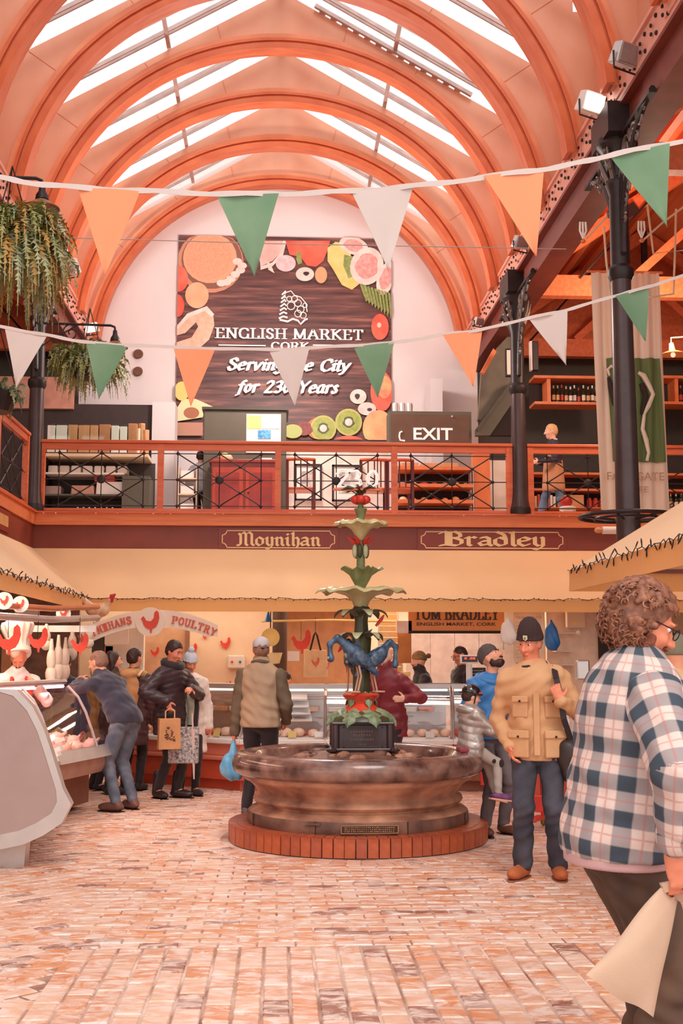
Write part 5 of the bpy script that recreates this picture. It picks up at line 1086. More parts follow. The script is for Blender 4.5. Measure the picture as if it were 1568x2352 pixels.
# lamps and ferns on the left columns
def bracket_lamp(lab, p, la, xe):
    t = thing('bracket_lamp', lab, 'lamp', p); q = MB(); q.lathe([(.0, .055), (.05, .05), (.09, .02), (.17, -.03), (.17, -.04), (.08, 0), (.0, .03)], n=24); q.build('shade', mat('lamp_brown', (150, 100, 70), .4), t, smooth=50)
    q = MB(); q.lathe([(.065, .05), (.06, .09), (.035, .13), (.03, .19)], n=12); q.build('gallery', iron, t, smooth=40); MB().ball((0, 0, -.03), .038, 8, 6).build('bulb', mat('bulb_warm', (1, 1, 1)), t)
    MB().tube([(0, 0, .18), (-.01, 0, .24), (-.06, 0, .26), (xe, 0, .28)], .017, 6).build('arm', iron, t)
    q = MB(); scroll(q, (xe*.55, .15), .12, PI/2, 1.4, .010, lambda u, v: Vector((u, 0, v))); q.tube([(xe, 0, -.1), (xe*.8, 0, .05), (xe*.45, 0, .27)], .011, 5); q.build('scroll', iron, t)
bracket_lamp('brown shaded lamp on an iron bracket above the large fern', PX(96, 470, 10.9), .2, -1.05)
bracket_lamp('dark lamp at the end of a long bracket by the left column', PX(264, 792, 15.2), .2, -1.05)
def fern(lab, c0, R, hgt, n, seed, cols, group=None):
    r = random.Random(seed); t = thing('hanging_fern', lab, 'plant', c0); q = MB(); q.lathe([(.0, -.2), (.16, -.18), (.24, 0), (.22, .02), (0, .02)], n=16); q.build('basket', iron, t)
    for a in (0, 2.1, 4.2): MB().cyl((.22*math.cos(a), .22*math.sin(a), 0), (0, 0, .75), .006, n=4).build('chain', iron, t)
    bs_ = [MB(), MB(), MB()]
    for k in range(n):
        a = r.uniform(0, 2*PI); e = r.uniform(-.2, 1.1); L1 = R*r.uniform(.35, 1.1); dr = hgt*r.uniform(.05, .8)*(1.1-max(0, e)*.6); b = bs_[r.choices((0, 1, 2), (4, 3, 3))[0]]; o_ = Vector((math.cos(a), math.sin(a), 0)); s_ = Vector((-math.sin(a), math.cos(a), 0)); p0 = Vector((0, 0, 0))+o_*.1; N_ = 13; pr = p0; tl = r.uniform(-.8, .8)
        for i in range(1, N_+1):
            t_ = i/N_; p = p0+o_*(L1*(1-(1-t_)**1.7))+Vector((0, 0, .3*R*max(0, e)*math.sin(t_*PI*.75)*2-dr*t_**2.2)); d = (p-pr).normalized(); lw = R*.13*r.uniform(.6, 1.2)*math.sin(PI*min(1, .12+.86*t_))
            for sg in (-1, 1):
                tip = p+(s_*math.cos(tl)+o_*math.sin(tl))*sg*lw+d*lw*.8+Vector((0, 0, r.uniform(-.03, .03))); m0 = p-d*.02; m1 = p+d*.022; b.add([m0, tip, m1+Vector((0, 0, .004))], [(0, 1, 2)])
                tip2 = (p+pr)/2+(s_*math.cos(tl)+o_*math.sin(tl))*sg*lw*.9+d*lw*.3+Vector((0, 0, r.uniform(-.04, .01))); b.add([(p+pr)/2-d*.018, tip2, (p+pr)/2+d*.02], [(0, 1, 2)])
            b.add([pr-s_*.004, pr+s_*.004, p+s_*.004, p-s_*.004], [(0, 1, 2, 3)]); pr = p
    for b, c in zip(bs_, cols): b.build('fronds', c, t, kind='stuff')
    return t
fc_ = [mat('fern_green', (136, 140, 78), .6, col2=(176, 174, 110), scale=9), mat('fern_grey_green', (120, 132, 98), .6, col2=(186, 190, 150), scale=9), mat('fern_ochre', (196, 146, 74), .6, col2=(170, 140, 76), scale=9)]
fern('large drooping fern in a hanging basket at the left edge', PX(22, 560, 10.6), .50, .95, 620, 2, fc_)
fern('smaller fern basket hanging right of the left column', PX(203, 838, 15.0), .40, .52, 340, 5, [fc_[0], fc_[1], fc_[0]])
fern('pale fern tips hanging left of the left railing', PX(-12, 905, 11.5), .22, .3, 60, 8, [fc_[1]]*3)
# floodlights on the beams
def flood(lab, px, py, xx, lit=False, s=1.0, face=1):
    p = SX(px, py, xx); t = thing('floodlight', lab, 'floodlight', p, face*.5); q = MB(); q.box((0, 0, 0), (.26*s, .14*s, .2*s), (.35, 0, 0), taper=.8); q.build('housing', alum if not lit else paper, t, bevel=.015); MB().box((0, -.075*s, -.03), (.23*s, .012, .16*s), (.35, 0, 0)).build('lens', mat('flood_lit', (255, 245, 235), .3, emit=3.0) if lit else mat('flood_lens', (150, 130, 126), .2), t); MB().tube([(-.14*s, 0, 0), (-.14*s, 0, -.16*s), (.14*s, 0, -.16*s), (.14*s, 0, 0)], .01, 5).build('yoke', iron, t)
flood('grey floodlight on the right roof beam near the top edge', 1434, 125, 3.12); flood('lit white floodlight on the right beam, above the near column', 1354, 235, 3.05, True); flood('small grey floodlight behind the large orange pennant', 1194, 556, 3.1, s=.8); flood('small white camera housing at the wall end of the right beam', 1098, 737, 3.1, s=.6)
flood('lit pale floodlight above the left beam', 138, 572, -3.1, True, .8, -1); flood('dark floodlight on the left roof beam', 160, 612, -3.05, s=1.1, face=-1); flood('lit small floodlight at the foot of the left beam', 212, 752, -3.05, True, .8, -1)
# black ring round the near column, and roller end
hr = thing('iron_hoop', 'flat black iron hoop fixed round the near column', 'hoop', (3.24, 10.75, 2.86)); MB().tube([(.43*math.cos(a), .43*math.sin(a), 0) for a in [2*PI*i/40 for i in range(40)]], .02, 8, closed=True).build('ring', iron, hr); MB().tube([(.30*math.cos(a), .30*math.sin(a), -.02) for a in [2*PI*i/32 for i in range(32)]], .012, 6, closed=True).build('inner_ring', iron, hr)
for k in range(6): a = 2*PI*k/6; MB().cyl((.11*math.cos(a), .11*math.sin(a), -.03), (.43*math.cos(a), .43*math.sin(a), 0), .012, n=5).build('spoke', iron, hr)
ro = thing('awning_roller', 'white roller end with a turned knob by the black hoop', 'roller', PX(1400, 1218, 15.2)); MB().cyl((-.1, 0, 0), (.3, 0, 0), .05, n=14).build('tube', paper, ro, smooth=40); MB().ball((-.15, 0, 0), (.06, .04, .04), 10, 7).build('knob', kraft, ro, smooth=60)
for i, (px, py) in enumerate(((317, 812), (316, 852))): o = MB().lathe([(.0, 0), (.07, 0), (.085, -.03), (.06, -.05), (0, -.02)], n=16, R=Matrix.Rotation(PI/2, 3, 'X')).build('wall_vent', mat('vent_brown', (110, 70, 50), .5), None, PX(px, py, 19.93)); tag(o, ['round brown wall vent, upper of two, left of the banner', 'round brown wall vent, lower of two, left of the banner'][i], 'vent')

# ================================================================== THE STALLS (ground floor)
def rooster(par, name, m_, c0, s, d=.012, flip=1, lab=None, ry=0):
    P_ = [(-.5, .15), (-.38, .30), (-.30, .22), (-.2, .05), (.05, .02), (.2, .2), (.22, .5), (.35, .62), (.46, .5), (.5, .2), (.42, -.1), (.3, -.3), (.12, -.38), (.1, -.6), (.02, -.6), (.0, -.4), (-.18, -.36), (-.34, -.18), (-.4, .05)]
    q = MB(); q.prism([(flip*x*s, z*s) for x, z in P_], lambda u, v, w: Vector((u, w, v)), d); o = q.build(name, m_, par, c0); o.rotation_euler.z = ry
    if lab and c0[1] < 17: MB().cyl((0, d/2, .02), (0, d/2, .02+(1.95-c0[2] if c0[1] < 14 else 2.02-c0[2])), .003, n=4).build('cord', iron, o)
    if lab: tag(o, lab, 'rooster cut-out')
    return o
rst = mat('rooster_red', (222, 66, 46), .5, var=.1)
# back display counters, a bent run of glass cases
def case(lab, A, B, base, htop=1.20, hl=.60, dep=.8, band=None):
    A = Vector(A); B = Vector(B); L1 = (B-A).length; ang = math.atan2(B.y-A.y, B.x-A.x); t = thing('display_counter', lab, 'display counter', (A.x, A.y, 0), ang)
    MB().b2(0, L1, .10, dep, 0, .12).build('plinth', base, t); MB().b2(0, L1, 0.02, dep, .12, .34).build('lower_panel', base, t, bevel=.01); MB().b2(0, L1, -.03, .06, .345, .40).build('bumper', band or base, t, bevel=.02); MB().b2(0, L1, .03, dep, .40, hl-.06).build('upper_panel', band or base, t, bevel=.01)
    MB().b2(0, L1, -.02, dep, hl-.06, hl).build('ledge', white, t, bevel=.012); MB().b2(0, L1, dep-.05, dep, hl, htop).build('back_panel', steel, t)
    MB().b2(0, L1, .24, dep+.02, htop, htop+.03).build('top_shelf', mat('counter_top', (240, 230, 220), .25), t); MB().b2(0, L1, .22, .25, htop-.01, htop+.04).build('top_rail', alum, t)
    q = MB(); n = 8; V = []
    for i in range(n+1):
        a = i/n*PI/2; y = .24-.22*math.cos(a)**1.2 if i < n else .24; z = hl+.02+(htop-hl-.02)*math.sin(a); V += [(.02, y, z), (L1-.02, y, z), (.02, y+.006, z), (L1-.02, y+.006, z)]
    q.add(V, [f for i in range(n) for f in ((4*i, 4*i+1, 4*i+5, 4*i+4), (4*i+3, 4*i+2, 4*i+6, 4*i+7), (4*i, 4*i+4, 4*i+6, 4*i+2), (4*i+1, 4*i+3, 4*i+7, 4*i+5))]); q.build('curved_glass', gls, t, smooth=60)
    for x in (0.01, L1-.01): MB().tube([(x, v[1], v[2]) for v in V[::4]], .012, 6).build('glass_frame', steel, t)
    MB().b2(.03, L1-.03, .27, .29, htop-.045, htop-.02).build('strip_light', mat('case_lamp', (255, 240, 225), .4, emit=1.4), t); MB().b2(.03, L1-.03, .1, dep-.08, hl, hl+.02).build('tray_bed', paper, t); MB().b2(.03, L1-.03, .42, dep-.06, hl+.28, hl+.30).build('inner_shelf', gls, t)
    return t, L1, ang
red_b = mat('counter_red', (206, 84, 56), .35, var=.06); salm = mat('counter_salmon', (224, 130, 108), .35, var=.05); brnb = mat('counter_brown', (150, 96, 72), .4)
g1, g2, g3, g4, g5 = (-1.98, 15.25), (-.45, 14.05), (.55, 13.95), (2.05, 13.9), (3.5, 13.75)
for k, (lab, A, B, bm2, bd) in enumerate((('white topped glass meat counter with stepped red base behind the two women', g1, g2, red_b, salm), ('glass counter with white trays behind the man holding the blue bag', g2, g3, red_b, salm), ('glass poultry counter directly behind the fountain pedestal', g3, g4, brnb, offw), ('glass meat counter behind the seated child', g4, g5, brnb, red_b))):
    t, L1, ang = case(lab, A, B, bm2, band=bd); ca_, sa_ = math.cos(ang), math.sin(ang); where = ['behind the two women', 'behind the blue bag man', 'behind the fountain pedestal', 'behind the seated child'][k]
    wp = lambda u, v, z: (A[0]+u*ca_-v*sa_, A[1]+u*sa_+v*ca_, z)
    cols = [foodc[0], foodc[1], foodc[4], mat('raw_chicken', (244, 202, 176), .4), mat('raw_meat', (214, 96, 76), .4)]
    for i in range(int(L1/.15)):
        for row in range(2):
            r_ = rg.uniform(.05, .07); mm = cols[3] if (k in (1, 2) and row == 0) else rg.choice(cols); q = MB()
            if row == 0: q.ball((0, 0, 0), (r_*1.15, r_*1.2, r_*.8), 10, 7); nm = 'chicken' if mm is cols[3] else 'meat_joint'
            else: q.ball((0, 0, 0), (r_*.7, r_*1.7, r_*.55), 9, 6); nm = 'sausage'
            o = q.build(nm, mm, None, wp(.1+i*.15+rg.uniform(-.02, .02), .18+row*.22, .62+r_*(.8 if row == 0 else .55)), smooth=60); o.rotation_euler.z = rg.uniform(-.5, .5); tag(o, '%s row %s in the counter %s' % (['front', 'second'][row], {'chicken': 'pale chicken', 'meat_joint': 'round meat', 'sausage': 'long meat'}[nm], where), 'meat', '%s in the %s row %s' % (nm, ['front', 'second'][row], where))
    for i in range(int(L1/.22)):
        o = MB().box((0, 0, .03), (.18, .22, .06), taper=1.1).build('food_tray', rg.choice([paper, offw, foodc[0], foodc[1]]), None, wp(.14+i*.22, .6, .90), bevel=.008); o.rotation_euler.z = ang; tag(o, 'tray on the shelf of the counter '+where, 'tray', 'shelf trays '+where)
    for i in range(3): 
        q = MB(); q.b2(-.05, .05, 0, .004, 0, .07); o = q.build('price_card', rg.choice([paper, mat('price_yellow', (244, 214, 130), .6)]), None, wp(.3+i*L1/3.2, .08, .62)); o.rotation_euler = (-.25, 0, ang); tag(o, 'small price card standing in the counter '+where, 'price card', 'price cards '+where)
for i in range(4): o = MB().box((0, 0, .012), (.66, .30, .024)).build('white_tray', paper, None, (.02+.02*i, 14.35+.03*i, 1.08-.085*i), bevel=.006); o.rotation_euler.x = .25; tag(o, ['topmost', 'second', 'third', 'lowest'][i]+' wide white tray leaning in the counter right of the blue bag man', 'tray')
# left foreground refrigerated counter: rounded end, curved glass
PR = [(-60, 1588), (0, 1589), (30, 1598), (62, 1632), (86, 1680), (104, 1734), (118, 1780), (129, 1815), (131, 1842), (118, 1868), (84, 1890), (44, 1908), (0, 1917), (-60, 1919)]
sec = [(PX(x, y, 9.0).x, PX(x, y, 9.0).z) for x, y in PR]
mc = thing('refrigerated_counter', 'large grey ended curved glass chicken counter in the left foreground', 'display counter', (0, 0, 0))
AX = [(0.0, 9.0), (-.34, 11.2)]
q = MB(); back = [(-3.2, sec[-1][1]), (-3.2, sec[0][1])]; q.prism(sec+back, lambda u, v, w: Vector((u, 9.0+w, v)), .07); q.build('end_panel', mat('grey_laminate', (172, 146, 140), .5, var=.03), mc)
q = MB(); pts = [Vector((x, 8.995, z)) for x, z in sec]; V = []; nrm2 = []
for i, p in enumerate(pts):
    t_ = (pts[min(i+1, len(pts)-1)]-pts[max(i-1, 0)]).normalized(); n_ = Vector((-t_.z, 0, t_.x)); n_ = -n_ if n_.dot(p-Vector((-2.4, 9, .7))) < 0 else n_
    wd_ = .0 if i in (0, 1) else (.085 if i > 7 else .03); V += [p, p+n_*(.02+wd_), p+n_*(.02+wd_)+Vector((0, .12, 0)), p+Vector((0, .12, 0))]
q.add(V, [(4*i+j, 4*i+(j+1) % 4, 4*i+4+(j+1) % 4, 4*i+4+j) for i in range(len(pts)-1) for j in range(4)]); q.build('metal_trim', alum, mc, smooth=40)
def loft(name, m_, i0, i1, inset, stations, par, th=.008, smooth=50):
    q = MB(); V = []; K = i1-i0+1
    for (dx, y, sc_) in stations:
        for off in (0, th):
            for (x, z) in sec[i0:i1+1]: V.append((x+dx-inset-off, y, z-(.01 if inset else 0)))
    ns = len(stations); F_ = []
    for s_ in range(ns-1):
        for j in range(K-1):
            a = s_*2*K+j; c_ = a+2*K; F_ += [(a, a+1, c_+1, c_), (a+K, c_+K, c_+K+1, a+K+1)]
    for s_ in (0, ns-1):
        for j in range(K-1): a = s_*2*K+j; F_.append((a, a+K, a+K+1, a+1))
    q.add(V, F_); return q.build(name, m_, par, smooth=smooth)
st = [(0, 9.08, 1), (-.16, 10.1, 1), (-.38, 11.15, 1)]
loft('curved_glass', glass('counter_glass', (1, .93, .93), .10), 2, 7, .0, st, mc); loft('front_bumper', alum, 6, 8, -.01, st, mc, .05); loft('base_panel', brnb, 8, 12, .08, st, mc, .03)
st2 = [(-.38, 11.2, 1), (-.13, 12.1, 1), (.02, 12.75, 1)]
m2 = thing('refrigerated_counter', 'curved glass chicken counter the man in the navy jacket leans on', 'display counter', (0, 0, 0))
loft('curved_glass', glass('counter_glass'), 2, 6, .0, st2, m2); loft('front_bumper', alum, 6, 7, -.02, st2, m2, .05); loft('front_panel', mat('counter_taupe', (178, 136, 116), .4), 7, 9, .06, st2, m2, .03)
q = MB(); V = []
for (dx, y, _) in st2: V += [(-2.0+dx, y, .05), (-2.0+dx, y, .52), (-3.0, y, .52), (-3.0, y, .05)]
q.add(V, [(4*i+j, 4*i+(j+1) % 4, 4*i+4+(j+1) % 4, 4*i+4+j) for i in range(2) for j in range(4)]+[(0, 3, 2, 1), (8, 9, 10, 11)]); q.build('base', brnb, m2)
for par, ss in ((mc, st), (m2, st2)):
    q = MB(); q.tube([(-2.28+dx*.9, y, 1.30) for dx, y, _ in ss], .03, 8); q.build('top_rail', alum, par, smooth=40)
    q = MB(); V = []
    for (dx, y, _) in ss: V += [(-1.78+dx, y, .60), (-2.65+dx*.5, y, .78), (-2.65+dx*.5, y, .74), (-1.78+dx, y, .56)]
    q.add(V, [(4*i+j, 4*i+(j+1) % 4, 4*i+4+(j+1) % 4, 4*i+4+j) for i in range(2) for j in range(4)]); q.build('tray_bed', mat('pink_white_bed', (244, 214, 210), .5), par)
    q = MB(); q.tube([(-2.3+dx, y, 1.25) for dx, y, _ in ss], .018, 6); q.build('tube_lamp', mat('pink_tube', (255, 205, 215), .4, emit=2.2), par)
    for (dx, y, _) in ss[1:]:
        q = MB(); q.tube([(x+dx-.01, y, z) for x, z in sec[2:8]], .014, 6); q.build('glass_frame', steel, par)
for j, (dx, y) in enumerate(((-.02, 9.25), (-.32, 10.9))): MB().box((-1.98+dx, y, .09), (.22, .16, .2), taper=1.1).build('foot', alum, mc)
MB().b2(-2.9, -2.1, 9.2, 10.8, .05, .16).build('undertray', iron, mc)
lamp('counter_tube_light', (-2.35, 10.2, 1.2), 5, (1, .75, .78), 1.6, 'AREA', (0, 0, PI/2), .06)
lamp('counter_tube_light', (-2.35, 12.0, 1.2), 5, (1, .75, .78), 1.3, 'AREA', (0, 0, PI/2), .06)
ck = mat('pink_chicken', (246, 182, 164), .35, col2=(250, 210, 196), scale=8)
for i in range(44):
    y = 9.3+(i//4)*.31+rg.uniform(-.03, .03); u = (i % 4)*.17; dx = -.16*(y-9)/1.1 if y < 11.2 else -.38+(y-11.2)*.26; x = -1.86+dx-u; z = .62+(u)*.2; q = MB()
    q.ball((0, 0, .05), (.075, .10, .06), 10, 7)
    for s2 in (-1, 1): q.cyl((s2*.03, .07, .06), (s2*.055, .15, .10), .026, .010, n=6)
    o = q.build('raw_chicken', ck, None, (x, y, z), smooth=60); o.rotation_euler.z = rg.uniform(-.4, .4); tag(o, 'pale pink raw chicken laid in the left curved glass counter', 'meat', 'raw chickens in the left counter')
for i in range(5): o = MB().box((0, 0, .02), (.10, .16, .04)).build('price_card', paper, None, (-1.86-.07*i, 10.0+i*.5, .68+.01*i)); o.rotation_euler = (0, -.4, 0); tag(o, 'small white price block among the chickens in the left counter', 'price card', 'price blocks in the left counter')
# poultry stall: rails, round rooster plates, hanging birds
for i, (y0_, z_, r_) in enumerate(((1380, 0, .03), (1405, 0, .035))): tag(MB().tube([PX(-40, y0_+8, 10.5), PX(120, y0_+18, 12), PX(225, y0_+14, 14)], r_, 8).build('hanging_rail', mat('copper_rail', (206, 120, 76), .4) if i == 0 else alum), ['copper coloured rail running above the poultry stall', 'thick pale metal rail running above the poultry stall'][i], 'rail')
for i, (px, py, Y, l) in enumerate(((10, 1380, 10.6, 'round white rooster plate at the left edge'), (47, 1388, 11.2, 'pinkish round rooster plate, second from the left edge'), (146, 1409, 12.6, 'smallest round white rooster plate by the copper rail'))):
    t = thing('rooster_plate', l, 'plate sign', PX(px, py, Y)); q = MB(); q.lathe([(.0, 0), (.075 if i < 2 else .068, 0), (.078, .008), (0, .012)], n=26, R=Matrix.Rotation(PI/2, 3, 'X')); q.build('disc', paper, t); rooster(t, 'rooster', rst, (0, -.02, 0), .075, .006)
for i, (px, py, Y, s) in enumerate(((18, 1470, 11, .21), (86, 1470, 11.6, .18), (182, 1480, 12.4, .17))): rooster(None, 'rooster_sign', rst, PX(px, py, Y), s*1.1, .01, 1, ['red rooster cut-out hanging at the left edge', 'red rooster cut-out beside the chef hat', 'red rooster cut-out above the navy jacket man'][i])
for i, (px, py, Y, h) in enumerate(((118, 1500, 12.6, .5), (134, 1490, 12.9, .52), (150, 1495, 13.2, .5), (60, 1470, 12.4, .36), (36, 1468, 12.2, .36), (166, 1470, 13.4, .4), (204, 1462, 13.6, .3), (106, 1465, 12.8, .3))):
    q = MB(); q.ball((0, 0, -h*.45), (.05, .05, h*.25), 10, 7); q.ball((0, 0, -h*.75), (.06, .055, h*.2), 10, 7); q.cyl((0, 0, 0), (0, 0, -h*.3), .014, .03, n=8); o = q.build('hanging_bird', mat('plucked_bird', (244, 222, 200), .5), None, PX(px, py, Y)+Vector((0, 0, .15)), smooth=60); tag(o, 'pale plucked bird hanging above the left counter', 'poultry', 'plucked birds above the left counter')
tag(MB().b2(*ext(40, 1438, 220, 1446, 13.0)[:2], 13.0, 13.06, 1.83, 1.9).build('stall_sign', paper), 'long white stall fascia above the hanging birds', 'sign')
tag(MB().b2(-6.9, -2.6, 15.6, 15.7, 0, 2.6).build('stall_partition', mat('stall_dark', (92, 66, 56), .6, col2=(150, 110, 90), scale=5)), 'dark cluttered partition behind the poultry stall', 'partition')
for i, (px, py, w, h, c_) in enumerate(((20, 1535, .2, .5, kraft), (60, 1405, .3, .1, paper), (225, 1480, .16, .22, dark), (250, 1500, .12, .2, orw), (228, 1540, .25, .1, mat('price_yellow', (1, 1, 1))), (285, 1500, .5, .7, offw))): p = PX(px, py, 15.44); tag(MB().b2(-w/2, w/2, 0, .15, -h/2, h/2).build('stall_box', c_, None, p, bevel=.01), ['tan upright box behind the chef', 'white box on the poultry rail', 'dark case on the stall wall', 'orange case on the stall wall', 'yellow tray behind the fair haired child', 'tall pale fridge panel behind the woman with the backpack'][i], 'box')
rf = thing('rooster_figure', 'painted rooster figure perched at the awning corner', 'figurine', PX(225, 1402, 14.6)); S = SDF(.04); S.ell((0, 0, 0), np.array((.14, .08, .09))).cap((-.08, 0, .02), (-.2, 0, .16), .06, .03).cap((.08, 0, .03), (.14, 0, .12), .05, .035).cap((.0, 0, -.06), (0, 0, -.15), .03, .02); solid('body', S, .015, mat('rooster_brown', (206, 140, 100), .5, col2=(232, 196, 160), scale=12), rf); MB().tube([(.15, 0, .1), (.17, 0, .18), (.21, 0, .2)], [.03, .035, .01], 6).build('comb', mat('comb_red', (186, 48, 44), .5), rf); MB().cyl((0, 0, -.14), (0, 0, -.16), .06, n=10).build('stand', offw, rf)
# curved POULTRY sign
ps = thing('poultry_sign', 'long curved cream sign with red lettering ending in POULTRY and a rooster', 'sign', PX(368, 1430, 14.35)); sg = mat('sign_cream', (242, 214, 190), .6, var=.02); q = MB(); top = []; bot = []; XW = PX(500, 1430, 14.35).x-ps.location.x; XE = PX(183, 1430, 14.35).x-ps.location.x
arcz = lambda u: .105-.17*((u+.06)/.72)**2*1.0
for i in range(31): u = XE+(XW-XE)*i/30; top.append((u, arcz(u)+.05)); bot.append((u, arcz(u)-.15+(.05 if i > 28 or i < 2 else 0)))
q.prism(bot+top[::-1], lambda u, v, w: Vector((u, w, v)), .03); q.build('board', sg, ps)
q = MB(); q.lathe([(0, 0), (.175, 0), (.175, .02), (0, .02)], n=32, R=Matrix.Rotation(PI/2, 3, 'X')); q.build('round_emblem', sg, ps, (-.12, -.0, .01)); rooster(ps, 'rooster', rst, (-.12, -.035, .01), .22, .006)
rl = mat('red_letters', (214, 82, 52), .5)
def curved(text, x0, x1, h_, zoff):
    q = MB(); x = x0; nn = len(text)
    for i, ch in enumerate(text):
        u = x0+(x1-x0)*(i+.5)/nn; s_ = -2*.17*(u+.06)/.72**2; d_ = Vector((1, 0, s_)).normalized(); up = Vector((-d_.z, 0, d_.x)); wch = (x1-x0)/nn*.8
        write(q, ch, 's', Vector((u, -.012, arcz(u)+zoff))-d_*wch/2, d_, up, h_, nib=1.5, thick=.6, width=wch, depth=.005)
    q.build('lettering', rl, ps)
curved('POULTRY', .13, .66, .085, -.10); curved('MOYNIHANS', -.95, -.335, .085, -.09)
tag(MB().b2(*ext(240, 1445, 295, 1478, 15.2)[:2], 15.2, 15.23, 1.72, 1.92).build('small_sign', sg), 'small cream sign hanging below the curved sign', 'sign')
# items hanging in the middle
pilr = tag(MB().cyl((0, 0, 0), (0, 0, 3.0), .10, n=16).build('dark_post', mat('brown_post', (74, 48, 36), .5), None, (PX(642, 1500, 16.2).x, 16.2, 0), smooth=30), 'dark brown round post behind the scale dial', 'post')
sd = thing('weighing_dial', 'round yellow rimmed weighing dial hanging by the dark post', 'scale', PX(621, 1464, 15.6)); MB().lathe([(0, 0), (.11, 0), (.12, .02), (.12, .05), (0, .05)], n=28, R=Matrix.Rotation(PI/2, 3, 'X')).build('rim', mat('dial_yellow', (232, 200, 110), .4), sd, smooth=30); MB().lathe([(0, 0), (.095, 0), (0, .004)], n=28, R=Matrix.Rotation(PI/2, 3, 'X')).build('face', offw, sd, (-.0, -.008, 0)); MB().ball((0, -.02, 0), (.03, .01, .03), 10, 6).build('hub', iron, sd); MB().lathe([(.0, -.36), (.12, -.34), (.16, -.2), (.15, -.2), (0, -.32)], n=20).build('pan', mat('pan_cream', (236, 206, 150), .4), sd); MB().cyl((0, 0, .1), (0, 0, .5), .008, n=5).build('hook', iron, sd)
o = MB().cyl((0, 0, 0), (0, 0, .13), .055, .012, n=16).build('blue_cone', mat('blue_plastic', (42, 108, 176), .4), None, PX(616, 1428, 15.7), smooth=30); tag(o, 'small blue cone shade above the scale dial', 'lampshade')
for i, (px, py, Y, s) in enumerate(((691, 1474, 15.9, .27), (597, 1478, 17.97, .18), (517, 1478, 17.97, .16), (440, 1492, 17.97, .16), (355, 1498, 17.56, .13), (525, 1570, 17.97, .07), (470, 1462, 17.97, .07))): rooster(None, 'rooster_sign', rst, PX(px, py, Y), s, .01, -1 if i == 99 else 1, ['large bright red rooster cut-out left of the canvas tote', 'small red rooster sign left of the scale dial', 'small red rooster sign on the cream wall above the white counter', 'red rooster sign behind the bobble hat', 'faint red rooster sign behind the dark haired woman', 'tiny red rooster sticker low on the cream wall', 'tiny red rooster sticker high on the cream wall'][i])
tb = thing('tote_bag', 'cream canvas tote with black handles and a red rooster hanging on display', 'bag', PX(724, 1556, 15.8)); MB().cyl((0, .0, .58), (0, 0, .80), .004, n=4).build('hook', iron, tb); q = MB(); q.prism([(-.155, 0), (.17, 0), (.145, .36), (-.15, .37)], lambda u, v, w: Vector((u, w, v)), .03); q.build('body', mat('canvas_cream', (240, 196, 150), .85), tb, bevel=.008); MB().tube([(-.07, 0, .36), (-.02, 0, .56), (0, 0, .6), (.02, 0, .56), (.07, 0, .36)], .014, 6).build('handle', iron, tb); rooster(tb, 'rooster', mat('rooster_faded', (226, 110, 70), .6), (0, -.006, .2), .11, .004)
tag(MB().tube([PX(600, 1427, 15.8), PX(760, 1424, 15.8), PX(912, 1428, 15.8)], .016, 6).build('hanging_rail', mat('rail_yellow', (240, 206, 140), .4)), 'pale yellow rail behind the fountain column', 'rail')
tag(MB().b2(*ext(655, 1410, 830, 1590, 17.0)[:2], 17.0, 17.1, .3, 2.3).build('tan_screen', mat('tan_screen', (206, 152, 112), .7)), 'tan screen behind the tote bag', 'screen')
o = MB().b2(0, .16, 0, .02, 0, .13).build('paper_sign', paper, None, PX(660, 1518, 15.9)); tag(o, 'small white paper beneath the large red rooster', 'paper')
o = MB().b2(-.13, .13, 0, .1, -.1, .1).build('wall_dispenser', offw, None, PX(542, 1520, 17.88), bevel=.02); tag(o, 'pale square dispenser with red and blue dots on the cream wall', 'dispenser')
for s2, mm in ((-1, rst), (1, mat('blue_plastic', (1, 1, 1)))): MB().ball((s2*.06, -.01, 0), .02, 6, 5).build('button', mm, o)
for i, (px, py, w, h) in enumerate(((298, 1440, .02, .3), (330, 1480, .5, .9))): pass
dr = thing('grey_door', 'tan door frame behind the dark haired woman', 'door', PX(355, 1470, 17.6)); dr.location.z = 0; MB().b2(-.45, .45, .05, .1, 0, 2.0).build('leaf', mat('door_tan', (206, 156, 120), .6), dr)
for s2 in (-1, 1): MB().b2(s2*.48-.03, s2*.48+.03, 0, .1, 0, 2.05).build('jamb', mat('door_jamb', (150, 104, 80), .6), dr)
# louvred panel, paper roll, Bradley sign, white cold room wall
lvp = thing('slatted_panel', 'cream slatted panel leaning right of the fountain column', 'panel', (PX(894, 1600, 15.9).x, 15.9, .95))
MB().b2(-.15, -.13, 0, .04, 0, 1.35).build('stile', mat('frame_white', (244, 234, 226), .5), lvp); q = MB(); q.bar((.10, .02, 1.3), (.22, .02, 0), .02, .03); q.build('stile', mat('frame_white', (1, 1, 1)), lvp)
for i in range(17): MB().b2(-.13, .12+.08*(1-i/17), .01, .035, .02+i*.078, .09+i*.078).build('slat', mat('slat_cream', (240, 206, 150), .6), lvp)
o = MB().b2(-.09, .09, 0, .03, -.22, .22).build('brown_paper', mat('brown_kraft', (206, 130, 70), .7), None, PX(929, 1485, 15.7)); tag(o, 'hanging brown paper sheet left of the English Market sign', 'paper')
o = MB().b2(-.1, .1, 0, .05, -.08, .08).build('sausage_picture', mat('pic_pink', (244, 206, 190), .5, col2=(240, 232, 228), scale=14), None, PX(928, 1440, 15.6)); tag(o, 'pink and white picture card above the brown paper', 'picture')
bsn = thing('butcher_sign', 'orange fascia sign reading English Market, Cork below a larger cut off name', 'sign', PX(1048, 1428, 15.6)); w = PX(1158, 1428, 15.6).x-PX(938, 1428, 15.6).x
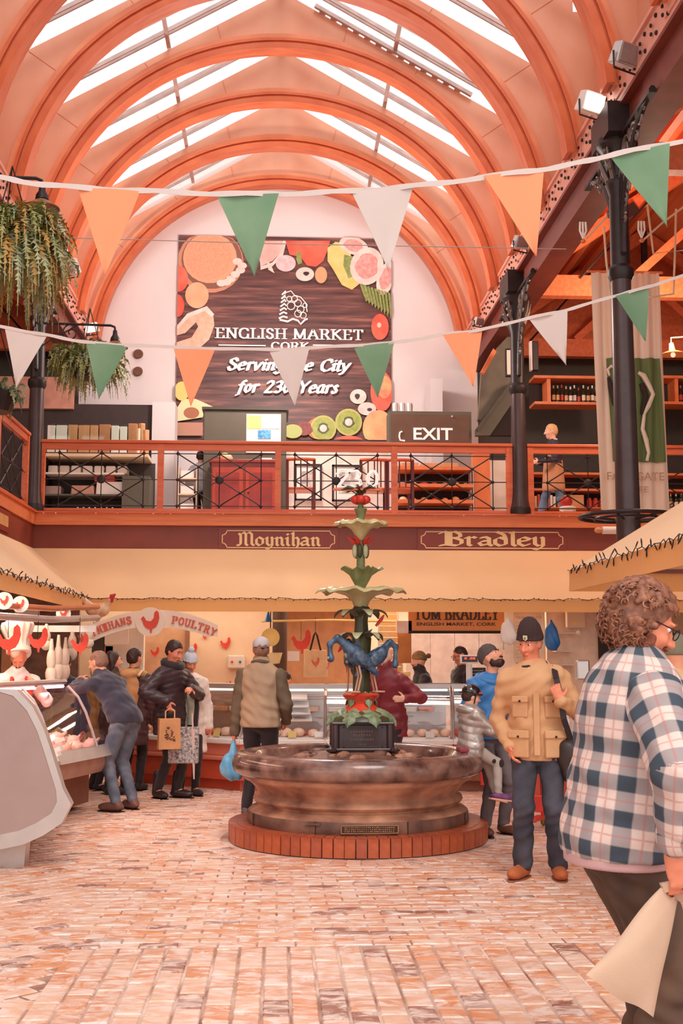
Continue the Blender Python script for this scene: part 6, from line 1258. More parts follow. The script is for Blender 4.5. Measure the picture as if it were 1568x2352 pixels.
MB().b2(-w/2, w/2, 0, .05, -.12, .26).build('board', mat('sign_orange', (226, 150, 86), .5, var=.04), bsn); MB().b2(-w/2, w/2, -.02, .06, -.155, -.12).build('dark_edge', darkr, bsn)
dbm = mat('sign_dark_brown', (66, 42, 40), .5); sans('lettering', 'ENGLISH MARKET, CORK', dbm, (0, -.004, -.035), PX(1139, 1430, 15.6).x-PX(957, 1430, 15.6).x, .052, bsn, bold=.015)
q = MB(); write(q, 'TOM BRADLEY', 's', (-w/2+.08, -.004, .03), (1, 0, 0), (0, 0, 1), .15, nib=1.6, thick=.5, width=w-.16); q.build('name_lettering', dbm, bsn)
cr = thing('cold_room_wall', 'white panelled cold room wall behind the butchers', 'wall panel', (PX(1065, 1500, 17.2).x, 17.2, 0))
for i in range(5): MB().b2(-.85+i*.36, -.85+i*.36+.352, 0, .05, 0, 2.0).build('panel', mat('cold_white', (236, 222, 218), .5), cr)
o = MB().b2(-.42, .42, 0, .03, -.3, .3).build('hatch', mat('hatch_white', (242, 230, 224), .5), None, PX(1140, 1540, 17.1)); tag(o, 'raised pale hatch frame on the cold room wall', 'hatch')
pb_ = thing('price_board', 'tall cream traceability board with faint print behind the beanie man', 'board', PX(1216, 1520, 15.2)); MB().b2(-.2, .2, 0, .02, -.2, .72).build('board', mat('board_cream', (242, 206, 170), .7), pb_); sans('heading', 'TRACEABILITY', mat('faint_print', (214, 170, 134), .7), (0, -.003, .57), .34, .03, pb_)
for r_ in range(11): q = MB(); [q.b2(-.17+i*.045, -.17+i*.045+rg.uniform(.02, .04), -.003, 0, .5-r_*.045, .512-r_*.045) for i in range(rg.randint(4, 7))]; q.build('print_line', mat('faint_print', (1, 1, 1)), pb_)
def hang_bag(lab, px, py, Y, w, h, m_, nm='plastic_bag'):
    t = thing(nm, lab, 'bag' if nm != 'blue_coat' else 'coat', PX(px, py, Y)); S = SDF(.03); S.ell((0, 0, 0), np.array((w/2, .05, h*.42))).ell((w*.1, 0, -h*.2), np.array((w*.48, .06, h*.25))).cap((0, 0, h*.3), (0, 0, h*.5), .035, .015); S.fold = lambda P: .005*np.sin(P[..., 0]*60+P[..., 2]*25); solid('body', S, .016, m_, t); return t
hang_bag('bundle of white plastic bags hanging by the cream board', 1166, 1452, 15.0, .2, .36, paper); bl = mat('bright_blue', (34, 96, 176), .45, col2=(60, 130, 200), scale=6); hang_bag('bright blue coat hanging right of the cream board', 1266, 1462, 15.4, .19, .42, bl, 'blue_coat')
eb = thing('electrical_box', 'cream electrical box with a yellow sticker on the stall wall', 'electrical box', PX(1323, 1424, 15.6)); MB().b2(-.125, .125, 0, .1, -.1, .12).build('case', cream, eb, bevel=.01); MB().b2(-.05, .0, -.005, 0, -.06, -.02).build('sticker', mat('sticker_yellow', (240, 200, 80), .5), eb); MB().ball((.03, -.02, -.17), .04, 8, 6).build('bell', offw, eb)
tag(MB().b2(PX(1255, 1450, 15.8).x, PX(1380, 1450, 15.8).x, 15.8, 15.9, 0, 2.7).build('stall_wall', mat('stall_cream', (238, 204, 178), .6)), 'cream stall wall carrying the electrical box', 'wall panel')
ws = thing('open_shelf', 'small open wall shelves behind the blue coat', 'shelf', PX(1275, 1480, 15.7))
for z in (-.28, -.1, .14): MB().b2(-.02, .24, -.12, 0.09, z, z+.015).build('shelf_board', offw, ws)
tag(MB().b2(0, .5, 0, .1, -1.4, 1.0).build('dark_alcove', darkr, None, PX(1378, 1500, 15.7)), 'dark red brown alcove behind the curly haired man', 'alcove')
# scale, chalkboard, tub, dispenser on the right counter
sc_ = thing('digital_scale', 'white digital shop scale with red digits on a post above the counter', 'scale', PX(1078, 1600, 14.0)); MB().cyl((0, 0, -.1), (0, 0, .38), .03, n=10).build('post', white, sc_); MB().b2(-.035, .035, -.01, .02, .0, .38).build('post_face', white, sc_); MB().box((0, -.02, .44), (.22, .06, .10)).build('head', white, sc_, bevel=.008); MB().box((0, -.052, .44), (.185, .006, .065)).build('screen', mat('screen_dark', (40, 20, 20), .2), sc_)
sans('digits', '8 .88', mat('led_red', (255, 60, 40), .4, emit=2.5), (-.0, -.057, .45), .13, .026, sc_)
cb_ = thing('chalkboard', 'small black chalkboard with white handwriting beside the scale post', 'sign', PX(1093, 1586, 14.05)); MB().b2(-.08, .12, 0, .015, 0, .27).build('slate', mat('slate_black', (44, 34, 32), .6), cb_)
for r_ in range(6):
    pts = [(-.065+i*.011, -.004, .24-r_*.038+.008*math.sin(i*2.3+r_)*(1 if i % 3 else -1)) for i in range(15)]; MB().tube(pts, .0018, 4).build('chalk_line', mat('chalk', (230, 220, 214), .8), cb_)
o = MB().lathe([(.06, 0), (.075, .02), (.075, .17), (.06, .2), (.062, .205), (.062, .24), (0, .24)], n=18).build('plastic_tub', mat('tub_white', (246, 226, 206), .35, var=.03), None, PX(930, 1592, 14.1), smooth=40); tag(o, 'white plastic tub with a yellow lid on the counter', 'tub'); MB().cyl((0, 0, .205), (0, 0, .25), .065, n=18).build('lid', mat('lid_yellow', (246, 206, 120), .4), o)
o = MB().b2(-.08, .08, 0, .12, 0, .24).build('paper_dispenser', steel, None, PX(1340, 1562, 13.9), bevel=.02); tag(o, 'steel paper dispenser on the right counter', 'dispenser')
tag(MB().b2(-.42, .42, 0, .3, 0, .16).build('black_scale_tray', mat('black_plastic', (40, 32, 34), .4), None, PX(985, 1600, 14.5), bevel=.01), 'long black plastic tray on the counter before the bobble hat butcher', 'tray')
# red floor items
tag(MB().b2(0, .5, 0, .04, 0, .3).build('red_board', redp, None, (2.25, 13.2, .15)), 'bright red panel low behind the seated child', 'panel')
tag(MB().b2(0, 1.4, 0, .4, 0, .3).build('red_step', red_b, None, (2.55, 13.25, 0)), 'red stepped base at the foot of the right counter', 'step')
s_ = thing('child_scooter', 'red toy scooter with a yellow wheel behind the beanie man', 'scooter', (2.36, 10.9, 0), -.5); MB().box((0, 0, .09), (.10, .42, .02)).build('deck', redp, s_, bevel=.005)
for yy, nm in ((-.25, 'wheel'), (.24, 'wheel')): MB().lathe([(0, -.015), (.05, -.015), (.055, 0), (.05, .015), (0, .015)], n=16, c=(0, yy, .055), R=Matrix.Rotation(PI/2, 3, 'Y')).build(nm, mat('wheel_olive', (150, 120, 40), .5), s_)
MB().tube([(0, .22, .08), (0, .20, .5), (0, .17, .66)], .016, 8).build('stem', redp, s_); MB().tube([(-.14, .17, .66), (.14, .17, .66)], .018, 8).build('handlebar', redp, s_); MB().box((0, .2, .2), (.16, .02, .16), (.2, 0, 0)).build('front_plate', mat('coral_plate', (240, 84, 76), .4), s_, bevel=.02)

# ================================================================== PEOPLE
skin = mat('skin_warm', (236, 164, 132), .5, var=.05, scale=9); skinl = mat('skin_pale', (242, 184, 158), .5, var=.05, scale=9); skinr = mat('skin_ruddy', (230, 140, 108), .5, var=.06, scale=9)
eyew = mat('eye_white', (240, 230, 224), .3); eyed = mat('eye_dark', (40, 26, 22), .2); lipm = mat('lips', (200, 98, 84), .45)
N3 = lambda v: np.array(v, float)
def unit(v): v = N3(v); return v/max(np.linalg.norm(v), 1e-9)
def ik(a, c, l1, l2, pole):
    a, c = N3(a), N3(c); d = c-a; L_ = np.linalg.norm(d); L_ = min(L_, (l1+l2)*.999); u = unit(d); c = a+u*L_
    x = (l1*l1-l2*l2+L_*L_)/(2*L_); h = math.sqrt(max(l1*l1-x*x, 0)); p = N3(pole); p = unit(p-u*(p@u)); return a+u*x+p*h, c
def hand(S, w, d, n, curl, side, s=1.0, k=.008):
    d = unit(d); n = unit(N3(n)-d*(N3(n)@d)); a = np.cross(d, n)*side
    S.ell(w+d*.045*s, N3((.040, .052, .018))*s, np.array([a, d, n]), k=.02); S.cap(w-d*.02*s, w+d*.02*s, .024*s, .026*s, k=.02)
    for j, (o, f) in enumerate(((.030, .92), (.010, 1.0), (-.011, .95), (-.031, .76))):
        p = w+d*.078*s+a*o*s; dd = d+a*o*1.5; r = .0098*s
        for L1, c_ in ((.040, curl*.6), (.028, curl*1.1), (.022, curl*.8)):
            dd = unit(dd); dd = unit(dd*math.cos(c_)+n*math.sin(c_)); q = p+dd*L1*f*s; S.cap(p, q, r, r*.9, k=k); p = q; r *= .93
    p = w+d*.025*s+a*.032*s; dd = unit(d*.55+a*.75+n*.35)
    for L1, r in ((.038, .012), (.034, .0105)): q = p+dd*L1*s; S.cap(p, q, r*s, r*.92*s, k=.01); p = q; dd = unit(dd+d*.5+n*.25*curl)
class Person:
    def __init__(s, label, pos, face, H=1.75, lean=0, side=0, pel=None, hy=0, hp=0, hr=0, hl=None, hrr=None, fl=(-.09, .0), fr=(.09, .0), legs=True, vox=.011, build=1.0, sk=skin, hands=(0.5, 0.5), female=False, knee=(0, 1, 0), head_s=1.0, elb=(None, None), hd=(None, None), pn=(None, None), toes=None):
        s.t = thing('person', label, 'person', pos, -math.radians(face)); s.H = H; s.face = face; s.pos = Vector(pos); s.vox = vox; s.b = build; h = H; s.sk = sk
        th, sd = math.radians(lean), math.radians(side); s.up = unit((math.sin(sd), math.sin(th), math.cos(th)))
        s.pel = N3(pel if pel is not None else (0, 0, .53*h)); up = s.up; rt = unit(np.cross(np.array((0, 1.0, 0)), up)) if abs(up[1]) < .99 else N3((1, 0, 0)); s.rt = rt; s.fw = unit(np.cross(up, rt))
        s.waist = s.pel+up*.09*h; s.chest = s.pel+up*.20*h; s.nb = s.pel+up*.29*h; sw = (.096 if female else .105)*h*(.6+.4*build)
        s.sh = [s.nb-up*.034*h-rt*sw, s.nb-up*.034*h+rt*sw]; s.hip = [s.pel-rt*.05*h-N3((0, 0, .02*h)), s.pel+rt*.05*h-N3((0, 0, .02*h))]
        cy, sy2, cp, sp2 = math.cos(math.radians(hy)), math.sin(math.radians(hy)), math.cos(math.radians(hp)), math.sin(math.radians(hp))
        f = rt*sy2*cp+s.fw*cy*cp+up*sp2 if False else N3((sy2*cp, cy*cp, sp2)); upg = N3((math.sin(math.radians(hr)), 0, 1)); s.R = rotm(f, upg)
        s.hs = (H*.128/.222)*head_s; s.hc = s.nb+unit(up*.8+N3((0, 0, 1))*.5+s.R[1]*.12)*.114*h
        s.ft = []; s.kn = []; fts = (fl, fr)
        for i in (0, 1):
            ft = fts[i]; an = N3((ft[0], ft[1], (ft[2] if len(ft) > 2 else 0)+.045*h)); k_, a_ = ik(s.hip[i], an, .245*h, .245*h, knee); s.kn.append(k_); s.ft.append(a_)
        s.el = []; s.wr = []; hs_ = (hl, hrr)
        for i in (0, 1):
            sg = -1 if i == 0 else 1; tgt = hs_[i] if hs_[i] is not None else (s.sh[i]+N3((sg*.05*h, .03*h, -.31*h))); e_, w_ = ik(s.sh[i], tgt, .172*h, .155*h, elb[i] if elb[i] is not None else (sg*.5, -1, -.3)); s.el.append(e_); s.wr.append(w_)
        s.hd = hd; s.pn = pn; s.curl = hands; s.legs = legs; s.toes = toes or ((-.25, 1, 0), (.25, 1, 0))
        s.body()
    def W(s, p): p = s.t.matrix_basis @ Vector(p) if False else Matrix.Rotation(-math.radians(s.face), 3, 'Z') @ Vector(p)+s.pos; return p
    def hp_(s, x, y, z): return s.hc+(s.R[0]*x+s.R[1]*y+s.R[2]*z)*s.hs
    def body(s):
        h = s.H; S = SDF(.03); b = s.b; up = s.up; fr = np.array([s.rt, s.fw, up]); hs_ = s.hs
        S.ell(s.pel, N3((.072*h, .05*h, .06*h))*b, fr).ell(s.chest-up*.02*h, N3((.080*h, .050*h, .10*h))*b, fr).ell(s.waist, N3((.068*h, .045*h, .08*h))*b, fr)
        for i in (0, 1):
            S.cap(s.sh[i], s.el[i], .024*h, .019*h); S.cap(s.el[i], s.wr[i], .018*h, .0145*h, k=.015); S.cap(s.nb-up*.01*h, s.sh[i], .026*h, .02*h)
            d = s.hd[i] if s.hd[i] is not None else s.wr[i]-s.el[i]; n = s.pn[i] if s.pn[i] is not None else (1 if i == 0 else -1, .2, 0)
            # thumb side: forward for a hanging hand
            dd = unit(d); nn = unit(N3(n)-dd*(N3(n)@dd)); a = np.cross(dd, nn); sd = 1 if a@N3((0, 1, .6)) >= 0 else -1
            hand(S, s.wr[i], d, n, s.curl[i], sd, .95*h/1.75*(1.0 if h > 1.3 else .95))
            if s.legs: S.cap(s.hip[i], s.kn[i], .036*h*b, .024*h); S.cap(s.kn[i], s.ft[i], .027*h, .02*h); S.cap(s.ft[i], s.ft[i]+unit(s.toes[i])*.08*h-N3((0, 0, .02*h)), .018*h, .015*h)
        P = s.hp_; E_ = lambda c, r, k=.012: S.ell(P(*c), N3(r)*hs_, s.R, k=k)
        S.cap(s.nb-up*.02*h, P(0, -.02, -.06), .034*h, .030*h)
        E_((0, -.012, .022), (.075, .094, .092), .02); E_((0, .018, -.036), (.058, .070, .078), .03); E_((0, .060, -.098), (.026, .024, .020), .03)
        S.cap(P(0, .086, .016), P(0, .112, -.028), .008*hs_, .0135*hs_, k=.012); E_((-.011, .100, -.032), (.009, .010, .008)); E_((.011, .100, -.032), (.009, .010, .008))
        for sg in (-1, 1): E_((sg*.074, -.006, -.008), (.010, .020, .032)); E_((sg*.034, .066, -.028), (.022, .020, .020), .02); E_((sg*.028, .080, .028), (.024, .012, .009), .012); S.minus(P(sg*.031, .098, .010), N3((.018, .016, .010))*hs_, s.R, k=.01)
        E_((0, .086, -.063), (.022, .011, .006), .008); E_((0, .083, -.074), (.019, .011, .006), .008)
        solid('body', S, s.vox, s.sk, s.t).name = 'body'
        Rm = Matrix(s.R.T.tolist())
        for sg in (-1, 1):
            q = MB(); q.ball(P(sg*.031, .0715, .009), (.0135*hs_, .0125*hs_, .0095*hs_), 10, 7, Rm)
            q.mi = 1; q.ball(P(sg*.031, .0815, .008), (.0062*hs_, .004*hs_, .0066*hs_), 8, 6, Rm)
            q.build('eye', [eyew, eyed], s.t, smooth=60)
        q = MB(); q.ball(P(0, .0905, -.068), (.021*hs_, .009*hs_, .0085*hs_), 10, 6, Rm); q.build('mouth', lipm, s.t, smooth=60)
    def brows(s, m_, w=.004):
        for sg in (-1, 1): q = MB(); q.tube([s.hp_(sg*.014, .094, .027), s.hp_(sg*.030, .092, .034), s.hp_(sg*.046, .080, .028)], [w*s.hs, w*1.2*s.hs, w*.6*s.hs], 5); q.build('eyebrow', m_, s.t)
    def hair(s, m_, style='short', vox=None):
        S = SDF(.03); P = s.hp_; E_ = lambda c, r, k=.03: S.ell(P(*c), N3(r)*s.hs, s.R, k=k); r = random.Random(int(s.H*1e4)+len(style))
        if style == 'short': E_((0, -.018, .035), (.084, .100, .094)); E_((0, -.05, -.02), (.076, .062, .06))
        elif style == 'long':
            E_((0, -.018, .032), (.088, .104, .098)); S.cap(P(-.06, -.02, .0), P(-.075, .0, -.20), .04*s.hs, .035*s.hs); S.cap(P(.06, -.02, 0), P(.075, .0, -.20), .04*s.hs, .035*s.hs); S.cap(P(0, -.06, 0), P(0, -.07, -.22), .06*s.hs, .05*s.hs)
        elif style == 'curly':
            E_((0, -.02, .038), (.088, .106, .096))
            E_((0, -.055, -.03), (.082, .068, .07))
            for i in range(300):
                a, e = r.uniform(-PI, PI), r.uniform(-.9, 1.5); x, y, z = math.sin(a)*math.cos(e), -math.cos(a)*math.cos(e), math.sin(e)
                if y > .35 and z < .35: continue
                c = (x*.096, -.022+y*.116, .03+z*.108-(.02 if z < 0 else 0)); E_(c, (r.uniform(.009, .016),)*3, .005)
        elif style == 'cropped': E_((0, -.016, .030), (.079, .097, .092)); E_((0, -.045, -.02), (.074, .060, .05))
        if style != 'curly' and style != 'long': S.fold = lambda Q: .0025*np.sin(Q[..., 0]*110+3*np.sin(Q[..., 2]*40))
        elif style == 'long': S.fold = lambda Q: .004*np.sin(Q[..., 0]*90+2*np.sin(Q[..., 2]*20)+Q[..., 1]*60)
        n = s.R[1]*.86-s.R[2]*.50; S.plane(P(0, .058, .045), n)
        if style in ('short', 'cropped'): S.plane(P(0, 0, -.075), -s.R[2])
        if style == 'curly': S.plane(P(0, 0, -.13), -s.R[2])
        return solid('hair', S, vox or s.vox*.85, m_, s.t)
    def beard(s, m_, big=1.0):
        S = SDF(.02); P = s.hp_; E_ = lambda c, r: S.ell(P(*c), N3(r)*s.hs*big, s.R, k=.02); E_((0, .045, -.085), (.055, .05, .042)); E_((-.05, .01, -.055), (.02, .035, .05)); E_((.05, .01, -.055), (.02, .035, .05)); E_((0, .094, -.050), (.028, .012, .007))
        S.minus(P(0, .105, -.066), N3((.020, .02, .009))*s.hs, s.R); S.fold = lambda Q: .002*np.sin(Q[..., 0]*150+Q[..., 2]*90); solid('beard', S, s.vox*.7, m_, s.t)
    def beanie(s, m_, pom=None, tall=.0, fold=True, m2=None):
        S = SDF(.02); P = s.hp_; E_ = lambda c, r, k=.02: S.ell(P(*c), N3(r)*s.hs, s.R, k=k); E_((0, -.012, .050), (.086, .104, .098+tall)); E_((0, -.05, .03), (.078, .070, .08))
        if fold: E_((0, -.008, .032), (.093, .110, .050), .01)
        S.plane(P(0, .05, .028), -(s.R[2]*.95-s.R[1]*.18)); S.fold = lambda Q: .0012*np.sin(Q[..., 0]*220); o = solid('knitted_hat', S, s.vox*.8, m_, s.t)
        if pom: q = MB(); c = P(*pom[0]); q.ball(c, pom[1]*s.hs, 12, 8); q.build('bobble', pom[2], o, smooth=60)
        return o
    def top(s, m_, hem=.44, th=.018, fold=.004, puff=0, sleeve=None, skirt=0, collar=.0, name='jacket', vox=None, open_neck=False, cuff=.97, uv=False, belly=0, sl_r=1.0, armless=False):
        """upper garment; hem: height of its lower edge as a share of the person's height"""
        h = s.H; b = s.b; S = SDF(.035); fr = np.array([s.rt, s.fw, s.up]); f = s.fw
        S.ell(s.chest+s.up*.01*h, N3((.098*h, .066*h, .115*h))*b+th, fr).ell(s.waist, N3((.090*h, .066*h, .10*h))*b+th, fr).ell(s.pel, N3((.094*h, .072*h, .075*h))*b+th, fr)
        if belly: S.ell(s.waist+f*belly*.6-N3((0, 0, .02*h)), N3((.085*h, .055*h+belly*.5, .08*h))*b+th, fr)
        hz = hem*h; pz = s.pel[2]
        if hz < pz-.06*h: lo = s.pel+N3((0, 0, hz-pz-.03)); S.cap(s.pel, lo, .085*h*b+th, .088*h*b+th+skirt, sc=N3((1.1, .78, 1)))
        else: lo = s.pel+N3((0, 0, min(0, hz-pz)-.04)); S.cap(s.waist, lo, .078*h*b+th, .080*h*b+th, sc=N3((1.14, .80, 1)))
        A = SDF(.03) if sleeve else S
        for i in (0, 1):
            if armless: continue
            A.cap(s.sh[i], s.el[i], (.034*h+th*.5)*sl_r, (.027*h+th*.5)*sl_r, k=.045); w = s.el[i]+(s.wr[i]-s.el[i])*cuff; A.cap(s.el[i], w, (.027*h+th*.5)*sl_r, (.022*h+th*.35)*sl_r, k=.02)
        for i in (0, 1): S.cap(s.nb-s.up*.02*h, s.sh[i]+(s.nb-s.sh[i])*(.25 if armless or sleeve else .0), .036*h+th*.35, .030*h+th*.4)
        if collar: S.cap(s.nb-s.up*.0, s.nb+s.up*(.035*h+collar)+s.R[1]*.01, .040*h+th*.5, .038*h+th*.3, sc=N3((1.12, 1.12, 1)))
        def ff(Q):
            x, y, z = Q[..., 0], Q[..., 1], Q[..., 2]; d = fold*(np.sin(x*37+z*21+2*np.sin(z*13+y*11))*np.sin(z*29-y*23+1.7*np.sin(x*17))+.5*np.sin(z*61+x*25+3*np.sin(y*19)))
            if puff: d = d-puff*(np.abs(np.sin((z+.25*np.abs(x))*PI/.062))**.6-.5)
            return d
        S.fold = ff; S.plane((0, 0, hz), (0, 0, -1)) if hz > -1 else None
        V, Q = S.run(vox or s.vox*1.15); o = np_obj(name, V, Q, m_, s.t, uv=s.uvmap(V) if uv else None); s.jk = o
        if sleeve: A.fold = ff; V, Q = A.run(vox or s.vox*1.1); np_obj('sleeves', V, Q, sleeve, s.t, uv=s.uvmap(V, True) if uv else None)
        return o
    def uvmap(s, V, arms=False):
        uv = np.stack([np.arctan2((V-s.waist)@s.rt, -((V-s.waist)@s.fw))*.20, (V-s.waist)@s.up], 1)
        if arms:
            i = (((V-s.waist)@s.rt) > 0).astype(int)
            for k in (0, 1):
                m_ = i == k; a, e, w = s.sh[k], s.el[k], s.wr[k]; t1 = (V-a)@unit(e-a); L1 = np.linalg.norm(e-a); low = np.linalg.norm(V-(e+(w-e)*.5), axis=1) < np.linalg.norm(V-(a+(e-a)*.5), axis=1)
                ax = unit(e-a); ref = unit(np.cross(ax, s.fw)); r2 = np.cross(ax, ref); ax2 = unit(w-e); ref2 = unit(np.cross(ax2, s.fw)); r22 = np.cross(ax2, ref2)
                u1 = np.arctan2((V-a)@ref, (V-a)@r2)*.075; u2 = np.arctan2((V-e)@ref2, (V-e)@r22)*.075; v1 = -t1; v2 = -(L1+(V-e)@ax2)
                uv[m_] = np.where(low[:, None], np.stack([u2, v2], 1), np.stack([u1, v1], 1))[m_]
        return uv
    def legsw(s, m_, th=.014, fold=.004, name='trousers', flare=1.0, end=.93, rise=.05):
        h = s.H; S = SDF(.03); b = s.b; fr = np.array([s.rt, s.fw, s.up]); S.ell(s.pel+s.up*rise*h*.3, N3((.088*h, .068*h, .075*h))*b+th*.6, fr)
        for i in (0, 1): a = s.kn[i]+(s.ft[i]-s.kn[i])*end; S.cap(s.hip[i], s.kn[i], .049*h*b+th*.5, .034*h+th*.5, k=.02); S.cap(s.kn[i], a, .034*h+th*.5, (.027*h+th*.4)*flare, k=.015)
        S.fold = lambda Q: fold*(np.sin(Q[..., 2]*42+Q[..., 0]*30+2*np.sin(Q[..., 2]*15))*np.sin(Q[..., 1]*26+Q[..., 2]*19)); solid(name, S, s.vox*1.15, m_, s.t)
    def shoes(s, m_, sole=None, big=1.0, boot=0):
        h = s.H
        for i in (0, 1):
            S = SDF(.015); d = unit(N3(s.toes[i])*N3((1, 1, 1))); a = s.ft[i]-N3((0, 0, .012*h)); R = rotm(d); c = a+d*.035*h-R[2]*.008*h
            S.ell(c, N3((.026, .078, .024))*h*big, R).ell(a+d*.075*h-R[2]*.012*h, N3((.025, .034, .018))*h*big, R).cap(a-d*.01*h, a+R[2]*(.02+boot)*h, .026*h*big, .024*h); S.plane(a-R[2]*.031*h*1.0, -R[2])
            o = solid('shoe', S, min(s.vox, .009), m_, s.t)
            q = MB(); q.lathe([(.0, 0), (1, 0), (1.03, .5), (1, 1), (0, 1)], n=18, sx=.028*h*big, sy=.083*h*big); q.v = [tuple(c-R[2]*.034*h+R[0]*v[0]+R[1]*v[1]+R[2]*v[2]*.012*h) for v in q.v]; q.build('sole', sole or iron, o)
    def ring(s, name, m_, r=.05, z=.02, t_=.028, n=14, tilt=.3):
        q = MB(); c = s.nb+s.up*z*s.H; q.tube([Vector(c)+Vector(s.rt)*r*s.H*math.cos(a)*1.15+Vector(s.fw)*r*s.H*math.sin(a)+Vector(s.up)*(-tilt*r*s.H*math.sin(a)) for a in [2*PI*i/n for i in range(n)]], t_, 8, closed=True); return q.build(name, m_, s.t, smooth=60)
navy = mat('navy_fleece', (50, 44, 62), .8, var=.15, scale=14, sheen=.3, bump=.1, bscale=150); denim = mat('blue_denim', (76, 84, 102), .8, col2=(120, 122, 134), scale=7, bump=.1, bscale=200); blackc = mat('black_cloth', (40, 27, 30), .75, var=.15, sheen=.2); puffm = mat('black_puffer', (66, 46, 50), .4, var=.2, scale=10)
hbr = mat('hair_dark', (62, 36, 30), .5, var=.3, scale=30, stretch=(3, 3, .6)); hgr = mat('hair_greybrown', (150, 108, 88), .6, var=.2, scale=40); hfr = mat('hair_fair', (214, 170, 124), .6, var=.15, scale=30); brown_l = mat('brown_leather', (112, 70, 58), .5, var=.15)
# 1 navy jacket man leaning on the counter
p = Person('person in a navy jacket and jeans leaning with folded arms on the left counter', (-1.66, 12.5, 0), -52, 1.78, lean=40, hy=-10, hp=-14, pel=(0, -.12, .93), fl=(-.12, -.13), fr=(.12, -.13), hl=(.02, .60, 1.31), hrr=(.10, .56, 1.30), elb=((-1, .1, -.5), (1, .1, -.5)), sk=skin)
p.top(navy, .50, .02, collar=.02); p.legsw(denim, .018, .006); p.shoes(brown_l, big=1.1); p.hair(hgr, 'cropped')
# 2 chef
cf = Person('person in white coat, red apron and tall white pleated hat behind the left counter', (-2.72, 12.4, 0), 150, 1.72, lean=22, hy=20, hp=-38, hl=(-.1, .42, 1.28), hrr=(.35, .38, 1.24), legs=True, sk=skinr, pel=(0, -.1, .90))
cf.top(white, .45, .025, fold=.005, collar=.01, name='coat'); cf.legsw(blackc); cf.shoes(blackc); cf.beard(hbr)
q = MB(); q.prism([(-.13, -.1), (.13, -.1), (.15, -.62), (-.15, -.62)], lambda u, v, w: Vector(cf.nb+cf.rt*u+cf.up*(v*.75)+cf.fw*(.155+w+.02*math.cos(u*9))), .02); q.build('apron', redp, cf.t)
q = MB()
for sg in (-1, 1): q.tube([cf.nb+cf.rt*sg*.10-cf.up*.12+cf.fw*.165, cf.nb+cf.rt*sg*.075+cf.fw*.10+cf.up*.01, cf.nb+cf.rt*sg*.06+cf.up*.03], .022, 6)
q.build('apron_strap', redp, cf.t)
q = MB(); Rm = Matrix(cf.R.T.tolist()); q.lathe([(.115, 0), (.125, .0), (.125, .045), (.10, .05), (.105, .12), (.14, .2), (.165, .27), (.15, .31), (.08, .33), (0, .33)], n=48, wob=lambda r, z, a, k: (r*(1+(.07 if k > 3 else 0)*math.cos(12*a)), z), R=Matrix.Rotation(.25, 3, 'X'), c=cf.hp_(0, -.015, .06)); q.build('pleated_hat', mat('hat_white', (240, 220, 206), .8), cf.t, smooth=60)
# 3 dark haired helper, 4 fair child, 5 long-haired woman, 6 backpack person
p = Person('person with short dark hair, head bowed behind the left counter', (-2.35, 13.4, 0), 190, 1.60, lean=10, hp=-25, legs=True, sk=skinr); p.top(navy, .45); p.legsw(blackc); p.shoes(blackc); p.hair(hbr, 'short')
p = Person('person with fair hair standing low behind the navy jacket man', (-2.16, 14.35, 0), 60, 1.46, hp=0, sk=skinl); p.top(mat('mustard_coat', (196, 150, 70), .8), .4, collar=.02); p.legsw(blackc); p.shoes(blackc); p.hair(hfr, 'short')
p = Person('person with long dark hair and brown coat, behind the navy jacket man', (-1.93, 13.9, 0), 72, 1.62, female=True, hp=0, sk=skin); p.top(mat('brown_coat', (74, 50, 40), .7), .42, collar=.02); p.legsw(blackc); p.shoes(blackc); p.hair(hbr, 'long'); p.brows(hbr)
p = Person('person in a dark long coat seen from behind wearing a tan backpack', (-1.72, 14.25, 0), 12, 1.66, female=True, hy=30); p.top(mat('plum_coat', (84, 52, 54), .5, var=.2), .32, .03, puff=.006); p.legsw(blackc); p.shoes(blackc); p.hair(hbr, 'short')
p.ring('hood', mat('ochre_hood', (206, 156, 84), .8), .075, -.01, .05)
bk = thing('backpack', 'tan and brown backpack worn by the person in the dark long coat', 'backpack', p.W((0, -.22, .98)), -math.radians(12)); S = SDF(.03); S.ell((0, 0, .18), np.array((.15, .10, .24))).ell((0, -.07, .08), np.array((.11, .06, .11))).ell((0, -.02, .38), np.array((.13, .09, .06))); S.fold = lambda P: .004*np.sin(P[..., 2]*50+P[..., 0]*20); solid('bag_body', S, .013, mat('backpack_tan', (200, 130, 84), .7, col2=(214, 156, 104), scale=5), bk); MB().ball((0, -.10, .06), (.11, .05, .09), 12, 8).build('front_pocket', mat('pocket_rust', (164, 82, 58), .7), bk, smooth=60)
for sg in (-1, 1): MB().tube([(sg*.12, .03, .36), (sg*.14, .12, .42), (sg*.13, .2, .3)], .016, 6).build('strap', mat('strap_cream', (236, 206, 176), .7), bk)
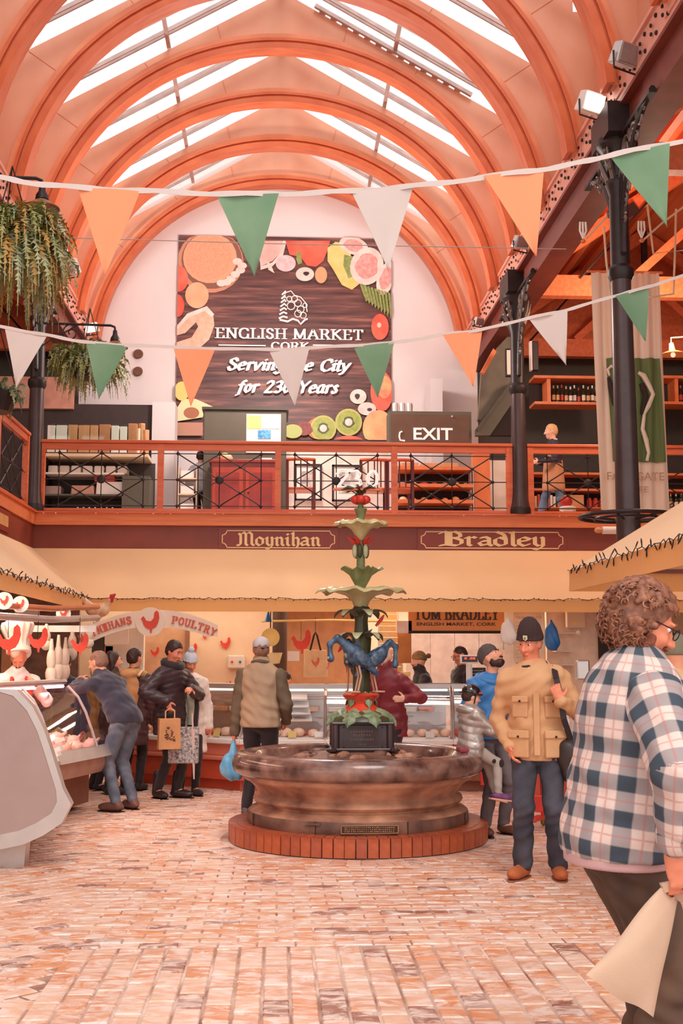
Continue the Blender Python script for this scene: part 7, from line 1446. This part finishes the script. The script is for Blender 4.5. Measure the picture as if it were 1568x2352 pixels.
# 7 black puffer woman
bw = Person('person in a black quilted coat and dark scarf carrying a brown paper bag', (-1.22, 13.5, 0), 128, 1.74, female=True, lean=4, hy=0, hp=-22, hrr=(.24, .20, 1.08), hl=(-.02, .30, 1.20), elb=((-1, -.2, -.5), (1, -.6, -.3)), sk=skinr, fl=(-.09, .05), fr=(.09, -.08), hands=(.9, 1.0), hd=((.8, .5, .1), (0, .25, -1)), pn=((0, -.6, -1), (-1, 0, 0)))
bw.top(puffm, .40, .035, fold=.002, puff=.010, sl_r=1.12); bw.legsw(blackc, .008); bw.shoes(mat('black_boot', (50, 34, 36), .4), boot=.10, big=1.1); bw.hair(hbr, 'short'); bw.brows(hbr); bw.ring('scarf', blackc, .052, .03, .048); bw.ring('scarf', blackc, .06, -.02, .042)
hw = bw.W(bw.wr[1]); kb = thing('paper_bag', 'brown paper carrier bag with dark stamped print hanging from the black coat person', 'bag', (hw.x+.02, hw.y-.02, hw.z-.13-.39), .25)
q = MB(); q.box((0, 0, .165), (.24, .13, .33), taper=.96); q.build('bag', mat('bag_kraft', (222, 158, 108), .8), kb, bevel=.004); MB().tube([(-.05, -.05, .32), (-.05, -.05, .41), (0, -.03, .44), (.05, -.05, .41), (.05, -.05, .32)], .008, 6).build('handle', mat('handle_kraft', (230, 176, 130), .8), kb)
q = MB(); [q.box((random.uniform(-.05, .05), -.066, random.uniform(.09, .24)), (random.uniform(.01, .05), .004, random.uniform(.004, .014)), (0, random.uniform(-.6, .6), 0)) for _ in range(22)]; q.build('print', mat('bag_print', (110, 66, 50), .8), kb)
gb_ = thing('patterned_bag', 'grey white speckled cloth bag hanging beside the paper bag', 'bag', bw.W((.02, .24, .44))); q = MB(); q.box((0, 0, .15), (.34, .07, .40)); q.build('cloth', mat('speckle', (90, 80, 82), .8, col2=(222, 212, 208), scale=45), gb_, bevel=.02)
um = thing('umbrella', 'pale pink furled umbrella hanging point down between the two standing people', 'umbrella', bw.W((-.03, .33, .22))); MB().cyl((0, 0, .55), (.02, 0, 0), .03, .008, n=10).build('canopy', mat('umbrella_pink', (232, 196, 186), .6), um); MB().cyl((.0, 0, .55), (-.01, 0, .72), .01, n=6).build('handle', mat('umbrella_pink', (1, 1, 1)), um)
# 8 white coat woman
wc = Person('person in a long white coat, checked scarf and pale blue bobble hat', (-1.02, 13.75, 0), 165, 1.60, female=True, hy=-8, hp=-22, sk=skinr, fl=(-.08, .03), fr=(.08, -.04)); wc.top(mat('white_wool', (240, 220, 208), .9, sheen=.3), .30, .03, skirt=.03); wc.legsw(blackc, .01); wc.shoes(blackc, boot=.04)
wc.hair(hbr, 'short'); wc.beanie(mat('pale_blue_knit', (206, 212, 220), .9, bump=.4, bscale=120), ((0, -.02, .165), .042, mat('pale_blue_knit', (1, 1, 1)))); wc.ring('scarf', mat('green_grey_scarf', (166, 170, 146), .9, col2=(206, 196, 170), scale=14), .055, .0, .042)
q = MB(); q.tube([Vector(wc.nb+wc.fw*.10+wc.rt*.03), Vector(wc.chest+wc.fw*.17+wc.rt*.02), Vector(wc.waist+wc.fw*.18), Vector(wc.pel+wc.fw*.18+wc.rt*.01-N3((0, 0, .05)))], [.045, .05, .05, .045], 8); q.v = q.v; q.build('scarf_end', mat('green_grey_scarf', (1, 1, 1)), wc.t, smooth=60)
q = MB(); q.tube([Vector(wc.nb+wc.fw*.14-wc.rt*.02-wc.up*.08), Vector(wc.waist+wc.fw*.165-wc.rt*.03), Vector(wc.pel+wc.fw*.16-N3((0, 0, .30)))], [.05, .06, .06], 8); q.build('dark_front', blackc, wc.t, smooth=60)
# 9 man with the blue bag
bm = Person('person in beige and olive jacket and pale cap, back turned, holding blue bag', (-.17, 11.75, 0), 14, 1.75, build=1.0, hy=-22, hp=2, hl=(-.27, .02, .80), hrr=(.22, .16, .93), sk=skinr, fl=(-.14, .0), fr=(.06, -.02), hands=(1.1, .5))
ol = mat('olive_sleeve', (112, 92, 72), .8, var=.15); bm.top(mat('beige_vest', (184, 152, 124), .8, var=.1, bump=.2), .50, .030, sleeve=ol, fold=.006, collar=.02, belly=.02); bm.legsw(blackc, .02); bm.shoes(mat('grey_shoe', (96, 80, 80), .5)); bm.hair(hgr, 'cropped'); bm.ring('collar', ol, .043, .035, .018)
S = SDF(.02); P = bm.hp_; S.ell(P(0, -.012, .045), N3((.084, .100, .082))*bm.hs, bm.R).ell(P(0, .11, .03), N3((.062, .06, .010))*bm.hs, bm.R); S.plane(P(0, 0, .018), -bm.R[2]); cpo = solid('cap', S, .008, mat('pale_cap', (206, 196, 200), .8), bm.t); MB().tube([P(-.06, -.075, .02), P(0, -.112, .012), P(.06, -.075, .02)], .010*bm.hs, 6).build('cap_strap', iron, cpo)
hw = bm.W(bm.wr[0]); bb = thing('blue_bag', 'bright blue plastic carrier bag hanging from the hand of the beige jacket person', 'bag', (hw.x-.01, hw.y-.03, hw.z-.10)); S = SDF(.04); S.cap((0, 0, .02), (.0, 0, -.10), .018, .05).ell((-.02, 0, -.22), np.array((.11, .07, .13))).ell((.03, 0, -.27), np.array((.08, .07, .08))); S.fold = lambda P: .006*np.sin(P[..., 0]*70+P[..., 2]*18)*np.clip(-P[..., 2]*6, 0.2, 1); solid('bag', S, .009, mat('bag_blue', (70, 150, 200), .35, col2=(130, 190, 222), scale=6), bb)
# 10 maroon jacket, 11 bowed head behind the counter, 12-13 butchers
mj = Person('person in a maroon jacket standing behind the fountain column', (1.22, 12.9, 0), 215, 1.68, lean=10, hp=-15, hl=(-.30, .22, 1.12), hrr=(.12, .34, 1.12), sk=skinl, hands=(.7, .7)); mj.top(mat('maroon_shell', (132, 42, 52), .5, var=.15, scale=9), .42, .03, fold=.006, collar=.05); mj.legsw(blackc, .02); mj.shoes(blackc)
p = Person('person with dark hair bending behind the white tray counter', (.17, 15.05, 0), 200, 1.42, lean=25, hp=-30, sk=skinr); p.top(white, .45); p.legsw(blackc); p.shoes(blackc); p.hair(hbr, 'short')
bt = Person('bearded person in a striped bobble hat and black jacket serving behind the right counter', (1.92, 15.35, 0), 262, 1.62, lean=8, hp=-6, hy=0, hl=(-.25, .40, 1.12), hrr=(.05, .42, 1.12), sk=skin, hands=(.6, .6)); bt.top(blackc, .45, .022, collar=.03); bt.legsw(blackc); bt.shoes(blackc); bt.beard(hbr)
bt.beanie(mat('striped_knit', (74, 84, 58), .9, col2=(190, 126, 70), scale=7, stretch=(1, 1, 3)), ((.0, -.15, .06), .036, mat('bobble_brown', (130, 84, 60), .9)), fold=False)
p = Person('person with cropped hair and glasses in black behind the digital scale', (2.46, 15.5, 0), 250, 1.70, lean=6, hp=-18, hl=(-.1, .3, 1.05), hrr=(.1, .3, 1.05), sk=skinr); p.top(blackc, .45, .022); p.legsw(blackc); p.shoes(blackc); p.hair(hbr, 'cropped')
q = MB(); [q.tube([p.hp_(sg*.031+.024*math.cos(a), .104, .006+.017*math.sin(a)) for a in [2*PI*i/10 for i in range(10)]], .0025, 4, closed=True) for sg in (-1, 1)]; [q.tube([p.hp_(sg*.055, .10, .01), p.hp_(sg*.076, .0, .005)], .0025, 4) for sg in (-1, 1)]; q.build('glasses', iron, p.t)
# 14 child sitting on the rim
kd = Person('child in a silver puffer jacket and black helmet sitting on the fountain rim', (1.66, 10.22, 0), 72, 1.04, vox=.0075, pel=(0, 0, .80), hy=12, hp=-14, fl=(-.07, .27, .33), fr=(.07, .22, .35), hl=(-.05, .26, .88), hrr=(.07, .26, .90), elb=((-1, -.6, -.6), (1, -.6, -.6)), sk=skinl, head_s=1.22, hands=(.5, .5), toes=((-.1, 1, -.25), (.1, 1, -.15)))
silv = mat('silver_puffer', (196, 184, 178), .3, .45, var=.15, scale=12); kd.top(silv, .68, .030, fold=.002, puff=.007, collar=.0, vox=.008); kd.legsw(mat('grey_joggers', (190, 176, 166), .85), .016, .003); kd.ring('hood', silv, .085, -.01, .038)
kd.shoes(mat('purple_trainers', (76, 70, 122), .5, col2=(160, 84, 130), scale=20), mat('coral_sole', (240, 180, 160), .5), 1.15); kd.hair(hbr, 'short'); kd.brows(hbr, .003)
S = SDF(.02); P = kd.hp_; S.ell(P(0, -.012, .045), N3((.100, .118, .098))*kd.hs, kd.R).ell(P(0, .09, .045), N3((.07, .05, .012))*kd.hs, kd.R); S.plane(P(0, .02, .025), -(kd.R[2]*.97+kd.R[1]*.05)); hm = solid('helmet', S, .0065, mat('black_gloss', (34, 26, 28), .12, coat=.8), kd.t)
q = MB(); q.tube([P(.084, .03, .03), P(.078, .03, -.04), P(.03, .045, -.115), P(-.03, .045, -.115), P(-.078, .03, -.04), P(-.084, .03, .03)], .006, 5); q.build('chin_strap', iron, hm); MB().box(P(.07, .075, .06), (.018, .03, .016)).build('sticker', redp, hm)
MB().ball(kd.kn[1]+N3((.045, .02, .0)), (.012, .025, .035), 8, 6).build('knee_print', blackc, kd.t); MB().ball(kd.kn[1]+N3((.04, -.05, .02)), (.012, .02, .02), 8, 6).build('knee_print', blackc, kd.t)
tag(MB().box((0, 0, 0), (.20, .20, .05)).build('folded_cloth', mat('plum_cloth', (150, 64, 72), .8), None, (1.64, 10.2, .77), bevel=.02), 'folded plum red cloth under the seated child', 'cloth')
# 15 blue jacket man looking up
bj = Person('bearded person in a blue jacket and grey woollen hat looking up behind the child', (1.91, 10.62, 0), 158, 1.66, vox=.009, hy=-28, hp=34, sk=skin, hl=(.26, .12, .86), hrr=(-.30, .06, .85) if False else None, fl=(-.10, .02), fr=(.10, .03), build=.95)
bj.top(mat('blue_shell', (44, 112, 178), .5, col2=(70, 138, 200), scale=5), .50, .028, fold=.006, vox=.010); bj.legsw(mat('grey_trousers', (98, 88, 92), .8, col2=(122, 110, 112)), .016, .005); bj.shoes(brown_l, boot=.03); bj.beard(hbr); bj.brows(hbr, .005); bj.beanie(mat('grey_knit', (92, 78, 76), .9, bump=.3, bscale=120), fold=False); bj.ring('hood', mat('blue_shell', (1, 1, 1)), .062, .0, .034)
# 16 beanie man
bn = Person('person in a tan field jacket, jeans and dark woollen hat with a black shoulder bag', (1.88, 8.58, 0), 193, 1.78, side=3, vox=.0075, build=1.02, hy=26, hp=-16, hr=-4, sk=skinr, lean=-2, hl=(-.17, .24, 1.25), hrr=(.20, .12, .93), elb=((-.8, -.5, -1), (.5, -1, 0)), fl=(-.13, .02), fr=(.12, .06), hands=(1.25, .5), hd=((.35, .1, .9), (-.25, .35, -1)), pn=((0, -1, .2), None), toes=((-.12, 1, 0), (.45, 1, 0)))
kh = mat('khaki_cotton', (206, 152, 108), .85, col2=(220, 170, 126), scale=4, bump=.25, bscale=30); bn.top(kh, .46, .030, fold=.007, collar=.0, vox=.009, belly=.03)
bn.legsw(mat('dark_denim', (44, 42, 52), .8, col2=(84, 82, 94), scale=4, bump=.1, bscale=200), .028, .007, flare=1.15, end=.96); bn.shoes(mat('tan_suede', (182, 96, 54), .8, var=.12, scale=12), mat('sole_tan', (150, 92, 66), .7), 1.1); bn.brows(mat('brow_grey', (150, 110, 90), .7))
kn = mat('dark_knit', (64, 44, 44), .95, var=.15, bump=.5, bscale=90, stretch=(1, 1, .3)); bo2 = bn.beanie(kn, tall=.04); bn.hair(mat('hair_grey', (176, 140, 120), .7), 'cropped')
q = MB(); q.prism([(-.016, .018), (.016, .018), (.016, -.008), (0, -.02), (-.016, -.008)], lambda u, v, w: Vector(bn.hp_(-.02+u, .099+w, .062+v)), .006); q.build('badge', mat('badge_cream', (236, 226, 196), .5), bo2); q = MB(); q.ball(bn.hp_(-.02, .108, .062), (.007, .003, .009), 8, 5); q.build('badge_leaf', mat('badge_green', (80, 120, 60), .5), bo2)
bn.ring('jacket_collar', kh, .058, .012, .024, tilt=.55); bn.ring('inner_collar', mat('black_fleece', (50, 40, 46), .9), .046, .022, .026); q = MB(); q.prism([(-.03, .02), (.03, .02), (0, -.08)], lambda u, v, w: Vector(bn.nb+bn.rt*u+bn.up*v+bn.fw*(.088+w)), .02); q.build('shirt_front', paper, bn.t)
def flat(par, o, ax, uy, pts, name, m_, d=.012):
    q = MB(); q.prism(pts, lambda u, v, w: Vector(o+ax*u+uy*v+np.cross(uy, ax)*-w), d); return q.build(name, m_, par, bevel=.004)
def onbody(x, z, fwd=.0): return N3((0, 0, 0))+bn.rt*x+N3((0, 0, z))+bn.fw*fwd
for sg in (-1, 1):
    for (x, z, w, h2, y) in ((sg*.115, 1.20, .12, .15, .122), (sg*.13, .94, .16, .19, .150)):
        q = MB(); q.box((x, y, z), (w, .03, h2), (0, 0, -sg*.45)); pk = q.build('pocket', kh, bn.t, bevel=.01); q = MB(); q.box((x, y+.012, z+h2*.36), (w*1.04, .03, h2*.3), (.1, 0, -sg*.45)); q.build('pocket_flap', kh, pk, bevel=.008); q = MB(); q.ball((x+sg*.005, y+.032, z+h2*.28), .009, 8, 6); q.build('button', iron, pk)
q = MB(); q.bar((0, .150, 1.30), (0, .184, .86), .045, .012, up=(0, 1, 0)); q.build('front_placket', kh, bn.t, bevel=.006)
for sg in (-1, 1): q = MB(); q.bar(Vector(bn.nb+bn.rt*sg*.055+bn.fw*.07+bn.up*.035), Vector(bn.nb+bn.rt*sg*.045+bn.fw*.12-bn.up*.07), .05, .014, up=(0, 1, 0)); q.build('collar_flap', kh, bn.t, bevel=.005); q = MB(); q.bar(Vector(bn.sh[0 if sg < 0 else 1]+bn.up*.055-bn.rt*sg*.01), Vector(bn.nb+bn.rt*sg*.09+bn.up*.035), .035, .010); q.build('epaulette', kh, bn.t, bevel=.004)
q = MB(); q.cyl(bn.wr[0]-unit(bn.wr[0]-bn.el[0])*.05, bn.wr[0]+unit(bn.wr[0]-bn.el[0])*.01, .038, n=14); q.build('inner_cuff', mat('black_fleece', (1, 1, 1)), bn.t)
sbp = bn.W((-.27, .10, .82)); sbag = thing('shoulder_bag', 'soft black shoulder bag on a wide strap over the tan field jacket', 'bag', (sbp.x, sbp.y, sbp.z)); S = SDF(.04); S.ell((0, 0, .02), np.array((.14, .09, .13))).ell((.03, 0, -.09), np.array((.13, .09, .10))).ell((-.04, 0, .11), np.array((.08, .06, .06))); S.fold = lambda P: .006*np.sin(P[..., 0]*30+P[..., 2]*26+2*np.sin(P[..., 1]*20)); solid('bag', S, .010, mat('black_nylon', (56, 42, 42), .45, var=.15), sbag)
loc = lambda P_: Vector(bn.W(P_))-Vector((sbp.x, sbp.y, sbp.z)); q = MB(); pp = [loc(bn.sh[0]+bn.up*.075+bn.rt*.03-bn.fw*.05), loc(bn.sh[0]+bn.up*.072+bn.rt*.03+bn.fw*.03), loc((-.145, .165, 1.40)), loc((-.17, .215, 1.28)), loc((-.19, .215, 1.12)), loc((-.24, .13, .96))]
for a_, b_ in zip(pp[:-1], pp[1:]): q.bar(a_, b_, .042, .008, up=(0, -1, .2))
q.build('strap', mat('strap_black', (48, 34, 36), .7), sbag)
# 17 plaid shirt man, close to the camera
def plaid():
    m = bpy.data.materials.new('plaid_flannel'); m.use_nodes = True; nt = m.node_tree; N = nt.nodes.new; L = nt.links.new; p = nt.nodes['Principled BSDF']; p.inputs['Roughness'].default_value = .9
    at = N('ShaderNodeAttribute'); at.attribute_name = 'pat'; sp = N('ShaderNodeSeparateXYZ'); L(at.outputs['Vector'], sp.inputs[0])
    def M(op, a, b=None):
        n = N('ShaderNodeMath'); n.operation = op
        for i, v in enumerate((a, b)):
            if v is None: continue
            if isinstance(v, (int, float)): n.inputs[i].default_value = v
            else: L(v, n.inputs[i])
        return n.outputs[0]
    def band(src, per, w, off=0):
        f = M('FRACT', M('MULTIPLY', M('ADD', src, 10+off), 1/per)); mr = N('ShaderNodeMapRange'); mr.interpolation_type = 'SMOOTHSTEP'; L(M('ABSOLUTE', M('SUBTRACT', f, .5)), mr.inputs['Value'])
        mr.inputs['From Min'].default_value = w/2+.03; mr.inputs['From Max'].default_value = w/2-.03; return mr.outputs[0]
    per = .112; bu, bv = band(sp.outputs[0], per, .46), band(sp.outputs[1], per, .46); ru, rv = band(sp.outputs[0], per, .05, per/2), band(sp.outputs[1], per, .05, per/2)
    lu = band(sp.outputs[0], per, .12, per/2); 
    def mix(f, a, b):
        n = N('ShaderNodeMix'); n.data_type = 'RGBA'; L(f, n.inputs[0]) 
        for i, v in ((6, a), (7, b)):
            if isinstance(v, tuple): n.inputs[i].default_value = (*lin(v), 1)
            else: L(v, n.inputs[i])
        return n.outputs[2]
    c = mix(M('MAXIMUM', bu, bv), (224, 198, 188), (162, 148, 148)); c = mix(M('MULTIPLY', bu, bv), c, (64, 74, 86)); c = mix(M('MULTIPLY', M('MAXIMUM', ru, rv), .55), c, (190, 110, 106)); L(c, p.inputs['Base Color']); 
    tc = N('ShaderNodeTexCoord'); nz = N('ShaderNodeTexNoise'); nz.inputs['Scale'].default_value = 300; L(tc.outputs['Object'], nz.inputs['Vector']); bp = N('ShaderNodeBump'); bp.inputs['Strength'].default_value = .15; bp.inputs['Distance'].default_value = .002; L(nz.outputs[0], bp.inputs['Height']); L(bp.outputs[0], p.inputs['Normal']); return m
pld = plaid(); HX = (1450-640)/2700*3.95
pm2 = Person('person in a plaid shirt with curly brown hair and beard at the right edge', (1.18, 4.05, 0), 86, 1.80, vox=.0065, build=1.18, lean=8, hy=4, hp=-24, sk=skinr, hl=(-.26, .42, .98), hrr=(.35, .03, .93), elb=((-.6, -1, -.2), (1, -.1, -.2)), fl=(-.13, .05), fr=(.13, -.05), hands=(1.1, 1.15), hd=((0, .6, -.8), (.0, .25, -1)), pn=((.9, 0, 0), (-.9, -.1, 0)), pel=(0, -.02, .95), head_s=1.04)
pm2.top(pld, .495, .040, fold=.005, sleeve=pld, uv=True, vox=.009, belly=.05, collar=.0, cuff=.62, sl_r=1.25, name='shirt'); pm2.legsw(mat('brown_corduroy', (70, 48, 38), .85, col2=(104, 76, 60), scale=5), .035, .008, flare=1.3)
pm2.shoes(brown_l, big=1.1); hc_ = mat('curly_brown', (104, 58, 42), .5, col2=(160, 102, 74), scale=34); pm2.hair(hc_, 'curly', .0055); 
rc_ = random.Random(8); qa, qb = MB(), MB()
for i in range(620):
    a, e = rc_.uniform(-PI, PI), rc_.uniform(-1.15, 1.5); x, y, z = math.sin(a)*math.cos(e), -math.cos(a)*math.cos(e), math.sin(e)
    if y > .30 and z < .42: continue
    c0 = N3((x*.103, -.022+y*.124, .03+z*.114-(.03 if z < 0 else 0))); n_ = unit((x, y, z)); t1 = unit(np.cross(n_, N3((rc_.uniform(-1, 1), rc_.uniform(-1, 1), rc_.uniform(-1, 1))))); t2 = np.cross(n_, t1); r0 = rc_.uniform(.008, .016); tw_ = rc_.uniform(3.5, 6)
    pts = [pm2.hp_(*(c0+(t1*math.cos(u*tw_)+t2*math.sin(u*tw_))*r0*(1-.4*u)+n_*(.010*u-.004)-N3((0, 0, .012*u)))) for u in [j/7 for j in range(8)]]; (qa if i % 3 else qb).tube(pts, [.0035]*7+[.001], 4)
qa.build('curls', hc_, pm2.t, smooth=60, kind='stuff'); qb.build('light_curls', mat('curl_light', (150, 96, 70), .5, var=.1), pm2.t, smooth=60, kind='stuff')
pm2.beard(mat('beard_brown', (138, 70, 46), .7, var=.25, scale=60), 1.06); pm2.brows(hc_, .005)
q = MB(); P = pm2.hp_; [q.tube([P(sg*.031+.025*math.cos(a), .106, .004+.018*math.sin(a)) for a in [2*PI*i/14 for i in range(14)]], .0022, 5, closed=True) for sg in (-1, 1)]; [q.tube([P(sg*.056, .102, .012), P(sg*.079, .02, .012), P(sg*.08, -.02, -.005)], .0024, 5) for sg in (-1, 1)]; q.tube([P(-.008, .108, .01), P(.008, .108, .01)], .0022, 5); q.build('glasses', iron, pm2.t)
S = SDF(.02); 
for i in range(16): a = 2*PI*i/16; c = pm2.nb+pm2.up*(.030-.012*math.sin(a)*1.2)+pm2.rt*.083*math.cos(a)+pm2.fw*.078*math.sin(a); S.cap(c-pm2.up*.012, c+pm2.up*.022, .013, .010)
V, Q = S.run(.006); np_obj('shirt_collar', V, Q, pld, pm2.t, uv=np.stack([V[:, 0]+V[:, 1]*.6, V[:, 2]], 1))
for i in (0, 1):
    S = SDF(.01); w = pm2.el[i]+(pm2.wr[i]-pm2.el[i])*.50; w2 = pm2.el[i]+(pm2.wr[i]-pm2.el[i])*.76; S.cap(w, w2, .058, .060); V, Q = S.run(.008); np_obj('rolled_cuff', V, Q, pld, pm2.t, uv=np.stack([V[:, 0]+V[:, 1], V[:, 2]], 1))
q = SDF(.02); h = pm2.H; q.cap(pm2.pel+N3((0, .0, .0)), pm2.pel-N3((0, 0, .062)), .100*h*1.0+.035, .100*h+.033, sc=N3((1.05, .86, 1))); q.plane(pm2.pel-N3((0, 0, .088)), (0, 0, -1)); q.plane(pm2.pel+N3((0, 0, .02)), (0, 0, 1)); solid('undershirt', q, .009, mat('lilac_tee', (206, 164, 164), .9), pm2.t)
hw = pm2.W(pm2.wr[1]+unit((0, .25, -1))*.08); tb2 = thing('canvas_bag', 'plain cream canvas tote swinging from the hand of the plaid shirt person', 'bag', tuple(hw))
cv = mat('plain_canvas', (206, 172, 148), .9, var=.04, bump=.15, bscale=220); A = PX(1515, 2040, 3.72)-hw; B_ = PX(1556, 2066, 3.78)-hw; Cc = PX(1500, 2335, 3.70)-hw; D_ = PX(1345, 2242, 3.62)-hw
V = []; n = 14
for sidez in (-1, 1):
    for j in range(n+1):
        for i in range(n+1):
            u, v = i/n, j/n; p_ = A.lerp(B_, u).lerp(D_.lerp(Cc, u), v)+(B_-A).normalized()*0; bul = .052*math.sin(PI*min(1, max(0, u)))**.6*math.sin(PI*(.06+.9*v))**.6; p_ = p_+Vector((.25, 1, 0)).normalized()*sidez*(bul+.002)+Vector((0, 0, .006*math.sin(u*9+v*7))); V.append(p_)
m1 = (n+1)**2; Fs = []
for j in range(n):
    for i in range(n): a = j*(n+1)+i; Fs += [(a, a+1, a+n+2, a+n+1), (m1+a, m1+a+n+1, m1+a+n+2, m1+a+1)]
for i in range(n): Fs += [(i, m1+i, m1+i+1, i+1), (n*(n+1)+i, n*(n+1)+i+1, m1+n*(n+1)+i+1, m1+n*(n+1)+i), (i*(n+1), (i+1)*(n+1), m1+(i+1)*(n+1), m1+i*(n+1)), (i*(n+1)+n, m1+i*(n+1)+n, m1+(i+1)*(n+1)+n, (i+1)*(n+1)+n)]
MB().add(V, Fs).build('bag', cv, tb2, smooth=70)
for dx in (0, 1):
    q = MB(); s0 = A.lerp(B_, .25+.0*dx)+Vector((0, -.01+.03*dx, 0)); s1 = A.lerp(B_, .85)+Vector((0, -.01+.03*dx, 0)); pts = [s0, s0*.55+Vector((-.03, 0, 0)), Vector((-.015, 0, .0)), Vector((.015, 0, .0)), s1*.55+Vector((.03, 0, 0)), s1]
    for a_, b_ in zip(pts[:-1], pts[1:]): q.bar(a_, b_, .030, .004, up=(.3, -1, 0))
    q.build('handle', cv, tb2)
# 18 boy on the gallery, 19 half hidden person upstairs, 20 passer-by at the right edge
by = Person('boy in a dark blazer and long brown apron walking left along the gallery', (4.05, 16.9, 3.47), 268, 1.50, lean=4, fl=(-.06, -.20), fr=(.06, .26), hp=-6, hl=(-.14, .28, .92), hrr=(.12, .22, .95), sk=skinl, head_s=1.04); by.top(mat('dark_blazer', (52, 44, 62), .7), .60, .012); by.legsw(mat('light_jeans', (104, 126, 156), .8), .014); by.shoes(blackc); by.hair(hfr, 'short'); by.ring('shirt_collar', paper, .042, .018, .014)
q = SDF(.03); q.cap(by.waist+N3((0, .02, 0)), by.pel+N3((0, .03, -.22)), .155, .185, sc=N3((1, .9, 1))); q.plane((0, 0, .34*1.5), (0, 0, -1)); solid('apron', q, .012, mat('apron_brown', (200, 140, 104), .8), by.t)
p = Person('person in a white shirt half hidden behind the grey green kiosk', (PX(460, 1100, 18.3).x, 18.3, 3.47), 20, 1.30, sk=skinl, hy=0); p.top(mat('pale_shirt', (214, 214, 228), .8), .5); p.legsw(blackc); p.shoes(blackc); p.hair(hbr, 'short')
pb2 = Person('person in a tan coat passing behind the plaid shirt person at the right edge', (2.36, 6.9, 0), 20, 1.66, build=1.1, hy=20, hp=-10); pb2.top(mat('tan_coat', (222, 172, 120), .8, col2=(232, 190, 146), scale=5), .46, .035, collar=.03, fold=.006); pb2.legsw(blackc); pb2.shoes(blackc); pb2.beanie(mat('grey_green_knit', (128, 120, 100), .9)); q = MB()
for sg in (-1, 1): q.tube([Vector(pb2.sh[0 if sg < 0 else 1]+pb2.up*.05-pb2.rt*sg*.05+pb2.fw*.02), Vector(pb2.sh[0 if sg < 0 else 1]-pb2.rt*sg*.05-pb2.fw*.13), Vector(pb2.waist-pb2.fw*.17+pb2.rt*sg*.10)], .018, 6)
q.build('rucksack_straps', iron, pb2.t)

# ================================================================== look-alikes get their place in the row
_o = 'first second third fourth fifth sixth seventh eighth ninth tenth eleventh twelfth thirteenth fourteenth fifteenth sixteenth seventeenth eighteenth nineteenth'.split()
_t = {2: 'twenty', 3: 'thirty', 4: 'forty'}; _tt = {2: 'twentieth', 3: 'thirtieth', 4: 'fortieth'}
def ordw(n): return _o[n-1] if n < 20 else (_tt[n//10] if n % 10 == 0 else _t[n//10]+'-'+_o[n % 10-1])
bpy.context.view_layer.update(); same = {}
for o in bpy.data.objects:
    if o.parent is None and 'label' in o.keys(): same.setdefault(o['label'], []).append(o)
for lab_, L1 in same.items():
    if len(L1) > 1:
        def scr(o): p = o.matrix_world.translation; return (p.x-0)/max(p.y, .1)
        if 'left curved glass' in lab_:
            L1.sort(key=lambda o: o.matrix_world.translation.y)
            rows = {}
            for o in L1: rows.setdefault(round((o.matrix_world.translation.z-.62)/.034), []).append(o)
            for r_, k in enumerate(sorted(rows)):
                for i, o in enumerate(rows[k]): o['label'] = 'pink raw chicken, %s row in from the glass, %s from the near end' % (ordw(r_+1), ordw(i+1))
        else:
            for i, o in enumerate(sorted(L1, key=scr)): o['label'] = lab_+', %s from the left' % ordw(i+1)
for o in bpy.data.objects:
    if o.parent is None and 'label' in o.keys() and len(o['label'].split()) > 16: print('LONGLABEL', o.name, '|', o['label'])
for o in bpy.data.objects:
    if o.name.startswith('iron_bosses'): o['kind'] = 'stuff'
